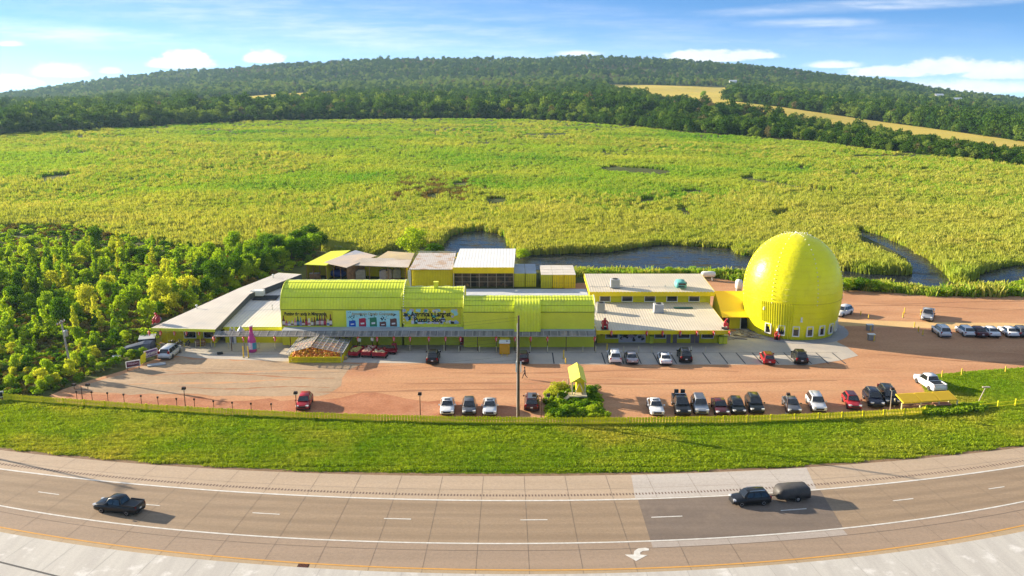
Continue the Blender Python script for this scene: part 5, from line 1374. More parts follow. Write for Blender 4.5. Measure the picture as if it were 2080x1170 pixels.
# old sheds, left back
def shed(label, roofpx, zf, zb, rm, wm, wallrow, name="old_shed"):
    """roofpx: front-left, front-right, back-right, back-left pixels of the roof"""
    q = [G(*roofpx[0], zf), G(*roofpx[1], zf), G(*roofpx[2], zb), G(*roofpx[3], zb)]
    c = sum(q, Vector()) / 4; t = thing(name, label, "shed", (c.x, c.y, 0))
    mb = MB(); mb.slab(q, .12); mb.build("roof", rm, t)
    mb = MB(); ins = [c + (p - c) * .93 for p in q]
    for i in range(1, 4):
        a, b = ins[i], ins[(i + 1) % 4]; mb.face([(a.x, a.y, 0), (b.x, b.y, 0), (b.x, b.y, b.z - .13), (a.x, a.y, a.z - .13)])
    a, b = ins[0], ins[1]; k = 3.6; mb.face([(a.x, a.y + k, 0), (b.x, b.y + k, 0), (b.x, b.y + k, b.z - .13), (a.x, a.y + k, a.z - .13)])
    mb.build("wall", wm, t)
    for f in (.02, .35, .68, .98): p = ins[0].lerp(ins[1], f); mb = MB(); mb.box((p.x, p.y, (p.z - .13) / 2), (.14, .14, p.z - .14)); mb.build("post", m_wood, t)
    return t
shed("lime roofed long shed with double doors at the far left of the back yard", [(618, 537), (662, 539), (712, 508), (672, 510)], 3.0, 3.4, m_limeflat, m_wall, 560)
shed("slanted grey and tan patched roof shed next to the lime roofed one", [(658, 533), (705, 543), (765, 519), (722, 508)], 3.1, 3.5, m_tanroof, m_wood, 560)
shed("wide tan roofed open shed with pallets stacked below", [(705, 538), (829, 543), (838, 524), (736, 524)], 3.0, 3.7, surf("beige_roof", (.56, .49, .40), (.48, .40, .31), .7, scale=.25, fine=.05, c3=(.5, .33, .2), s3=.15), m_wall, 560)
shed("yellow tan roofed shed peaking behind the open pallet shed", [(764, 525), (836, 527), (842, 514), (788, 510)], 3.6, 4.2, surf("ochre_roof", (.56, .43, .22), (.48, .38, .24), .7, scale=.25, fine=.05), m_wall, 560)
# ================================================================== VEHICLES
def paint(name, c, metal=.25):
    if name in MATS: return MATS[name]
    m, nt, out = new_mat(name); b = N(nt, 'ShaderNodeBsdfPrincipled')
    oi = noise(nt, wpos(nt), 2.5, 4, .6); col = mixc(nt, ramp(nt, oi, .35, .7), c, tuple(v * .9 + .002 for v in c))
    nt.links.new(col, b.inputs['Base Color']); b.inputs['Metallic'].default_value = metal; b.inputs['Roughness'].default_value = .32
    b.inputs['Coat Weight'].default_value = .3; b.inputs['Coat Roughness'].default_value = .05; b.inputs['Specular IOR Level'].default_value = .3
    nt.links.new(b.outputs[0], out.inputs[0]); MATS[name] = m; return m
PAINT = {'white': paint("paint_white", (.70, .70, .69), 0), 'silver': paint("paint_silver", (.42, .43, .44), .5), 'grey': paint("paint_grey", (.13, .135, .145), .5), 'black': paint("paint_black", (.006, .0065, .0075), 0),
         'green': paint("paint_green_black", (.008, .011, .008), 0), 'red': paint("paint_red", (.36, .012, .018), .15), 'maroon': paint("paint_maroon", (.07, .008, .012), .1), 'navy': paint("paint_navy", (.006, .008, .022), .1), 'rose': paint("paint_rose_grey", (.40, .36, .36), .4),
         'pearl': paint("paint_pearl", (.60, .61, .62), .3)}
m_tyre = flat("tyre_rubber", (.018, .018, .018), .85); m_rim = flat("alloy", (.45, .45, .46), .3, .8); m_lamp = flat("headlamp_clear", (.62, .64, .66), .12, .2)
m_tail = flat("tail_lamp_red", (.30, .008, .008), .2); m_trimk = flat("black_trim", (.02, .02, .022), .5); m_plate = flat("plate_white", (.7, .7, .68), .5); m_chrome = flat("chrome", (.6, .6, .6), .18, .9)
TYPES = {  # length, width, height, hood height, belt height, [windscreen base, roof front, roof rear, rear screen base], boot height
    'sedan': (4.75, 1.84, 1.46, .90, .93, (.95, .25, -1.05, -1.75), .98),
    'hatch': (4.35, 1.80, 1.54, .92, .95, (1.0, .35, -1.45, -2.0), .98),
    'suv': (4.72, 1.92, 1.74, 1.02, 1.06, (1.05, .45, -1.75, -2.2), 1.10),
    'van': (5.05, 1.98, 1.78, 1.02, 1.05, (1.55, .75, -2.0, -2.38), 1.08),
    'pickup': (5.6, 2.0, 1.86, 1.10, 1.14, (1.25, .65, -.65, -.95), 1.14)}
def car(label, typ, colour, loc, heading, s=1.0, group=None, sunroof=False, rails=False, cat=None, roofcol=None, load=False):
    L, W, H, hh, bh, (g0, g1, g2, g3), bt = TYPES[typ]; w = W / 2
    col = PAINT[colour]
    t = thing({'suv': 'parked_suv', 'pickup': 'pickup_truck', 'van': 'parked_minivan'}.get(typ, 'parked_car'), label, cat or {'suv': 'SUV', 'pickup': 'pickup truck', 'van': 'minivan'}.get(typ, 'car'), (0, 0, 0), group)
    hl = L / 2
    st = [(hl, .45, .62, .80), (hl - .10, .30, hh * .80, .90), (hl - .35, .24, hh * .90, .97), (hl - .9, .20, hh * .975, 1.0), (g0, .2, hh, 1.0), (0, .2, bh, 1.0), (g3 + .25, .2, bh + .01, 1.0), (min(g3, -hl + .55), .22, bt, .99), (-hl + .22, .3, bt * .985, .95), (-hl + .03, .36, bt * .90, .90), (-hl, .45, bt * .72, .86)]
    if typ == 'pickup': st = [x for x in st if x[0] > g3] + [(g3 - .02, .2, bh, 1.0), (-hl + .1, .3, bh, .98), (-hl, .4, bh * .95, .96)]
    mb = MB(); rows = []
    for x, zb, zt, k in st:
        ww = w * k; rows.append([(x, -ww * .80, zb), (x, -ww * .97, zb + .1), (x, -ww, zb + (zt - zb) * .55), (x, -ww * .965, zt - .10), (x, -ww * .86, zt - .012), (x, -ww * .4, zt + .02), (x, ww * .4, zt + .02), (x, ww * .86, zt - .012), (x, ww * .965, zt - .10), (x, ww, zb + (zt - zb) * .55), (x, ww * .97, zb + .1), (x, ww * .80, zb)])
    mb.grid(rows, True); mb.face(rows[0]); mb.face(rows[-1][::-1])
    # cabin
    rw, bw = w * .70, w * .90; zr = H
    cs = []
    for x, z, wb_, wt_ in ((g0, bh - .02, bw, bw), ((g0 + g1) / 2 - .03, None, bw, None), (g1, zr - .03, bw, rw), ((g1 + g2) / 2, zr, bw, rw), (g2, zr - .035, bw, rw * .98), (g3, bh - .02, bw * .98, bw * .96)):
        if z is None: z = bh + (zr - bh) * .56; wt_ = bw + (rw - bw) * .56
        cs.append([(x, -wb_, bh - .04), (x, -wt_ * 1.0, max(bh - .03, z - .09)), (x, -wt_ * .9, z), (x, 0, z + .02), (x, wt_ * .9, z), (x, wt_, max(bh - .03, z - .09)), (x, wb_, bh - .04)])
    mb.grid(cs); body = mb.build("body", col, t, True)
    if roofcol:
        mb = MB(); mb.grid([[(x, y, zr + .03) for y in (-rw * .8, 0, rw * .8)] for x in (g1 - .05, (g1 + g2) / 2, g2 + .05)]); mb.build("roof_panel", PAINT[roofcol], t)
    def quad(name, pts, mat, off, par=t):
        p = [Vector(q) for q in pts]; n = (p[1] - p[0]).cross(p[2] - p[0]).normalized(); c = sum(p, Vector()) / len(p)
        if n.dot(c - Vector((c.x * .3, 0, bh))) < 0: n = -n
        mb = MB(); mb.face([q + n * off for q in p]); mb.face([q + n * (off - .015) for q in p][::-1]); return mb.build(name, mat, par)
    def lerp(a, b, f): return tuple(a[i] + (b[i] - a[i]) * f for i in range(3))
    # windscreen and rear screen
    zt = zr - .06
    a, b, c, d = (g0, -bw * .93, bh), (g0, bw * .93, bh), (g1, rw * .88, zt), (g1, -rw * .88, zt)
    def bow(a, b, c, d, f0, f1): return [lerp(a, d, f0), lerp(b, c, f0), lerp(b, c, f1), lerp(a, d, f1)]
    quad("windscreen", bow(a, b, c, d, .06, .95), m_glass, .10)
    a, b, c, d = (g3, bw * .88, bh + .02), (g3, -bw * .88, bh + .02), (g2, -rw * .86, zt), (g2, rw * .86, zt)
    quad("rear_window", bow(a, b, c, d, .12, .92), m_glass, .035)
    for s_ in (-1, 1):
        A, B, C, D = (g0 - .12, s_ * (bw + .0), bh + .01), (g3 + .14, s_ * bw, bh + .01), (g2 + .06, s_ * rw, zr - .13), (g1 - .02, s_ * rw, zr - .13)
        n = 3 if typ in ('suv', 'van') else 2
        for i in range(n):
            f0, f1 = i / n + .015, (i + 1) / n - .02
            quad("side_window", [lerp(A, B, f0), lerp(A, B, f1), lerp(D, C, f1), lerp(D, C, f0)], m_glass, .03)
        wb = L * .29; wr = .345 if typ in ('suv', 'pickup', 'van') else .32
        for sx in (wb, -wb):
            mb = MB(); mb.lathe([(wr * .55, -.115), (wr * .93, -.115), (wr, -.07), (wr, .07), (wr * .93, .115), (wr * .55, .115)], (sx, s_ * (w - .085), wr), 18, 'y'); wl = mb.build("wheel", m_tyre, t)
            mb = MB(); yy = s_ * (w + .022)
            for k in range(7): th = k * 6.283 / 7; mb.box((sx + math.cos(th) * wr * .33, yy - s_ * .01, wr + math.sin(th) * wr * .33), (.09, .03, .09))
            mb.lathe([(wr * .6, 0), (wr * .56, s_ * .012), (.02, -s_ * .01)], (sx, yy, wr), 14, 'y'); mb.build("rim", m_rim, wl)
            mb = MB(); ring0 = [(sx + math.cos(th) * wr * 1.02, s_ * (w + .004), wr + .01 + math.sin(th) * wr * 1.02) for th in np.linspace(-.1, math.pi + .1, 13)]; ring1 = [(sx + math.cos(th) * wr * 1.19, s_ * (w + .008), wr + .01 + math.sin(th) * wr * 1.19) for th in np.linspace(-.1, math.pi + .1, 13)]
            mb.grid([ring0, ring1]); mb.build("wheel_arch", m_trimk, t)
        mb = MB(); mb.box((hl - .20, s_ * w * .70, hh * .80), (.34, .36, .15), -s_ * .35); mb.build("headlight", m_lamp, t)
        mb = MB(); mb.box((-hl + .12, s_ * w * .76, bt * .82 if typ != 'van' else 1.25), (.2, .26, .2 if typ in ('sedan', 'hatch') else .38), s_ * .25); mb.build("taillight", m_tail, t)
        mb = MB(); mb.box((g0 - .28, s_ * (w + .1), bh + .1), (.12, .22, .16)); mb.build("wing_mirror", col if colour != 'silver' else m_trimk, t)
        if rails:
            mb = MB(); mb.tube((g1 - .15, s_ * rw * .86, zr + .05), (g2 + .2, s_ * rw * .86, zr + .05), .025, .025, 6); mb.build("roof_rail", m_chrome, t)
    mb = MB(); mb.box((hl - .02, 0, .62), (.10, W * .52, .22)); mb.build("grille", m_trimk, t)
    mb = MB(); mb.box((hl - .03, 0, .36), (.12, W * .70, .14)); mb.box((-hl + .03, 0, .40), (.12, W * .8, .16)); mb.build("bumper_trim", m_trimk, t)
    mb = MB(); mb.box((-hl - .005, 0, bt * .66), (.04, .32, .16)); mb.build("licence_plate", m_plate, t)
    if sunroof: mb = MB(); mb.box((g1 - .42, 0, zr + .012), (.62, rw * 1.25, .03)); mb.build("sunroof", m_glass, t)
    if typ == 'pickup':
        mb = MB(); x0, x1 = g3 - .08, -hl + .12
        mb.box(((x0 + x1) / 2, 0, bh + .025), (x0 - x1, W * .82, .03)); mb.build("bed_floor", m_trimk, t)
        mb = MB()
        for s_ in (-1, 1): mb.box(((x0 + x1) / 2, s_ * w * .9, bh + .07), (x0 - x1 + .05, .12, .16))
        mb.box((x1 - .03, 0, bh + .05), (.10, W * .88, .18)); mb.build("bed_rail", col, t)
        if load:
            for s_ in (-1, 1): mb = MB(); mb.box((-1.9, s_ * .42, bh + .5), (.35, .55, .9)); mb.build("bed_crate", m_trimk, t)
            mb = MB(); mb.tube((g2 - .3, -rw, zr + .02), (g2 - .3, rw, zr + .02), .05); mb.build("roll_bar", m_chrome, t)
    mb = MB(); mb.box((0, 0, .26), (L * .86, W * .80, .16)); mb.build("underside", m_trimk, t)
    t.location = loc; t.rotation_euler = (0, 0, heading); t.scale = (s, s, s)
    return t
def place(x, y, slope, way, z=.05):
    """ground point and heading for a car whose axis shows the pixel slope dx/dy; way +1: nose towards the camera"""
    p = G(x, y); d = G(x + slope * 8, y + 8) - p; d.normalize(); d *= way
    return Vector((p.x, p.y, z)), math.atan2(d.y, d.x)
ROW = [  # x, y, slope, way, type, colour, label, options
    (619, 825, -.42, 1, 'hatch', 'red', "red hatchback alone on the red gravel at the left lamp post, nose to the fence", {}),
    (909, 834, -.08, 1, 'sedan', 'white', "white sedan with dark sunroof, leftmost of the three cars left of the tall utility pole", {'sunroof': True}),
    (953, 835, 0, 1, 'hatch', 'grey', "dark grey hatchback between the white sedan and the silver one by the tall pole", {}),
    (995, 835, -.02, 1, 'sedan', 'pearl', "silver white sedan with sunroof just left of the tall utility pole", {'sunroof': True}),
    (1080, 826, -.02, -1, 'suv', 'maroon', "maroon black SUV showing its tail, between the tall pole and the planted island", {'roofcol': 'grey'}),
    (1331, 835, .36, 1, 'sedan', 'white', "white sedan with sunroof, leftmost of the long row right of the planted island", {'sunroof': True}),
    (1383, 833, .37, 1, 'pickup', 'black', "black pickup with two dark boxes in its bed, second right of the planted island", {'load': True}),
    (1421, 833, .38, 1, 'suv', 'silver', "silver SUV with grey roof between the black pickup and the maroon sedan", {'roofcol': 'grey'}),
    (1462, 835, .45, 1, 'sedan', 'maroon', "maroon sedan right of the silver SUV in the fence row", {}),
    (1496, 834, .48, 1, 'hatch', 'green', "green black hatchback between the maroon sedan and the large black SUV", {}),
    (1532, 831, .5, 1, 'suv', 'green', "large green black SUV ending the middle group of the fence row", {'rails': True}),
    (1607, 831, .55, 1, 'sedan', 'grey', "dark grey sedan parked below the small lamp right of the middle group", {}),
    (1657, 828, .62, 1, 'suv', 'pearl', "white silver small SUV right of the dark grey sedan in the fence row", {'rails': True}),
    (1729, 824, .68, 1, 'hatch', 'red', "bright red hatchback with dark roof left of the two black vehicles at the fence", {'roofcol': 'maroon'}),
    (1773, 819, .72, 1, 'suv', 'navy', "navy black SUV between the red hatchback and the long black van", {'rails': True}),
    (1803, 814, .74, 1, 'van', 'black', "long black van-like vehicle nearest the yellow shelter", {'rails': True}),
    (1887, 786, 1.55, -1, 'pickup', 'white', "white pickup truck behind the yellow shelter on the grass edge", {}),
    (880, 733, -.22, -1, 'suv', 'black', "black SUV alone in front of the puzzle mural store", {'rails': True}),
    (1062, 733, .02, -1, 'hatch', 'maroon', "dark red car partly behind the tall utility pole on the concrete", {'roofcol': 'navy'}),
    (1248, 732, .26, -1, 'suv', 'white', "white SUV, leftmost of the four cars before the yellow hall", {'rails': True}),
    (1282, 733, .28, -1, 'sedan', 'rose', "rosy grey sedan next to the white SUV before the yellow hall", {}),
    (1350, 735, .34, -1, 'sedan', 'white', "white sedan with sunroof in front of the mural wall's right doors", {'sunroof': True}),
    (1390, 730, .4, -1, 'suv', 'black', "black SUV next to the white sedan before the yellow hall", {'rails': True}),
    (1558, 735, .55, -1, 'hatch', 'red', "red hatchback on the paving in front of the egg dome", {'roofcol': 'maroon'}),
    (1623, 733, .6, -1, 'suv', 'black', "black SUV with roof rails on the paving in front of the egg dome", {'rails': True}),
    (1711, 640, None, 2.6, 'suv', 'white', "white SUV just right of the dome's wall on the upper gravel", {}),
    (1884, 647, -.3, 1, 'pickup', 'silver', "silver pickup alone on the upper gravel, facing the camera", {}),
    (1911, 680, 1.3, -1, 'suv', 'pearl', "silver SUV leftmost in the far right row, nose away", {'rails': True}),
    (1959, 679, 1.5, -1, 'hatch', 'white', "white hatchback second in the far right row", {}),
    (1984, 680, 1.5, -1, 'sedan', 'maroon', "dark red sedan between two pale cars in the far right row", {}),
    (2010, 680, 1.5, -1, 'sedan', 'white', "white sedan with red-lit tail right of the dark red one in the far row", {}),
    (2047, 680, 1.55, -1, 'sedan', 'white', "white sedan near the right end of the far row, beside the dark car", {}),
    (2071, 680, 1.55, -1, 'hatch', 'grey', "dark grey car at the right end of the far row, cut by the frame", {}),
    (346, 723, -1.25, -1, 'van', 'pearl', "silver white minivan beside the purple sign left of the shop", {}),
]
for x, y, sl, way, typ, colr, lab, opt in ROW:
    if sl is None: loc, hd = G(x, y), -way; loc = Vector((loc.x, loc.y, .04)); hd = math.pi + .72
    else: loc, hd = place(x, y, sl, way)
    car(lab, typ, colr, loc, hd, .94, None, **opt)
p, q = G(212, 1046), G(262, 1052); d = q - p; c = (p + q) / 2 + Vector((0, 1.0, 0))
car("black pickup truck with open bed driving left on the highway", 'pickup', 'black', (c.x - .15, c.y, .062), math.atan2(-d.y, -d.x), .82)
p, q = G(1507, 1032), G(1551, 1029); d = q - p; c = (p + q) / 2 + Vector((0, .8, 0))
car("black SUV on the darker highway slab driving left", 'suv', 'black', (c.x - .1, c.y, .068), math.atan2(-d.y, -d.x), .80, rails=True)
hd = math.atan2(-d.y, -d.x); cc = Vector((c.x, c.y, 0)) + d.normalized() * 4.2 + Vector((0, .35, 0))
t = thing("ghost_trailer", "boxy dark grey trailer body added for the ghost image behind the black SUV", "trailer", (0, 0, 0))  # stitching ghost of the SUV, built as an added trailer body
mb = MB(); rows = []
for x, k, h in ((1.72, .70, .95), (1.5, .92, 1.28), (1.2, 1, 1.42), (0, 1, 1.46), (-1.4, 1, 1.44), (-1.62, .97, 1.36), (-1.70, .93, 1.1)):
    rows.append([(x, -.84 * k, .32), (x, -.87 * k, .8), (x, -.80 * k, h - .12), (x, -.68 * k, h), (x, .68 * k, h), (x, .80 * k, h - .12), (x, .87 * k, .8), (x, .84 * k, .32)])
mb.grid(rows, True); mb.face(rows[0]); mb.face(rows[-1][::-1]); mb.build("body", surf("ghost_grey", (.075, .068, .062), (.055, .05, .046), .5, scale=1.5), t, True)
mb = MB(); mb.box((-.1, -.885, .98), (2.6, .03, .05)); mb.box((-.1, -.9, .55), (2.7, .03, .07)); mb.build("side_trim", m_chrome, t)
for s_ in (-1, 1): mb = MB(); mb.box((-1.70, s_ * .66, .75), (.06, .2, .16)); mb.build("taillight", m_tail, t)
for s_ in (-1, 1): mb = MB(); mb.lathe([(.15, -.1), (.3, -.1), (.32, 0), (.3, .1), (.15, .1)], (-.3, s_ * .86, .32), 16, 'y'); w_ = mb.build("wheel", m_tyre, t); mb = MB(); mb.lathe([(.16, 0), (.02, s_ * .02)], (-.3, s_ * .96, .32), 12, 'y'); mb.build("rim", m_rim, w_)
mb = MB(); mb.tube((1.6, 0, .45), (2.35, 0, .42), .05); mb.build("drawbar", m_trimk, t)
t.location = (cc.x, cc.y, .066); t.rotation_euler.z = hd; t.scale = (.95, .95, .95)

# ================================================================== FENCE, LAMPS, POLES
m_fence = surf("fence_yellow", (.86, .76, .012), (.78, .68, .012), .6, scale=1.5, fine=.08)
def fence_run(x0, x1, label, hgt=.95, rails_only=False):
    n = max(2, int((x1 - x0) / 6)); pts = [G(x, c_fence(x)) for x in np.linspace(x0, x1, n + 1)]
    t = thing("picket_fence", label, "fence", tuple(pts[len(pts) // 2]))
    mb = MB(); mr = MB(); ml = MB(); mp = MB(); acc = 0.0; last = 0
    for a, b in zip(pts, pts[1:]):
        d = b - a; L = d.length; u = d / L; nrm = Vector((u.y, -u.x, 0)); rz = math.atan2(u.y, u.x); k = 0.0
        for z, mm in ((.28, ml), (.74, mr)): mm.box(((a.x + b.x) / 2, (a.y + b.y) / 2, z), (L + .02, .05, .08), rz)
        while k < L and not rails_only:
            p = a + u * k + nrm * .05; h = hgt * random.uniform(.94, 1.05); mb.box((p.x, p.y, h / 2 + .04), (.135, .025, h), rz + random.gauss(0, .03)); k += .2
        acc += L
        if acc > 2.6: acc = 0; mp.box((a.x, a.y, .5), (.11, .11, 1.0), rz)
    if not rails_only: tag(mb.build("pickets", m_fence, t), kind='stuff')
    mr.build("rail", m_fence, t); ml.build("rail", m_fence, t)
    if mp.f: mp.build("posts", m_fence, t)
    return t
fence_run(9, 1884, "long yellow picket fence between the parking lot and the roadside verge")
fence_run(1990, 2200, "yellow rail fence piece right of the shelter, without pickets", 1.0, True)
# overgrown stretch and weeds along the fence
x = rng.uniform(10, 2150, 1500); fr = np.array([c_fence(v) for v in x]) + rng.normal(2.0, 1.6, 1500); over = (x > 1885) & (x < 1995)
g = to_ground(x, fr); s = np.where(over, .5, .11) * rng.uniform(.5, 1.2, len(x)); s = np.where((x < 700), s * 1.5, s)
scatter("fence_weeds", g, np.stack([s * 1.2, s * 1.2, s], 1), under[:2] + [turfs[0]])
x = rng.uniform(1880, 2000, 260); fr = np.array([c_fence(v) for v in x]) - rng.uniform(-2, 8, 260)
scatter("fence_thicket", to_ground(x, fr), rng.uniform(.25, .5, 260), under[:2])

def lamp(x, y, ytop, label, double=False, colour=None):
    p = G(x, y); h = zat(p.y, ytop); m = colour or flat("lamp_brown", (.10, .045, .03), .5)
    t = thing("parking_lamp", label, "lamp post", (p.x, p.y, .03))
    mb = MB(); mb.tube((p.x, p.y, .03), (p.x, p.y, h - .3), .065, .045, 8); mb.build("pole", m, t)
    mb = MB(); mb.box((p.x, p.y, .12), (.32, .32, .2)); mb.build("base", flat("footing", (.4, .38, .35), .9), t)
    for s_ in ((-.85, .85) if double else (0,)):
        if double: mb = MB(); mb.tube((p.x, p.y, h - .75), (p.x + s_, p.y, h - .75), .04); mb.tube((p.x + s_, p.y, h - .75), (p.x + s_, p.y, h - .4), .04); mb.build("bracket", m, t)
        mb = MB(); mb.box((p.x + s_, p.y, h - .15), (.46, .4, .28), 0, .85); hd = mb.build("lamp_head", flat("lamp_dark", (.045, .025, .02), .5), t)
        mb = MB(); mb.box((p.x + s_, p.y, h - .33), (.4, .36, .05)); mb.build("lens", flat("lamp_lens", (.5, .5, .45), .2), hd)
lamp(377, 830, 786, "brown box-headed lamp post near the low bollard lights, left part of the lot")
lamp(603, 841, 795, "brown box-headed lamp post in front of the lone red hatchback")
lamp(854, 850, 797, "brown box-headed lamp post left of the first white sedan")
lamp(1099, 852, 800, "double-headed lamp post between the maroon SUV and the planted island", True)
lamp(1598, 842, 798, "small-headed lamp post standing behind the dark grey sedan")
lamp(1807, 842, 787, "pale lamp post leaning by the black van and the yellow shelter", False, flat("lamp_pale", (.45, .36, .28), .5))
lamp(168, 815, 779, "short double lamp post with white heads at the left corner of the lot", True)
for i, (x, y) in enumerate([(157, 817), (188, 818), (220, 820), (253, 823), (288, 826), (322, 829), (360, 832), (396, 833), (435, 837), (473, 840), (511, 842), (552, 843)]):
    p = G(x, y - 2); h = 1.15
    t = thing("light_stake", "short brown light stake with square head along the left part of the fence", "light stake", (p.x, p.y, .03), "light stakes along the left part of the fence")
    mb = MB(); mb.tube((p.x, p.y, .03), (p.x, p.y, h), .04, .04, 6); mb.build("stake", m_brown, t)
    mb = MB(); mb.box((p.x, p.y, h + .13), (.19, .16, .22)); mb.build("lamp_head", flat("lamp_dark", (.045, .025, .02), .5), t)

def utility_pole(p, h, label, arms=True, lean=(0, 0), r=.17):
    t = thing("utility_pole", label, "utility pole", tuple(p)); top = Vector((p.x + lean[0], p.y + lean[1], h))
    mb = MB(); mb.tube(p, top, r, r * .7, 10); mb.build("pole", m_pole if r > .165 else surf("weathered_pole", (.40, .36, .30), (.30, .27, .23), .9, scale=2), t)
    if arms:
        mb = MB(); q = p.lerp(top, .96); mb.box(q + Vector((0, -.15, 0)), (.11, 2.2, .12)); mb.build("crossarm", m_wood, t)
        for s_ in (-.95, -.35, .35, .95): mb = MB(); mb.lathe([(.03, 0), (.07, .04), (.04, .12), (.06, .16), (.02, .22)], tuple(q + Vector((0, -.15 + s_, .06))), 8); mb.build("insulator", m_trim, t)
    return t, top
pc = G(1053, 850); hc = zat(pc.y, 641)
t, topc = utility_pole(pc, hc, "tall brown utility pole at the fence in the middle of the lot", False, (0, 0), .168)
for s_ in (-1, 1): mb = MB(); a = pc + Vector((s_ * .27, -.16, zat(pc.y, 736))); mb.box(a - Vector((0, 0, .5)), (.13, .13, 1.3)); mb.build("junction_box", m_trim, t)
mb = MB(); mb.tube(pc + Vector((-.2, -.1, .1)), pc + Vector((-.15, -.08, hc * .93)), .03); mb.build("conduit", m_trim, t)
pl = G(147, 765); hl_ = zat(pl.y, 652)
t, topl = utility_pole(pl, hl_, "weathered leaning utility pole with transformer in the left thicket", True, (-.75, .3), .16)
q = pl.lerp(topl, .78); mb = MB(); mb.lathe([(.02, -.45), (.24, -.42), (.26, .3), (.2, .42), (.02, .46)], tuple(q + Vector((.38, -.1, 0))), 12); mb.build("transformer", m_steel, t)
po = Vector((-78.5, 97.0, 0)); t, topo = utility_pole(po, 13.0, "utility pole by the highway verge, outside the left frame edge", True)
m_cable = flat("cable_dark", (.04, .04, .04), .5)
def cable(a, b, sag, label, n=14, r=.009):
    mb = MB(); mb.wire([tuple(Vector(a).lerp(Vector(b), i / n) - Vector((0, 0, sag * 4 * (i / n) * (1 - i / n)))) for i in range(n + 1)], r, 4)
    tag(mb.build("power_line", m_cable, loc=tuple(a)), label, "cable", "power lines from the leaning pole")
bl = Vector(pl)
for f, g, lab in ((.96, .985, "topmost"), (.93, .955, "second"), (.62, .80, "middle"), (.58, .76, "fourth"), (.30, .62, "lower"), (.24, .58, "lowest")):
    a = pl.lerp(topl, f); b = pc.lerp(topc, g)
    cable(a, b, 1.6, f"{lab} thin dark line strung from the leaning pole towards the tall pole")
    cable(a, a + Vector((-60, -4, 1)), 1.0, f"{lab} thin dark line leaving the leaning pole to the left", 8)

# bollards on the concrete
bol = flat("bollard_cream", (.62, .55, .34), .6)
for x, y in [(398, 706), (430, 706), (464, 708), (497, 707), (527, 708), (559, 711), (833, 714), (868, 714), (902, 714), (932, 716), (974, 716), (1008, 716), (1077, 715), (1112, 716), (1184, 716), (1210, 716), (1267, 716), (1297, 716), (1324, 717), (1404, 716), (1433, 717)]:
    p = G(x, y); t = thing("bollard", "slim cream bollard in the row along the shop walk", "bollard", (p.x, p.y, .045), "bollards along the shop walk")
    mb = MB(); mb.tube((p.x, p.y, .045), (p.x, p.y, .95), .06, .06, 8); mb.ball((p.x, p.y, .95), .06, 6); mb.build("post", bol, t)
    mb = MB(); mb.tube((p.x, p.y, .045), (p.x, p.y, .09), .11, .11, 8); mb.build("base", m_steel, t)
ybol = flat("bollard_yellow", (.72, .50, .05), .6)
for x, y, h, lab, g in [(495, 727, 1.7, "tall yellow post in front of the giant bottle", "tall posts by the bottle"), (505, 727, 1.7, "tall yellow post in front of the giant bottle", "tall posts by the bottle"),
                        (1834, 646, 1, "yellow post on the upper gravel by the pale sand path", "yellow posts on the upper gravel"), (1837, 637, 1, "yellow post on the upper gravel by the pale sand path", "yellow posts on the upper gravel"), (1870, 641, 1, "yellow post on the upper gravel by the pale sand path", "yellow posts on the upper gravel"),
                        (1768, 674, 1.0, "yellow post by a grey box in the dome's shade", "yellow posts in the dome's shade"), (1775, 694, 1.0, "yellow post by a grey box in the dome's shade", "yellow posts in the dome's shade"), (1865, 675, .9, "yellow post by a grey box in the dome's shade", "yellow posts in the dome's shade"), (1874, 682, .9, "yellow post by a grey box in the dome's shade", "yellow posts in the dome's shade"),
                        (1913, 768, 1.0, "yellow stake at the edge of the corner grass", "yellow stakes at the corner grass"), (1953, 763, 1.0, "yellow stake at the edge of the corner grass", "yellow stakes at the corner grass"), (2042, 757, .9, "yellow stake at the edge of the corner grass", "yellow stakes at the corner grass"),
                        (1748, 641, .7, "short yellow peg beside the white SUV behind the dome", "pegs behind the dome"), (1764, 648, .7, "short yellow peg beside the white SUV behind the dome", "pegs behind the dome"), (1857, 666, .9, "yellow post by a grey box in the dome's shade", "yellow posts in the dome's shade"), (1233, 712, 1.0, None, None), (1145, 729, 1.3, None, None), (1149, 739, .8, None, None)]:
    p = G(x, y); lab = lab or ({1145: "tall yellow post on the concrete behind the small tower", 1149: "short yellow post at the concrete edge behind the small tower"}[x] if y > 715 else "yellow post at the corner of the hall")
    t = thing("yellow_post", lab, "post", (p.x, p.y, .04), g or ("posts near the tower and hall" if False else None))
    mb = MB(); mb.tube((p.x, p.y, .04), (p.x, p.y, h), .1, .09, 8); mb.ball((p.x, p.y, h), .09, 6); mb.build("post", ybol, t); mb = MB(); mb.tube((p.x, p.y, .04), (p.x, p.y, .08), .17, .17, 8); mb.build("base", m_steel, t)
for x, y, lab in ((1766, 671, "grey electric box beside the sand path"), (1769, 691, "grey electric box in the dome's shade, nearer the camera")):
    p = G(x, y); t = thing("electric_box", lab, "electric box", (p.x, p.y, .04)); mb = MB(); mb.box((p.x, p.y, .5), (1.0, .6, .9)); mb.build("cabinet", m_steel, t); mb = MB(); mb.box((p.x, p.y, .98), (1.1, .7, .08)); mb.build("lid", m_trim, t)

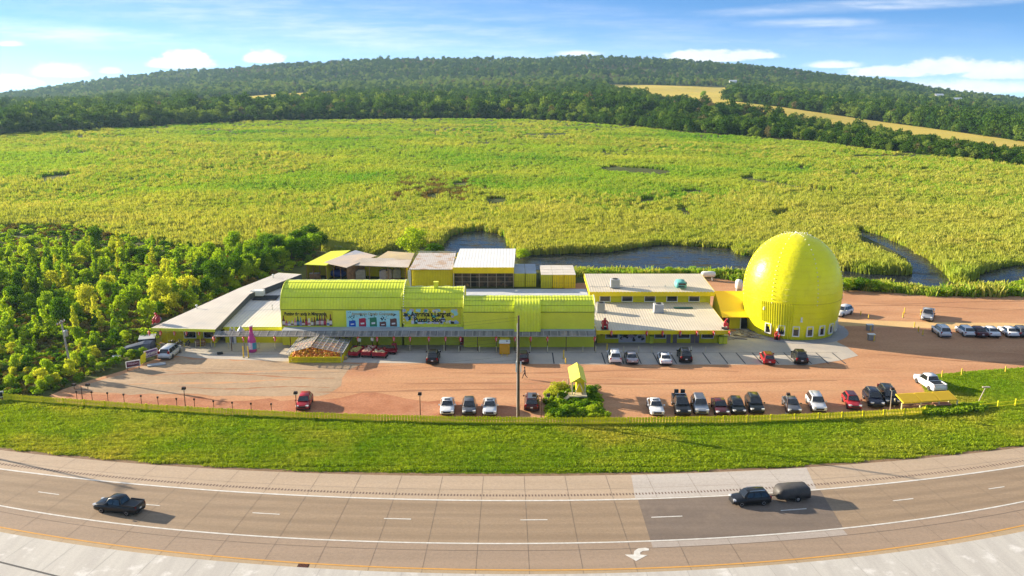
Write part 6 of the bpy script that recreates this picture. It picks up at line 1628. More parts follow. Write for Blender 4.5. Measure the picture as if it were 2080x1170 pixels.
# red pendant lamps
def pendant(p, label, group):
    t = thing("red_lamp", label, "lamp", tuple(p), group)
    mb = MB(); mb.lathe([(.02, .40), (.12, .36), (.19, .16), (.22, 0), (.15, -.14), (.07, -.34), (.02, -.42)], tuple(p), 10); mb.build("shade", flat("lamp_red", (.70, .05, .03), .4), t, True)
    mb = MB(); mb.tube((p[0], p[1], p[2] + .4), (p[0], p[1], p[2] + .62), .02); mb.build("hanger", m_dark, t)
    mb = MB(); mb.box((p[0] + .05, p[1] - .26, p[2] + .02), (.07, .06, .4)); mb.build("stripe", m_trim, t)
for x in (303, 326, 354, 378, 404): pendant(Vector((xat(w1[0].y - .25, 2.4, x), w1[0].y - .25, 2.35)), "red hanging lamp on the eave of the slanting wing", "red lamps on the slanting wing")
for x in (434, 494, 558, 727, 766, 800, 833, 871, 905, 935, 1008, 1046, 1078, 1112, 1208): pendant(Vector((xat(Yc - .25, 2, x), Yc - .25, 1.95)), "red hanging lamp on the long porch canopy " + ("left of the pumpkin stand" if x < 600 else ("between the stand and the orange kiosk" if x < 1022 else "right of the orange kiosk")), "red lamps on the porch canopy " + ("left of the stand" if x < 600 else ("between the stand and the kiosk" if x < 1022 else "right of the kiosk")))
for x in (1242, 1314, 1346, 1382, 1416, 1450, 1482): pendant(Vector((xat(rF[0].y - .3, 2.4, x), rF[0].y - .3, 2.35)), "orange red hanging lamp on the eave of the yellow hall", "red lamps on the yellow hall")

# ================================================================== FIGURES
def skin_figure(name, nodes, edges, mat, parent, sub=2):
    """One continuous surface grown along a skeleton: nodes = (x, y, z, radius)."""
    me = bpy.data.meshes.new(name); me.from_pydata([n[:3] for n in nodes], edges, [])
    o = bpy.data.objects.new(name, me); COL.objects.link(o)
    md = o.modifiers.new('skin', 'SKIN')
    sv = me.skin_vertices[0].data if me.skin_vertices else None
    if sv is None:
        bm = bmesh.new(); bm.from_mesh(me); bm.verts.layers.skin.verify(); bm.to_mesh(me); bm.free(); sv = me.skin_vertices[0].data
    for i, n in enumerate(nodes): sv[i].radius = (n[3], n[3]); sv[i].use_root = (i == 0)
    s2 = o.modifiers.new('sub', 'SUBSURF'); s2.levels = sub; s2.render_levels = sub
    dg = bpy.context.evaluated_depsgraph_get(); m2 = bpy.data.meshes.new_from_object(o.evaluated_get(dg)); m2.name = name
    bpy.data.objects.remove(o); m2.materials.clear(); m2.materials.append(mat); m2.polygons.foreach_set('use_smooth', [True] * len(m2.polygons))
    o = bpy.data.objects.new(name, m2); COL.objects.link(o); o.parent = parent; OFF[o.name] = OFF[parent.name]; return o
HUMAN_E = [(0, 1), (1, 2), (2, 3), (3, 4), (4, 5), (2, 6), (6, 7), (7, 8), (8, 9), (2, 10), (10, 11), (11, 12), (12, 13), (0, 14), (14, 15), (15, 16), (16, 17), (0, 18), (18, 19), (19, 20), (20, 21)]
def human(kind):
    if kind == 'walk':
        return [(0, 0, .92, .13), (0, 0, 1.12, .125), (.02, 0, 1.36, .135), (.03, 0, 1.49, .055), (.05, 0, 1.60, .09), (.06, 0, 1.70, .085), (.0, .19, 1.38, .06), (-.10, .24, 1.12, .045), (.06, .26, .90, .036), (.1, .26, .82, .035),
                (.02, -.19, 1.38, .06), (.14, -.23, 1.13, .045), (.30, -.22, .95, .036), (.36, -.22, .9, .035), (.02, .09, .86, .10), (.24, .09, .50, .07), (.30, .09, .12, .045), (.44, .09, .05, .04), (-.02, -.09, .86, .10), (-.08, -.09, .48, .07), (-.36, -.09, .16, .045), (-.30, -.09, .05, .04)]
    return [(0, 0, .45, .2), (.08, 0, .75, .2), (.2, 0, 1.05, .2), (.28, 0, 1.2, .09), (.36, 0, 1.34, .17), (.42, 0, 1.46, .14), (.2, .3, 1.02, .1), (.4, .42, .74, .085), (.62, .30, .60, .07), (.7, .26, .58, .06),
            (.2, -.3, 1.02, .1), (.4, -.42, .74, .085), (.62, -.30, .60, .07), (.7, -.26, .58, .06), (.05, .2, .42, .16), (.6, .28, .56, .13), (.55, .28, .18, .10), (.75, .28, .08, .09), (.05, -.2, .42, .16), (.6, -.28, .56, .13), (.55, -.28, .18, .10), (.75, -.28, .08, .09)]
t = thing("person", "person in dark clothes walking left across the gravel, right of the tall pole", "person", (0, 0, 0))
skin = flat("skin_tone", (.42, .24, .16), .6)
nd = human('walk'); skin_figure("body", nd, HUMAN_E, flat("dark_clothes", (.06, .035, .03), .8), t)
mb = MB(); mb.ball((.062, 0, 1.655), .108, 10, (.95, .85, 1.12)); mb.build("face", skin, t, True); mb = MB(); mb.ball((.045, 0, 1.69), .118, 10, (.95, .9, 1.0)); mb.build("hair", m_dark, t, True)
for s_ in (-1, 1):
    mb = MB(); hx, hz = (.1, .8) if s_ > 0 else (.37, .88); hy = .26 if s_ > 0 else -.22
    mb.ball((hx, hy, hz), .045, 8, (.8, .5, 1.1))
    for k in range(4): mb.tube((hx - .02 + .014 * k, hy, hz - .03), (hx - .015 + .016 * k, hy + .005, hz - .10 + .008 * abs(k - 1)), .009, .007, 5)
    mb.tube((hx + .03, hy, hz + .01), (hx + .055, hy + .01, hz - .05), .01, .008, 5); mb.build("hand", skin, t, True)
p = G(1066, 770); t.location = (p.x, p.y, .045); t.rotation_euler.z = math.pi - .15; t.scale = (.95, .95, .95)
def statue(p, rz, label, s=1.0, hat=False, cape=False):
    t = thing("red_statue", label, "statue", (0, 0, 0)); nd = human('sit')
    skin_figure("figure", nd, HUMAN_E, flat("statue_red", (.50, .025, .03), .4), t)
    mb = MB(); mb.box((.25, 0, .04), (1.1, .9, .08)); mb.build("plinth", m_dark, t)
    mb = MB(); mb.ball((.47, 0, 1.4), .13, 8, (.7, .9, 1.0)); mb.build("face", flat("statue_face", (.55, .2, .16), .5), t, True)
    if cape: mb = MB(); mb.ball((-.12, .1, .72), .42, 10, (.55, .9, 1.0)); mb.build("back_shell", flat("statue_maroon", (.28, .02, .03), .5), t, True); mb = MB(); mb.ball((.1, -.3, .66), .26, 10); mb.build("side_panel", flat("statue_blue", (.1, .14, .2), .5), t, True)
    if hat: mb = MB(); mb.lathe([(.22, 0), (.2, .1), (.08, .35), (.02, .42)], (.42, 0, 1.5), 10); mb.build("hat", m_trim, t)
    t.location = tuple(p); t.rotation_euler.z = rz; t.scale = (s, s, s); return t
statue(G(322, 660, 3.02), math.pi - .5, "red crouching statue with blue side at the far left corner of the wing roof", 1.25, cape=True)
statue(G(1228, 666, 2.85), -math.pi / 2, "red seated statue with pale face at the left corner of the hall roof", 1.15)
statue(G(1470, 667, 2.85), -.2, "red crouching statue leaning outward at the right corner of the hall roof", 1.05)
statue(G(1579, 688, .06), -math.pi / 2 - .4, "red seated statue with white hat in front of the dome windows", .95, hat=True)

# ================================================================== THINGS ON THE LOT
# giant soda bottle with its street lamp hood behind
p = G(513, 715); t = thing("giant_bottle", "giant pink soda bottle statue with blue and white label, bottom on the concrete", "statue", tuple(p))
hb = zat(p.y, 661); k = hb / 4.6
mb = MB(); mb.lathe([(.55, 0), (.62, .12), (.62, 1.9 * k), (.58, 2.15 * k), (.34, 2.9 * k), (.24, 3.4 * k), (.22, 4.2 * k), (.27, 4.22 * k), (.27, 4.4 * k)], (p.x, p.y, .05), 20); mb.build("bottle", surf("pink_plastic", (.50, .06, .25), (.45, .05, .22), .35), t, True)
mb = MB(); mb.lathe([(.26, 4.4 * k), (.3, 4.42 * k), (.3, 4.55 * k), (.02, 4.62 * k)], (p.x, p.y, .05), 16); mb.build("cap", m_trim, t)
mb = MB(); rr = .63
for a0, a1, sl in ((-2.6, -1.2, 0), (-1.2, .2, 1), (.2, 3.68, 0)):
    mb.slot(sl); mb.grid([[(p.x + rr * math.cos(a), p.y + rr * math.sin(a), z) for a in np.linspace(a0, a1, 8)] for z in (.55, 1.75 * k)])
mb.build("label", [flat("label_pink_white", (.66, .45, .58), .5), flat("label_blue", (.06, .30, .42), .5)], t)
mb = MB()
for i, (u, v, w_, h_) in enumerate(((-.2, 1.55, .3, .12), (-.14, 1.3, .26, .16), (-.2, 1.02, .32, .14), (-.12, .76, .24, .12))): mb.box((p.x + u, p.y - .63, v), (w_, .05, h_))
mb.build("label_marks", m_trim, t)
q = G(497, 712); t = thing("shade_lamp", "grey cone-hooded lamp on a thin bent pole behind the giant bottle", "lamp post", (q.x, q.y, .05)); hq = zat(q.y, 672)
mb = MB(); mb.wire([(q.x, q.y, .05), (q.x - .1, q.y, hq * .7), (q.x - .3, q.y, hq)], .05, 6); mb.build("pole", m_steel, t)
mb = MB(); mb.lathe([(.55, 0), (.52, .12), (.25, .45), (.08, .75), (.02, .95)], (q.x - .35, q.y, hq), 14); mb.build("hood", surf("hood_grey", (.42, .43, .45), (.36, .37, .4), .4), t, True)
for i, x in enumerate((470, 477)):
    p = G(x, 698); t = thing("upright_board", f"white upright board leaning under the canopy, {'left' if i == 0 else 'right'} one of the pair", "board", (p.x, p.y, .05)); h = 2.6
    mb = MB(); prof = [(-.22, 0), (.22, 0), (.24, 1.6), (.16, h - .3), (0, h), (-.16, h - .3), (-.24, 1.6)]
    mb.face([(p.x + u, p.y, .05 + v) for u, v in prof]); mb.face([(p.x + u, p.y + .12, .05 + v) for u, v in prof][::-1])
    for j in range(len(prof)): a, b = prof[j], prof[(j + 1) % len(prof)]; mb.face([(p.x + a[0], p.y, .05 + a[1]), (p.x + a[0], p.y + .12, .05 + a[1]), (p.x + b[0], p.y + .12, .05 + b[1]), (p.x + b[0], p.y, .05 + b[1])])
    mb.build("board", m_trim, t); mb = MB(); mb.box((p.x + (.2 if i == 0 else -.2), p.y - .02, 1.2), (.08, .03, 2.0)); mb.build("stripe", flat("board_navy", (.02, .03, .12), .5), t)
# pumpkin stand
pA, pB = G(588, 738), G(692, 740); zr0 = 2.35
fl, fr_, ridge_f = G(583, 712, zr0), G(684, 718, zr0), None
Yf = pA.y + .2; t = thing("pumpkin_stand", "see-through gabled pumpkin stand with yellow picket front by the concrete edge", "market stand", ((pA.x + pB.x) / 2, Yf, .04))
xa, xb = pA.x, pB.x; Yb_ = Yf + 8.2; ze, zg = zat(Yf, 716), zat(Yf, 703); xm = xat(Yf, zg, 633)
clear = None
def sheet_mat():
    m, nt, out = new_mat("clear_sheet"); b = N(nt, 'ShaderNodeBsdfPrincipled'); b.inputs['Base Color'].default_value = (.62, .60, .54, 1); b.inputs['Roughness'].default_value = .25; b.inputs['Alpha'].default_value = .38
    nt.links.new(b.outputs[0], out.inputs[0]); return m
m_clear = sheet_mat()
xe0, xe1 = xa - .3, xb + .3
mb = MB(); mb.face([(xe0, Yf - .3, ze), (xm, Yf - .3, zg), (xm, Yb_, zg), (xe0, Yb_, ze)]); mb.face([(xm, Yf - .3, zg), (xe1, Yf - .3, ze), (xe1, Yb_, ze), (xm, Yb_, zg)]); mb.build("roof", m_clear, t)
mb = MB(); lat = flat("lattice_grey", (.48, .46, .42), .6)
for (x0, z0, x1, z1) in ((xe0, ze, xm, zg), (xm, zg, xe1, ze)):
    for f in np.linspace(0, 1, 7): mb.tube((x0 + (x1 - x0) * f, Yf - .3, z0 + (z1 - z0) * f + .02), (x0 + (x1 - x0) * f, Yb_, z0 + (z1 - z0) * f + .02), .035 if 0 < f < 1 else .06, None, 4)
    for y in np.linspace(Yf - .3, Yb_, 8): mb.tube((x0, y, z0 + .02), (x1, y, z1 + .02), .035, None, 4)
mb.build("roof_lattice", lat, t)
for x, y in [(xa, Yf), (xb, Yf), (xa, Yb_), (xb, Yb_), (xa, (Yf + Yb_) / 2), (xb, (Yf + Yb_) / 2)]: mb = MB(); mb.box((x, y, ze / 2), (.12, .12, ze)); mb.build("post", bol, t)
mb = MB(); k = xa
while k < xb: mb.box((k, Yf - .12, .5), (.09, .03, .95)); k += .17
for k in np.arange(Yf, Yb_, .2): mb.box((xb + .1, k, .5), (.03, .09, .95)); mb.box((xa - .1, k, .5), (.03, .09, .95))
mb.build("pickets", m_fence, t)
mb = MB(); mb.box(((xa + xb) / 2, Yf - .06, .82), (xb - xa, .05, .1)); mb.box(((xa + xb) / 2, Yf - .06, .25), (xb - xa, .05, .1)); mb.build("picket_rail", m_fence, t)
mb = MB(); mb.box(((xa + xb) / 2, Yf + 2.6, .3), (xb - xa - .4, 4.6, .5)); mb.slab([(xa + .3, Yf + .3, .62), (xb - .3, Yf + .3, .62), (xb - .3, Yf + 4.9, 1.25), (xa + .3, Yf + 4.9, 1.25)], .06); mb.build("shelf", m_wood, t)
# pumpkins: countable, every one its own thing
def pumpkin_mesh():
    mb = MB(); rows = []
    for i in range(7):
        th = math.pi * i / 6; rows.append([(max(.02, math.sin(th)) * (1 + .07 * math.cos(8 * 6.283 * j / 24)) * math.cos(6.283 * j / 24), max(.02, math.sin(th)) * (1 + .07 * math.cos(8 * 6.283 * j / 24)) * math.sin(6.283 * j / 24), -.78 * math.cos(th) + .78) for j in range(24)])
    mb.grid(rows, True)
    me = bpy.data.meshes.new("pumpkin"); me.from_pydata(mb.v, [], mb.f); me.polygons.foreach_set('use_smooth', [True] * len(mb.f)); me.update(); return me
pm = []
for nm, c in (("orange", (.68, .24, .02)), ("amber", (.72, .36, .03)), ("deep", (.55, .15, .015))):
    m_ = pumpkin_mesh(); m_.materials.append(surf("pumpkin_" + nm, c, tuple(v * .8 for v in c), .45, scale=4)); pm.append(m_)
mb = MB(); mb.tube((0, 0, 1.45), (.1, .05, 1.9), .14, .1, 6); stem_me = bpy.data.meshes.new("stem"); stem_me.from_pydata(mb.v, [], mb.f); stem_me.materials.append(flat("stem_green", (.12, .14, .04), .8))
r = random.Random(17); npk = 0
for row in range(11):
    for i in range(25):
        x = xa + .35 + (xb - xa - .7) * (i + .5 * (row % 2)) / 25 + r.uniform(-.05, .05); y = Yf + .35 + row * .42 + r.uniform(-.06, .06)
        z = .62 + min(row, 6) * .11 + .3 * max(0, min(1, (row - 1) / 5)) * math.exp(-((i - 8) / 5) ** 2)
        if r.random() < .06: continue
        s = r.uniform(.18, .27); o = bpy.data.objects.new("pumpkin", r.choice(pm)); COL.objects.link(o); o.location = (x, y, z); o.scale = (s, s, s); o.rotation_euler.z = r.random() * 6
        w_ = "front rows" if row < 4 else ("heaped middle" if 4 < i < 12 else ("left back rows" if i <= 4 else "right back rows"))
        tag(o, f"orange pumpkin in the {w_} of the gabled stand", "pumpkin", f"pumpkins in the {w_} of the stand"); npk += 1
p = G(702, 731); tag(MB().build("x", m_trim), None) if False else None
mb = MB(); mb.lathe([(.12, -.12), (.28, -.1), (.28, .1), (.12, .12)], (p.x, p.y, .32), 14, 'y'); tag(mb.build("cable_reel", surf("reel_wood", (.55, .36, .16), (.45, .28, .12), .8), loc=(p.x, p.y, .04)), "round wooden reel leaning at the right corner of the pumpkin stand", "reel")
# produce wagons
def wagon(x, y, L, rz, label, goods, goodm, tall=True, w=1.35):
    t = thing("produce_wagon", label, "wagon", (0, 0, 0))
    mb = MB()
    mb.box((0, 0, .42), (w, L, .06)); 
    for s_ in (-1, 1): mb.box((s_ * w / 2, 0, .68), (.06, L, .55)); mb.box((0, s_ * L / 2, .68), (w + .06, .06, .55))
    mb.build("box", flat("wagon_red", (.40, .02, .03), .5), t)
    for sx in (-1, 1):
        for sy in (-1, 1): mb = MB(); mb.lathe([(.1, -.06), (.24, -.06), (.24, .06), (.1, .06)], (sx * (w / 2 + .06), sy * L * .33, .24), 12, 'x'); mb.build("wheel", m_tyre, t)
    mb = MB(); rr = random.Random(int(x))
    for i in range(int(26 * L)): mb.ball((rr.uniform(-.42, .42) * w, rr.uniform(-.46, .46) * L, .78 + rr.random() * .16), rr.uniform(.09, .16), 6)
    mb.build("produce", goodm, t, True)
    if tall: mb = MB(); mb.box((0, L / 2 + .1, 1.1), (.08, .08, 1.9)); mb.build("sign_post", m_dark, t); mb = MB(); mb.box((0, L / 2 + .05, 1.85), (.46, .05, .5)); mb.build("price_board", flat("price_cream", (.62, .6, .45), .6), t)
    p = G(x, y); t.location = (p.x, p.y, .045); t.rotation_euler.z = rz
wagon(724, 722, 2.9, -.18, "red produce wagon heaped with yellow squash, next to the pumpkin stand", 0, flat("squash_yellow", (.55, .48, .12), .6))
wagon(750, 721, 3.2, -.16, "red produce wagon heaped with pale pink gourds, middle of the three", 0, flat("gourd_pink", (.60, .38, .26), .6))
wagon(772, 726, 1.5, -.1, "low red produce wagon with cream squash, rightmost of the three", 0, flat("squash_cream", (.70, .58, .32), .6), False, 1.9)
p = G(785, 718); t = thing("red_cart", "dark red flatbed cart behind the rightmost produce wagon", "cart", (p.x, p.y, .045))
mb = MB(); mb.box((p.x, p.y, .5), (3.2, 1.6, .12)); mb.build("deck", flat("cart_red", (.28, .015, .03), .5), t); mb = MB(); mb.box((p.x + 1.4, p.y + .4, .95), (.1, 1.0, .9)); mb.box((p.x + 1.1, p.y + .4, 1.3), (.7, .9, .08)); mb.build("rack", flat("cart_red", (.28, .015, .03), .5), t)
for dx in (-1.2, 1.2):
    for dy in (-.7, .7): mb = MB(); mb.lathe([(.1, -.07), (.25, -.07), (.25, .07), (.1, .07)], (p.x + dx, p.y + dy, .25), 12, 'y'); mb.build("wheel", m_tyre, t)
mb = MB(); mb.ball((p.x - .8, p.y, .7), .22, 8); mb.ball((p.x - .3, p.y + .2, .72), .25, 8); mb.ball((p.x - 1.2, p.y + .2, .7), .2, 8); mb.build("gourds", flat("gourd_dark", (.33, .05, .03), .6), t, True)
# kiosk
p = G(1025, 721); t = thing("kiosk", "orange fronted kiosk with yellow lean roof and white shelf on the concrete", "kiosk", (p.x, p.y, .045)); w = 1.5
z1 = zat(p.y, 699)
mb = MB(); mb.box((p.x, p.y + .8, z1 / 2 + .1), (w, 1.5, z1)); mb.build("body", flat("kiosk_orange", (.74, .36, .02), .5), t)
mb = MB(); mb.box((p.x, p.y + .75, z1 + .14), (w + .1, 1.7, .07)); mb.build("shelf", m_trim, t)
mb = MB(); mb.slab([(p.x - w / 2 + .05, p.y + 1.7, z1 + .2), (p.x + w / 2 - .05, p.y + 1.7, z1 + .2), (p.x + w / 2 - .05, p.y + 2.3, z1 + .85), (p.x - w / 2 + .05, p.y + 2.3, z1 + .85)], .1); mb.build("back_panel", m_yel, t)
for s_ in (-.35, .4): mb = MB(); mb.tube((p.x + s_, p.y - .05, .3), (p.x + s_ - .05, p.y - .9, .05), .05); mb.build("leg", ybol, t)
mb = MB(); mb.lathe([(.06, 0), (.06, .2), (.02, .28)], (p.x + .35, p.y + .5, z1 + .17), 8); mb.build("bottle", m_dark, t)
# red ball game sign, planters, bins along the front
p = G(940, 704); t = thing("round_stand", "dark red round lawn chair facing the lot left of the kiosk", "chair", (p.x, p.y, .05))
mb = MB(); mb.lathe([(.02, -.1), (.42, 0), (.45, .06), (.02, .1)], (p.x, p.y + .2, .95), 14, 'y'); mb.build("back", flat("chair_red", (.30, .02, .04), .5), t)
for s_ in (-.3, .3): mb = MB(); mb.tube((p.x + s_, p.y, .05), (p.x + s_ * .6, p.y + .25, .7), .035); mb.build("leg", m_trim, t)
mb = MB(); mb.box((p.x, p.y - .05, .45), (.7, .55, .08)); mb.build("seat", flat("chair_red", (.30, .02, .04), .5), t)
for x, y, lab in ((1323, 697, "lime green waste bin by the hall doors"), (1463, 698, "lime green waste bin at the hall corner, left of the pair"), (1472, 698, "lime green waste bin at the hall corner, right of the pair")):
    p = G(x, y); t = thing("waste_bin", lab, "bin", (p.x, p.y, .05)); mb = MB(); mb.box((p.x, p.y, .6), (.62, .6, 1.1), 0, .96); mb.build("body", m_limeflat, t); mb = MB(); mb.box((p.x, p.y, 1.2), (.68, .66, .1)); mb.build("lid", flat("bin_lid", (.25, .32, .03), .5), t)
for x, y, lab in ((402, 703, "left brown barrel under the wing eave"), (412, 702, "right brown barrel under the wing eave")):
    p = G(x, y); t = thing("barrel", lab, "barrel", (p.x, p.y, .05)); mb = MB(); mb.lathe([(.36, 0), (.44, .35), (.44, .6), (.36, .95)], (p.x, p.y, .05), 14); mb.build("staves", m_wood, t, True); mb = MB(); mb.tube((p.x, p.y, .3), (p.x, p.y, .36), .455, .455, 14); mb.tube((p.x, p.y, .7), (p.x, p.y, .76), .45, .45, 14); mb.build("hoops", m_steel, t)
for x, y, lab in ((352, 704, "dark tangle of metal lawn ornaments with white spots under the wing eave"), (374, 704, "dark metal animal ornament between the barrels and the tangle")):
    p = G(x, y); r = random.Random(int(x)); mb = MB()
    for i in range(26): a = Vector((p.x + r.uniform(-1, 1), p.y + r.uniform(-.4, .4), .1 + r.random() * .7)); mb.slot(1 if i % 9 == 0 else 0).tube(a, a + Vector((r.uniform(-.5, .5), r.uniform(-.2, .2), r.uniform(-.1, .4))), r.uniform(.05, .14), .05, 5)
    tag(mb.build("lawn_ornament", [flat("iron_dark", (.03, .035, .04), .6), m_trim], loc=(p.x, p.y, .05)), lab, "ornament")
p = G(1190, 697); t = thing("display_bench", "long dark bench of goods beneath the blue shop displays", "bench", (p.x, p.y, .05)); xa, xb = xat(p.y, .5, 1123), xat(p.y, .5, 1191)
mb = MB(); mb.box(((xa + xb) / 2, p.y, .55), (xb - xa, .5, .1)); mb.build("seat", m_steel, t)
for f in (.02, .34, .66, .98): mb = MB(); mb.box((xa + (xb - xa) * f, p.y, .28), (.2, .4, .45)); mb.build("leg", m_dark, t)
p = G(1100, 697); t = thing("notice_board", "grey notice board with two dark text lines right of the kiosk", "sign", (p.x, p.y, .05)); mb = MB(); mb.box((p.x, p.y, 1.2), (1.1, .08, 1.0)); mb.build("board", m_trim, t); mb = MB(); mb.box((p.x, p.y - .05, 1.4), (.85, .03, .2)); mb.box((p.x, p.y - .05, 1.02), (.75, .03, .16)); mb.build("text_bar", m_dark, t)
for s_ in (-.5, .5): mb = MB(); mb.box((p.x + s_, p.y + .02, .4), (.08, .08, .75)); mb.build("leg", m_steel, t)

# roof machines
def hvac(p, label, sx=1.5, sy=1.3, sz=1.3, col=None):
    t = thing("rooftop_unit", label, "air conditioner", tuple(p)); mb = MB(); mb.box((p.x, p.y, p.z + sz / 2 + .08), (sx, sy, sz)); mb.build("cabinet", col or surf("hvac_grey", (.46, .46, .44), (.40, .40, .39), .5), t)
    mb = MB(); mb.lathe([(.45, 0), (.45, .08), (.1, .1), (.02, .05)], (p.x, p.y, p.z + sz + .08), 14); mb.build("fan", m_dark, t)
    mb = MB()
    for i in range(5): mb.box((p.x, p.y - sy / 2 - .012, p.z + .35 + i * sz * .15), (sx * .8, .025, .05))
    mb.build("louvre", m_steel, t)
    mb = MB(); mb.tube((p.x + sx / 2, p.y, p.z + .3), (p.x + sx / 2 + .6, p.y, p.z + .2), .05); mb.build("pipe", m_steel, t)
    mb = MB(); mb.box((p.x, p.y, p.z + .05), (sx + .2, sy + .2, .1)); mb.build("curb", m_steel, t)
hvac(G(1249, 583, zf1 + .2), "white grey rooftop air conditioner on the upper hall roof, left")
hvac(G(1337, 634, 3.08), "white rooftop air conditioner in the middle of the lower hall roof")
hvac(G(1220, 634, 3.08), "grey rooftop air conditioner squeezed between the arched store and lower hall roof", 1.2, 1.1, 1.5, m_steel)
p = G(1382, 584, zf1 + .2); t = thing("old_van_body", "teal rounded old van body sitting on the upper hall roof", "van", tuple(p)); mb = MB(); rows = []
for y, k, h in ((-.95, .85, .95), (-.7, 1, 1.15), (.2, 1, 1.3), (1.0, .95, 1.2), (1.3, .8, .9)): rows.append([(p.x - .85 * k, p.y + y, p.z + .12), (p.x - .92 * k, p.y + y, p.z + .7), (p.x - .6 * k, p.y + y, p.z + h), (p.x + .6 * k, p.y + y, p.z + h), (p.x + .92 * k, p.y + y, p.z + .7), (p.x + .85 * k, p.y + y, p.z + .12)])
mb.grid(rows, True); mb.face(rows[0]); mb.face(rows[-1][::-1]); mb.build("body", surf("teal_paint", (.10, .36, .33), (.16, .42, .38), .4), t, True)
mb = MB(); mb.box((p.x + .1, p.y - .97, p.z + .78), (1.2, .06, .32)); mb.box((p.x + .9, p.y - .1, p.z + .8), (.06, .9, .3)); mb.build("window", m_glass, t); mb = MB(); mb.box((p.x, p.y - .98, p.z + .35), (1.0, .05, .2)); mb.build("grille", m_dark, t)
q = G(534, 603, 2.62) + Vector((-.6, 0, .05)); t = thing("exhaust_unit", "grey exhaust machine on a dark mat on the annex roof", "exhaust fan", tuple(q))
mb = MB(); mb.box((q.x + 1.4, q.y - .8, q.z + .03), (4.0, 3.0, .05)); mb.build("mat", m_dark, t); mb = MB(); mb.box((q.x - .1, q.y, q.z + .7), (1.9, 1.3, .9)); mb.build("cabinet", m_trim, t); mb = MB(); mb.lathe([(.5, -.5), (.6, 0), (.5, .5)], (q.x - .9, q.y, q.z + .6), 14, 'x'); mb.build("blower", m_steel, t)
for s_ in (-.7, .7): mb = MB(); mb.box((q.x + s_, q.y - .5, q.z + .15), (.12, .12, .3)); mb.build("leg", m_dark, t)

# ---- little tower and its planted island
ISL = [(1112, 838), (1108, 815), (1125, 800), (1160, 790), (1205, 795), (1216, 815), (1220, 840), (1240, 851), (1112, 852)]
sheet("planted_island", ISL, .05, turf_soil, .15, 1.5)
p = G(1167, 812); t = thing("mini_tower", "small yellow gable-roofed lookout tower on splayed legs in the planted island", "tower", (p.x, p.y, .05))
zs, zt_ = zat(p.y + .3, 772), zat(p.y, 737)
wv = 1.0; yv0, yv1 = p.y - 1.3, p.y + 1.9; ang = .05
e0 = zat(p.y - 1.3, 777); rf = zat(p.y - 1.3, 766)
X0, X1, Xm = xat(p.y, e0, 1158), xat(p.y, e0, 1190), xat(p.y, rf, 1177)
sh = 0.0; yv1 = G(1170, 736, rf).y
mb = MB(); mb.slab([(X0, yv0, e0), (Xm, yv0, rf), (Xm + sh, yv1, rf), (X0 + sh, yv1, e0)], .08); mb.slab([(Xm, yv0, rf), (X1, yv0, e0), (X1 + sh, yv1, e0), (Xm + sh, yv1, rf)], .08)
mb.build("roof", m_limeflat if False else surf("lemon_paint", (.72, .68, .08), (.66, .62, .07), .55, scale=.8, fine=.04), t)
mb = MB(); mb.face([(X0 + .1, yv0 + .12, e0), (X1 - .1, yv0 + .12, e0), (Xm, yv0 + .12, rf - .08)]); mb.face([(X0 + .1 + sh, yv1 - .12, e0), (X1 - .1 + sh, yv1 - .12, e0), (Xm + sh, yv1 - .12, rf - .08)])
zb_ = e0 - 1.5
mb.box(((X0 + X1) / 2 + .25, p.y, (e0 + zb_) / 2), (.95, 1.6, e0 - zb_)); mb.build("cabin", m_yel, t)
pale = surf("pale_plank", (.58, .50, .33), (.48, .42, .27), .7, scale=2, fine=.1)
cx = (X0 + X1) / 2
for dx, dy in ((-.75, -1.0), (.85, -1.0), (-.75, 1.1), (.85, 1.1)): mb = MB(); mb.box((cx + dx, p.y + dy, e0 / 2), (.13, .13, e0)); mb.build("post", pale, t)
for a, b in (((1124, 797), (1146, 772)), ((1136, 813), (1150, 795)), ((1196, 816), (1186, 792)), ((1158, 800), (1153, 770))):
    A = G(*a); bx = xat(A.y + .6, 2, b[0]); mb = MB(); mb.tube((A.x, A.y, .05), (bx, A.y + .5, zat(A.y + .5, b[1])), .07, .07, 6); mb.build("brace", pale, t)
mb = MB(); mb.box((cx - .1, p.y - .9, 1.0), (2.3, 1.4, .12)); mb.build("deck", pale, t)
mb = MB()
for i in range(7): mb.box((cx - 1.3 - i * .17, p.y - 1.4 - i * .1, .95 - i * .13), (.24, .9, .05))
mb.build("stair", pale, t)
mb = MB(); mb.tube((cx + .45, p.y - .2, 1.1), (cx + .45, p.y - .2, e0), .2, .2, 10); mb.build("slide_tube", m_dark, t)
mb = MB(); mb.tube((cx - .5, p.y - 1.05, 1.05), (cx + .1, p.y - 1.05, e0 - .2), .05); mb.tube((cx + .75, p.y - 1.05, 1.05), (cx + .2, p.y - 1.05, e0 - .2), .05); mb.build("cross_brace", pale, t)
q = G(1130, 822); mb = MB(); mb.face([(q.x - .25, q.y, .1), (q.x + .3, q.y, .1), (q.x + .2, q.y + .1, 1.6)]); mb.face([(q.x + .3, q.y, .1), (q.x - .25, q.y, .1), (q.x - .1, q.y + .5, .1)]); mb.face([(q.x + .2, q.y + .1, 1.6), (q.x + .3, q.y, .1), (q.x - .1, q.y + .5, .1)]); mb.face([(q.x - .25, q.y, .1), (q.x + .2, q.y + .1, 1.6), (q.x - .1, q.y + .5, .1)])
tag(mb.build("pointed_marker", surf("lemon_paint2", (.62, .58, .25), (.55, .5, .2), .6), loc=tuple(q)), "pale pointed marker at the left foot of the lookout tower", "marker")
x = rng.uniform(1106, 1240, 700); y = rng.uniform(790, 852, 700); k = inside_np(x, y, ISL); g = to_ground(x[k], y[k]); s = rng.uniform(.25, .55, k.sum())
scatter("island_plants", g, np.stack([s, s, s * rng.uniform(.8, 1.4, k.sum())], 1), [under[0], under[3], under[1]])
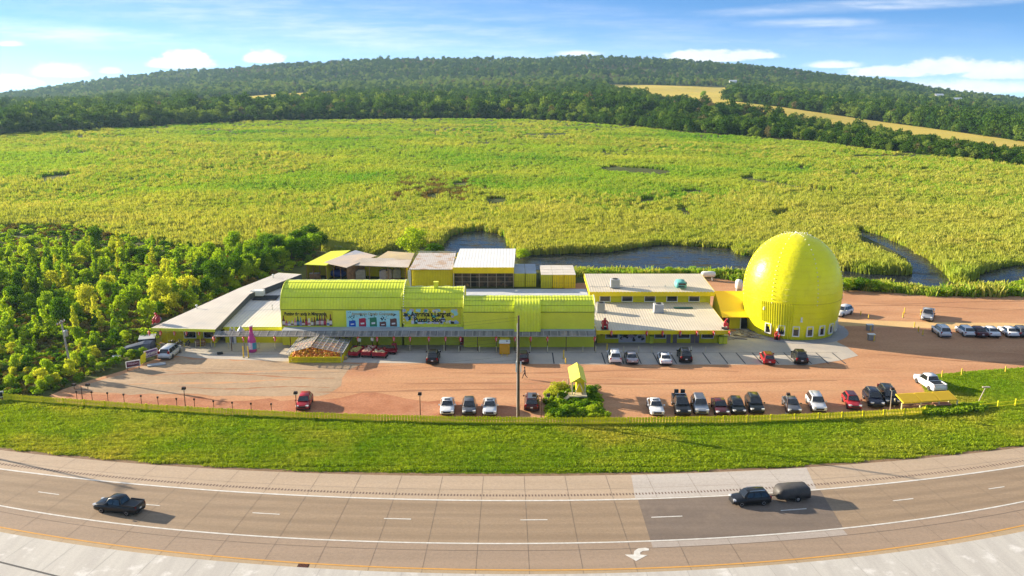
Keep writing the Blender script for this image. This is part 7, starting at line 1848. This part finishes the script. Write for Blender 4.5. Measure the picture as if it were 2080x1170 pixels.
for x, y, s, kd, lab in ((1122, 812, .48, 'bush_yellow_0', "yellow green shrub at the left of the planted island"), (1136, 800, .42, 'bush_yellow_1', "yellow green shrub behind the pointed marker"), (1205, 806, .40, 'bush_dark_0', "dark shrub at the right of the planted island"), (1150, 842, .36, 'bush_mid_0', "low green shrub at the fence side of the planted island"), (1200, 843, .36, 'bush_bright_1', "bright low shrub at the fence side of the planted island")):
    plant(kd, G(x, y), s, s * .9, lab, "shrub", None, name='shrub')

# ---- yellow shelter at the right
pA = G(1832, 838); pB = G(1944, 831); d = (pB - pA); u = d.normalized(); n = Vector((-.12, .99, 0)); L = d.length
t = thing("yellow_shelter", "yellow ribbed three-panel lean-to shelter beside the right end of the picket fence", "shelter", tuple(pA))
zf = zat(pA.y, 819); zk = zf + .45
for k in range(3):
    a, b = pA + u * (L * (k / 3) + .06), pA + u * (L * ((k + 1) / 3) - .06); a2, b2_ = a + n * 1.9, b + n * 1.9; mb = MB(); z0 = zf + .0 * k; mb.slab([(a.x, a.y, z0), (b.x, b.y, z0), (b2_.x, b2_.y, zk), (a2.x, a2.y, zk)], .07); mb.build("roof_panel", surf("shelter_yellow", (.78, .56, .03), (.72, .50, .03), .5, scale=1), t)
    mb = MB()
    for i in range(15): f = (i + .5) / 15; q0, q1 = a.lerp(b, f), a2.lerp(b2_, f); mb.tube((q0.x, q0.y, z0 + .03), (q1.x, q1.y, zk + .03), .06, .06, 4)
    mb.build("roof_rib", flat("shelter_rib", (.60, .40, .02), .5), t)
for k in range(4):
    for off in (.15, 1.75): q = pA + u * (L * k / 3) + n * off; mb = MB(); mb.box((q.x, q.y, zf / 2), (.14, .14, zf - .1)); mb.build("post", bol, t)
mb = MB(); c = pA + u * L * .5 + n * 1.0; mb.box((c.x, c.y, .45), (L * .85, .5, .08), math.atan2(u.y, u.x)); mb.build("bench", m_wood, t)
q = G(1912, 832); t = thing("picnic_table", "brown picnic table in front of the yellow shelter", "table", (q.x, q.y, .05)); mb = MB(); mb.box((q.x, q.y, .78), (2.0, 1.0, .07), .12); mb.build("tabletop", surf("table_brown", (.42, .2, .12), (.36, .17, .1), .7), t)
for s_ in (-.7, .7): mb = MB(); mb.box((q.x + s_, q.y, .4), (.1, .8, .74)); mb.build("leg", m_wood, t)
q = G(1985, 822); mb = MB(); mb.tube((q.x, q.y, .05), (q.x + .9, q.y + .3, zat(q.y, 790)), .06, .05, 6); mb.box((q.x + 1.0, q.y + .3, zat(q.y, 788)), (.9, .25, .12)); tag(mb.build("floodlight_pole", flat("lamp_pale", (.45, .36, .28), .5), loc=tuple(q)), "thin leaning floodlight pole in the corner grass right of the shelter", "lamp post")

# ---- signs and clutter at the left
def sign(px0, px1, ytop, ybot, label, body, bg, ink, frame, lines, tilt):
    a, b = G(px0, ybot + 6), G(px1, ybot + 6 - tilt); u = (b - a); W = u.length; u = u / W; rz = math.atan2(u.y, u.x); c = (a + b) / 2; n = Vector((u.y, -u.x, 0))
    z0, z1 = zat(c.y, ybot - tilt / 2), zat(c.y, ytop - tilt / 2)
    z0 = max(.3, z0)
    t = thing("roadside_sign", label, "sign", (c.x, c.y, .04)); mb = MB(); mb.box((c.x, c.y, (z0 + z1) / 2), (W, .1, z1 - z0), rz); mb.build("frame", frame, t)
    mb = MB(); q = c + n * .055; mb.box((q.x, q.y, (z0 + z1) / 2), (W - .22, .03, z1 - z0 - .22), rz); mb.build("panel", bg, t)
    for f in (-.4, .4): q = c + u * W * f - n * .08; mb = MB(); mb.box((q.x, q.y, z1 / 2), (.1, .1, z1), rz); mb.build("post", m_wood, t)
    for s_, z, sz, wd in lines: q = c + n * .085; lettering("sign_lettering", s_, sz, ink, t, (q.x, q.y, z0 + (z1 - z0) * z), rz, .02, W * wd)
    return c
sign(257, 286, 735, 748, "dark maroon sign with pale letters and white frame at the lot's left edge", "", flat("sign_maroon", (.12, .012, .03), .5), flat("sign_rose", (.62, .42, .45), .5), m_trim, [("Wakabury", .58, .5, .8)], 5)
sign(294, 321, 714, 728, "purple sign with white letters and pale frame behind the maroon sign", "", flat("sign_purple", (.16, .08, .20), .5), m_trim, flat("frame_mauve", (.52, .46, .52), .5), [("BARMEN", .42, .6, .78)], 8)
sign(-40, 9, 801, 813, "white and black sign at the left end of the picket fence, cut by the frame", "", flat("sign_black", (.03, .03, .035), .5), flat("sign_white", (.7, .7, .72), .5), m_trim, [], 7)
q = G(281, 716); t = thing("covered_trailer", "low grey tarp-covered trailer among bushes behind the purple sign", "trailer", tuple(q)); mb = MB(); rows = []
for x, h in ((-2.2, .9), (-1.2, 1.25), (1.0, 1.75), (2.0, 1.7)): rows.append([(q.x + x, q.y - 1.0 + x * .3, .2), (q.x + x, q.y - .95 + x * .3, h * .85), (q.x + x, q.y + x * .3, h), (q.x + x, q.y + .95 + x * .3, h * .85), (q.x + x, q.y + 1.0 + x * .3, .2)])
mb.grid(rows); mb.face(rows[0]); mb.face(rows[-1][::-1]); mb.build("tarp", surf("tarp_grey", (.10, .12, .16), (.07, .085, .11), .6), t)
mb = MB(); mb.lathe([(.1, -.1), (.3, -.1), (.3, .1), (.1, .1)], (q.x, q.y - 1.05, .3), 12, 'y'); mb.build("wheel", m_tyre, t)
q = G(301, 705); mb = MB(); mb.box((q.x, q.y, .8), (2.2, 2.4, 1.5), .3); mb.slot(1).box((q.x, q.y, 1.6), (2.3, 2.5, .1), .3); tag(mb.build("dark_crate", [flat("crate_dark", (.03, .035, .04), .7), m_grey], loc=tuple(q)), "dark box container with pale lid against the trees, left of the wing", "crate")
a, b = G(305, 702), G(326, 712)
mb = MB(); d = b - a; rz = math.atan2(d.y, d.x); c = (a + b) / 2
for z in (.25, .75): mb.box((c.x, c.y, z), (d.length, .06, .3), rz)
tag(mb.build("yellow_barrier", m_fence, loc=tuple(c)), "yellow board barrier between the wing and the purple sign", "barrier")
q = G(286, 742); mb = MB(); mb.face([(q.x - .1, q.y, .05), (q.x + .15, q.y + 1.4, .05), (q.x + .2, q.y + 1.6, 1.5), (q.x, q.y + .3, 1.3)]); mb.face([(q.x - .1, q.y - .06, .05), (q.x, q.y + .24, 1.3), (q.x + .2, q.y + 1.54, 1.5), (q.x + .15, q.y + 1.34, .05)]); tag(mb.build("yellow_board", m_fence, loc=tuple(q)), "yellow board standing between the maroon and the purple sign", "board")
q = G(212, 754); mb = MB(); mb.tube((q.x, q.y, .05), (q.x - 1.2, q.y + .3, 1.7), .06, .06, 6); tag(mb.build("leaning_stake", ybol, loc=tuple(q)), "leaning yellow stake in the bushes left of the maroon sign", "stake")
for x, y, w_, lab in ((238, 725, 1.3, "flat pale board lying in bushes above the maroon sign"), (318, 742, 2.4, "flat grey concrete slab lying on the lot right of the maroon sign"), (447, 719, .8, "dark rubber mat lying on the concrete by the wing")):
    q = G(x, y); mb = MB(); mb.box((q.x, q.y, .12), (w_, 1.0, .12), .4); tag(mb.build("flat_board", m_dark if x > 400 else m_grey, loc=tuple(q)), lab, "board")
# pallets, blue cover and stores in the back yard
for x, y, w_, c_, lab in ((733, 567, 1.9, (.36, .32, .26), "cream stack of sacks on a pallet, left under the tan roof"), (778, 567, 1.3, (.42, .36, .38), "pinkish wrapped pallet in the middle under the tan roof"), (790, 566, 1.2, (.40, .33, .30), "second pinkish wrapped pallet right of the first"), (806, 565, 1.6, (.38, .37, .32), "grey green wrapped pallet at the right under the tan roof")):
    q = G(x, y); t = thing("loaded_pallet", lab, "pallet", (q.x, q.y, 0)); mb = MB(); mb.box((q.x, q.y, .95), (w_, 1.2, 1.6), .1); mb.box((q.x + .1, q.y, 1.85), (w_ * .7, 1.0, .25), .2); mb.build("load", surf("wrapped_" + str(x), c_, tuple(v * .8 for v in c_), .5, scale=2, fine=.15), t); mb = MB(); mb.box((q.x, q.y, .09), (w_ + .1, 1.3, .14), .1); mb.build("pallet_base", m_wood, t)
q = G(687, 562); mb = MB(); mb.ball((q.x, q.y, .7), 1.0, 12, (1.9, .9, .8)); tag(mb.build("blue_tarp_heap", surf("blue_tarp", (.03, .07, .32), (.02, .04, .2), .5), smooth=True, loc=tuple(q)), "blue tarp heap below the slanted patched roof", "tarp")
q = G(640, 565); mb = MB(); mb.box((q.x, q.y, .5), (2.0, 1.0, 1.0)); mb.slot(1).box((q.x, q.y, 1.03), (2.1, 1.1, .06)); tag(mb.build("timber_box", [m_wood, m_rust], loc=tuple(q)), "brown timber box before the lime roofed shed", "box")
q = G(687, 508); mb = MB(); mb.ball((q.x, q.y, .6), .9, 10, (1.7, .9, .5)); tag(mb.build("small_boat", surf("pale_hull", (.5, .52, .46), (.4, .44, .38), .6), smooth=True, loc=tuple(q)), "pale upturned boat behind the lime roofed shed", "boat")
for x, y, lab in ((1906, 131 + 75, "white farm roof in the right wood, left one"), (1943, 215, "white farm roof in the right wood, right one"), (1488, 177, "white house at the edge of the pale crop field")):
    q = on_land(x, y); t = thing("farm_building", lab, "house", tuple(q)); mb = MB(); mb.box((q.x, q.y, q.z + 6), (14, 8, 12)); mb.build("wall", m_trim, t); mb = MB(); mb.slab([(q.x - 8, q.y - 5, q.z + 12), (q.x + 8, q.y - 5, q.z + 12), (q.x + 8, q.y, q.z + 15), (q.x - 8, q.y, q.z + 15)], .3); mb.slab([(q.x - 8, q.y, q.z + 15), (q.x + 8, q.y, q.z + 15), (q.x + 8, q.y + 5, q.z + 12), (q.x - 8, q.y + 5, q.z + 12)], .3); mb.build("roof", flat("metal_white_roof", (.7, .7, .7), .4), t)

# ---- the air over the valley
HAZE_D = 0.000055
if HAZE_D:
    m, nt, out = new_mat("haze_air"); pv = N(nt, 'ShaderNodeVolumePrincipled'); pv.inputs['Density'].default_value = HAZE_D; pv.inputs['Color'].default_value = (.50, .76, 1.0, 1); pv.inputs['Anisotropy'].default_value = .3
    nt.links.new(pv.outputs[0], out.inputs['Volume'])
    zlo, zhi = float(ZT.min()) - 1.5, 130.0
    mb = MB(); mb.box((0, 1650, (zlo + zhi) / 2), (8600, 3640, zhi - zlo)); o = mb.build("haze", m); tag(o, kind='stuff')
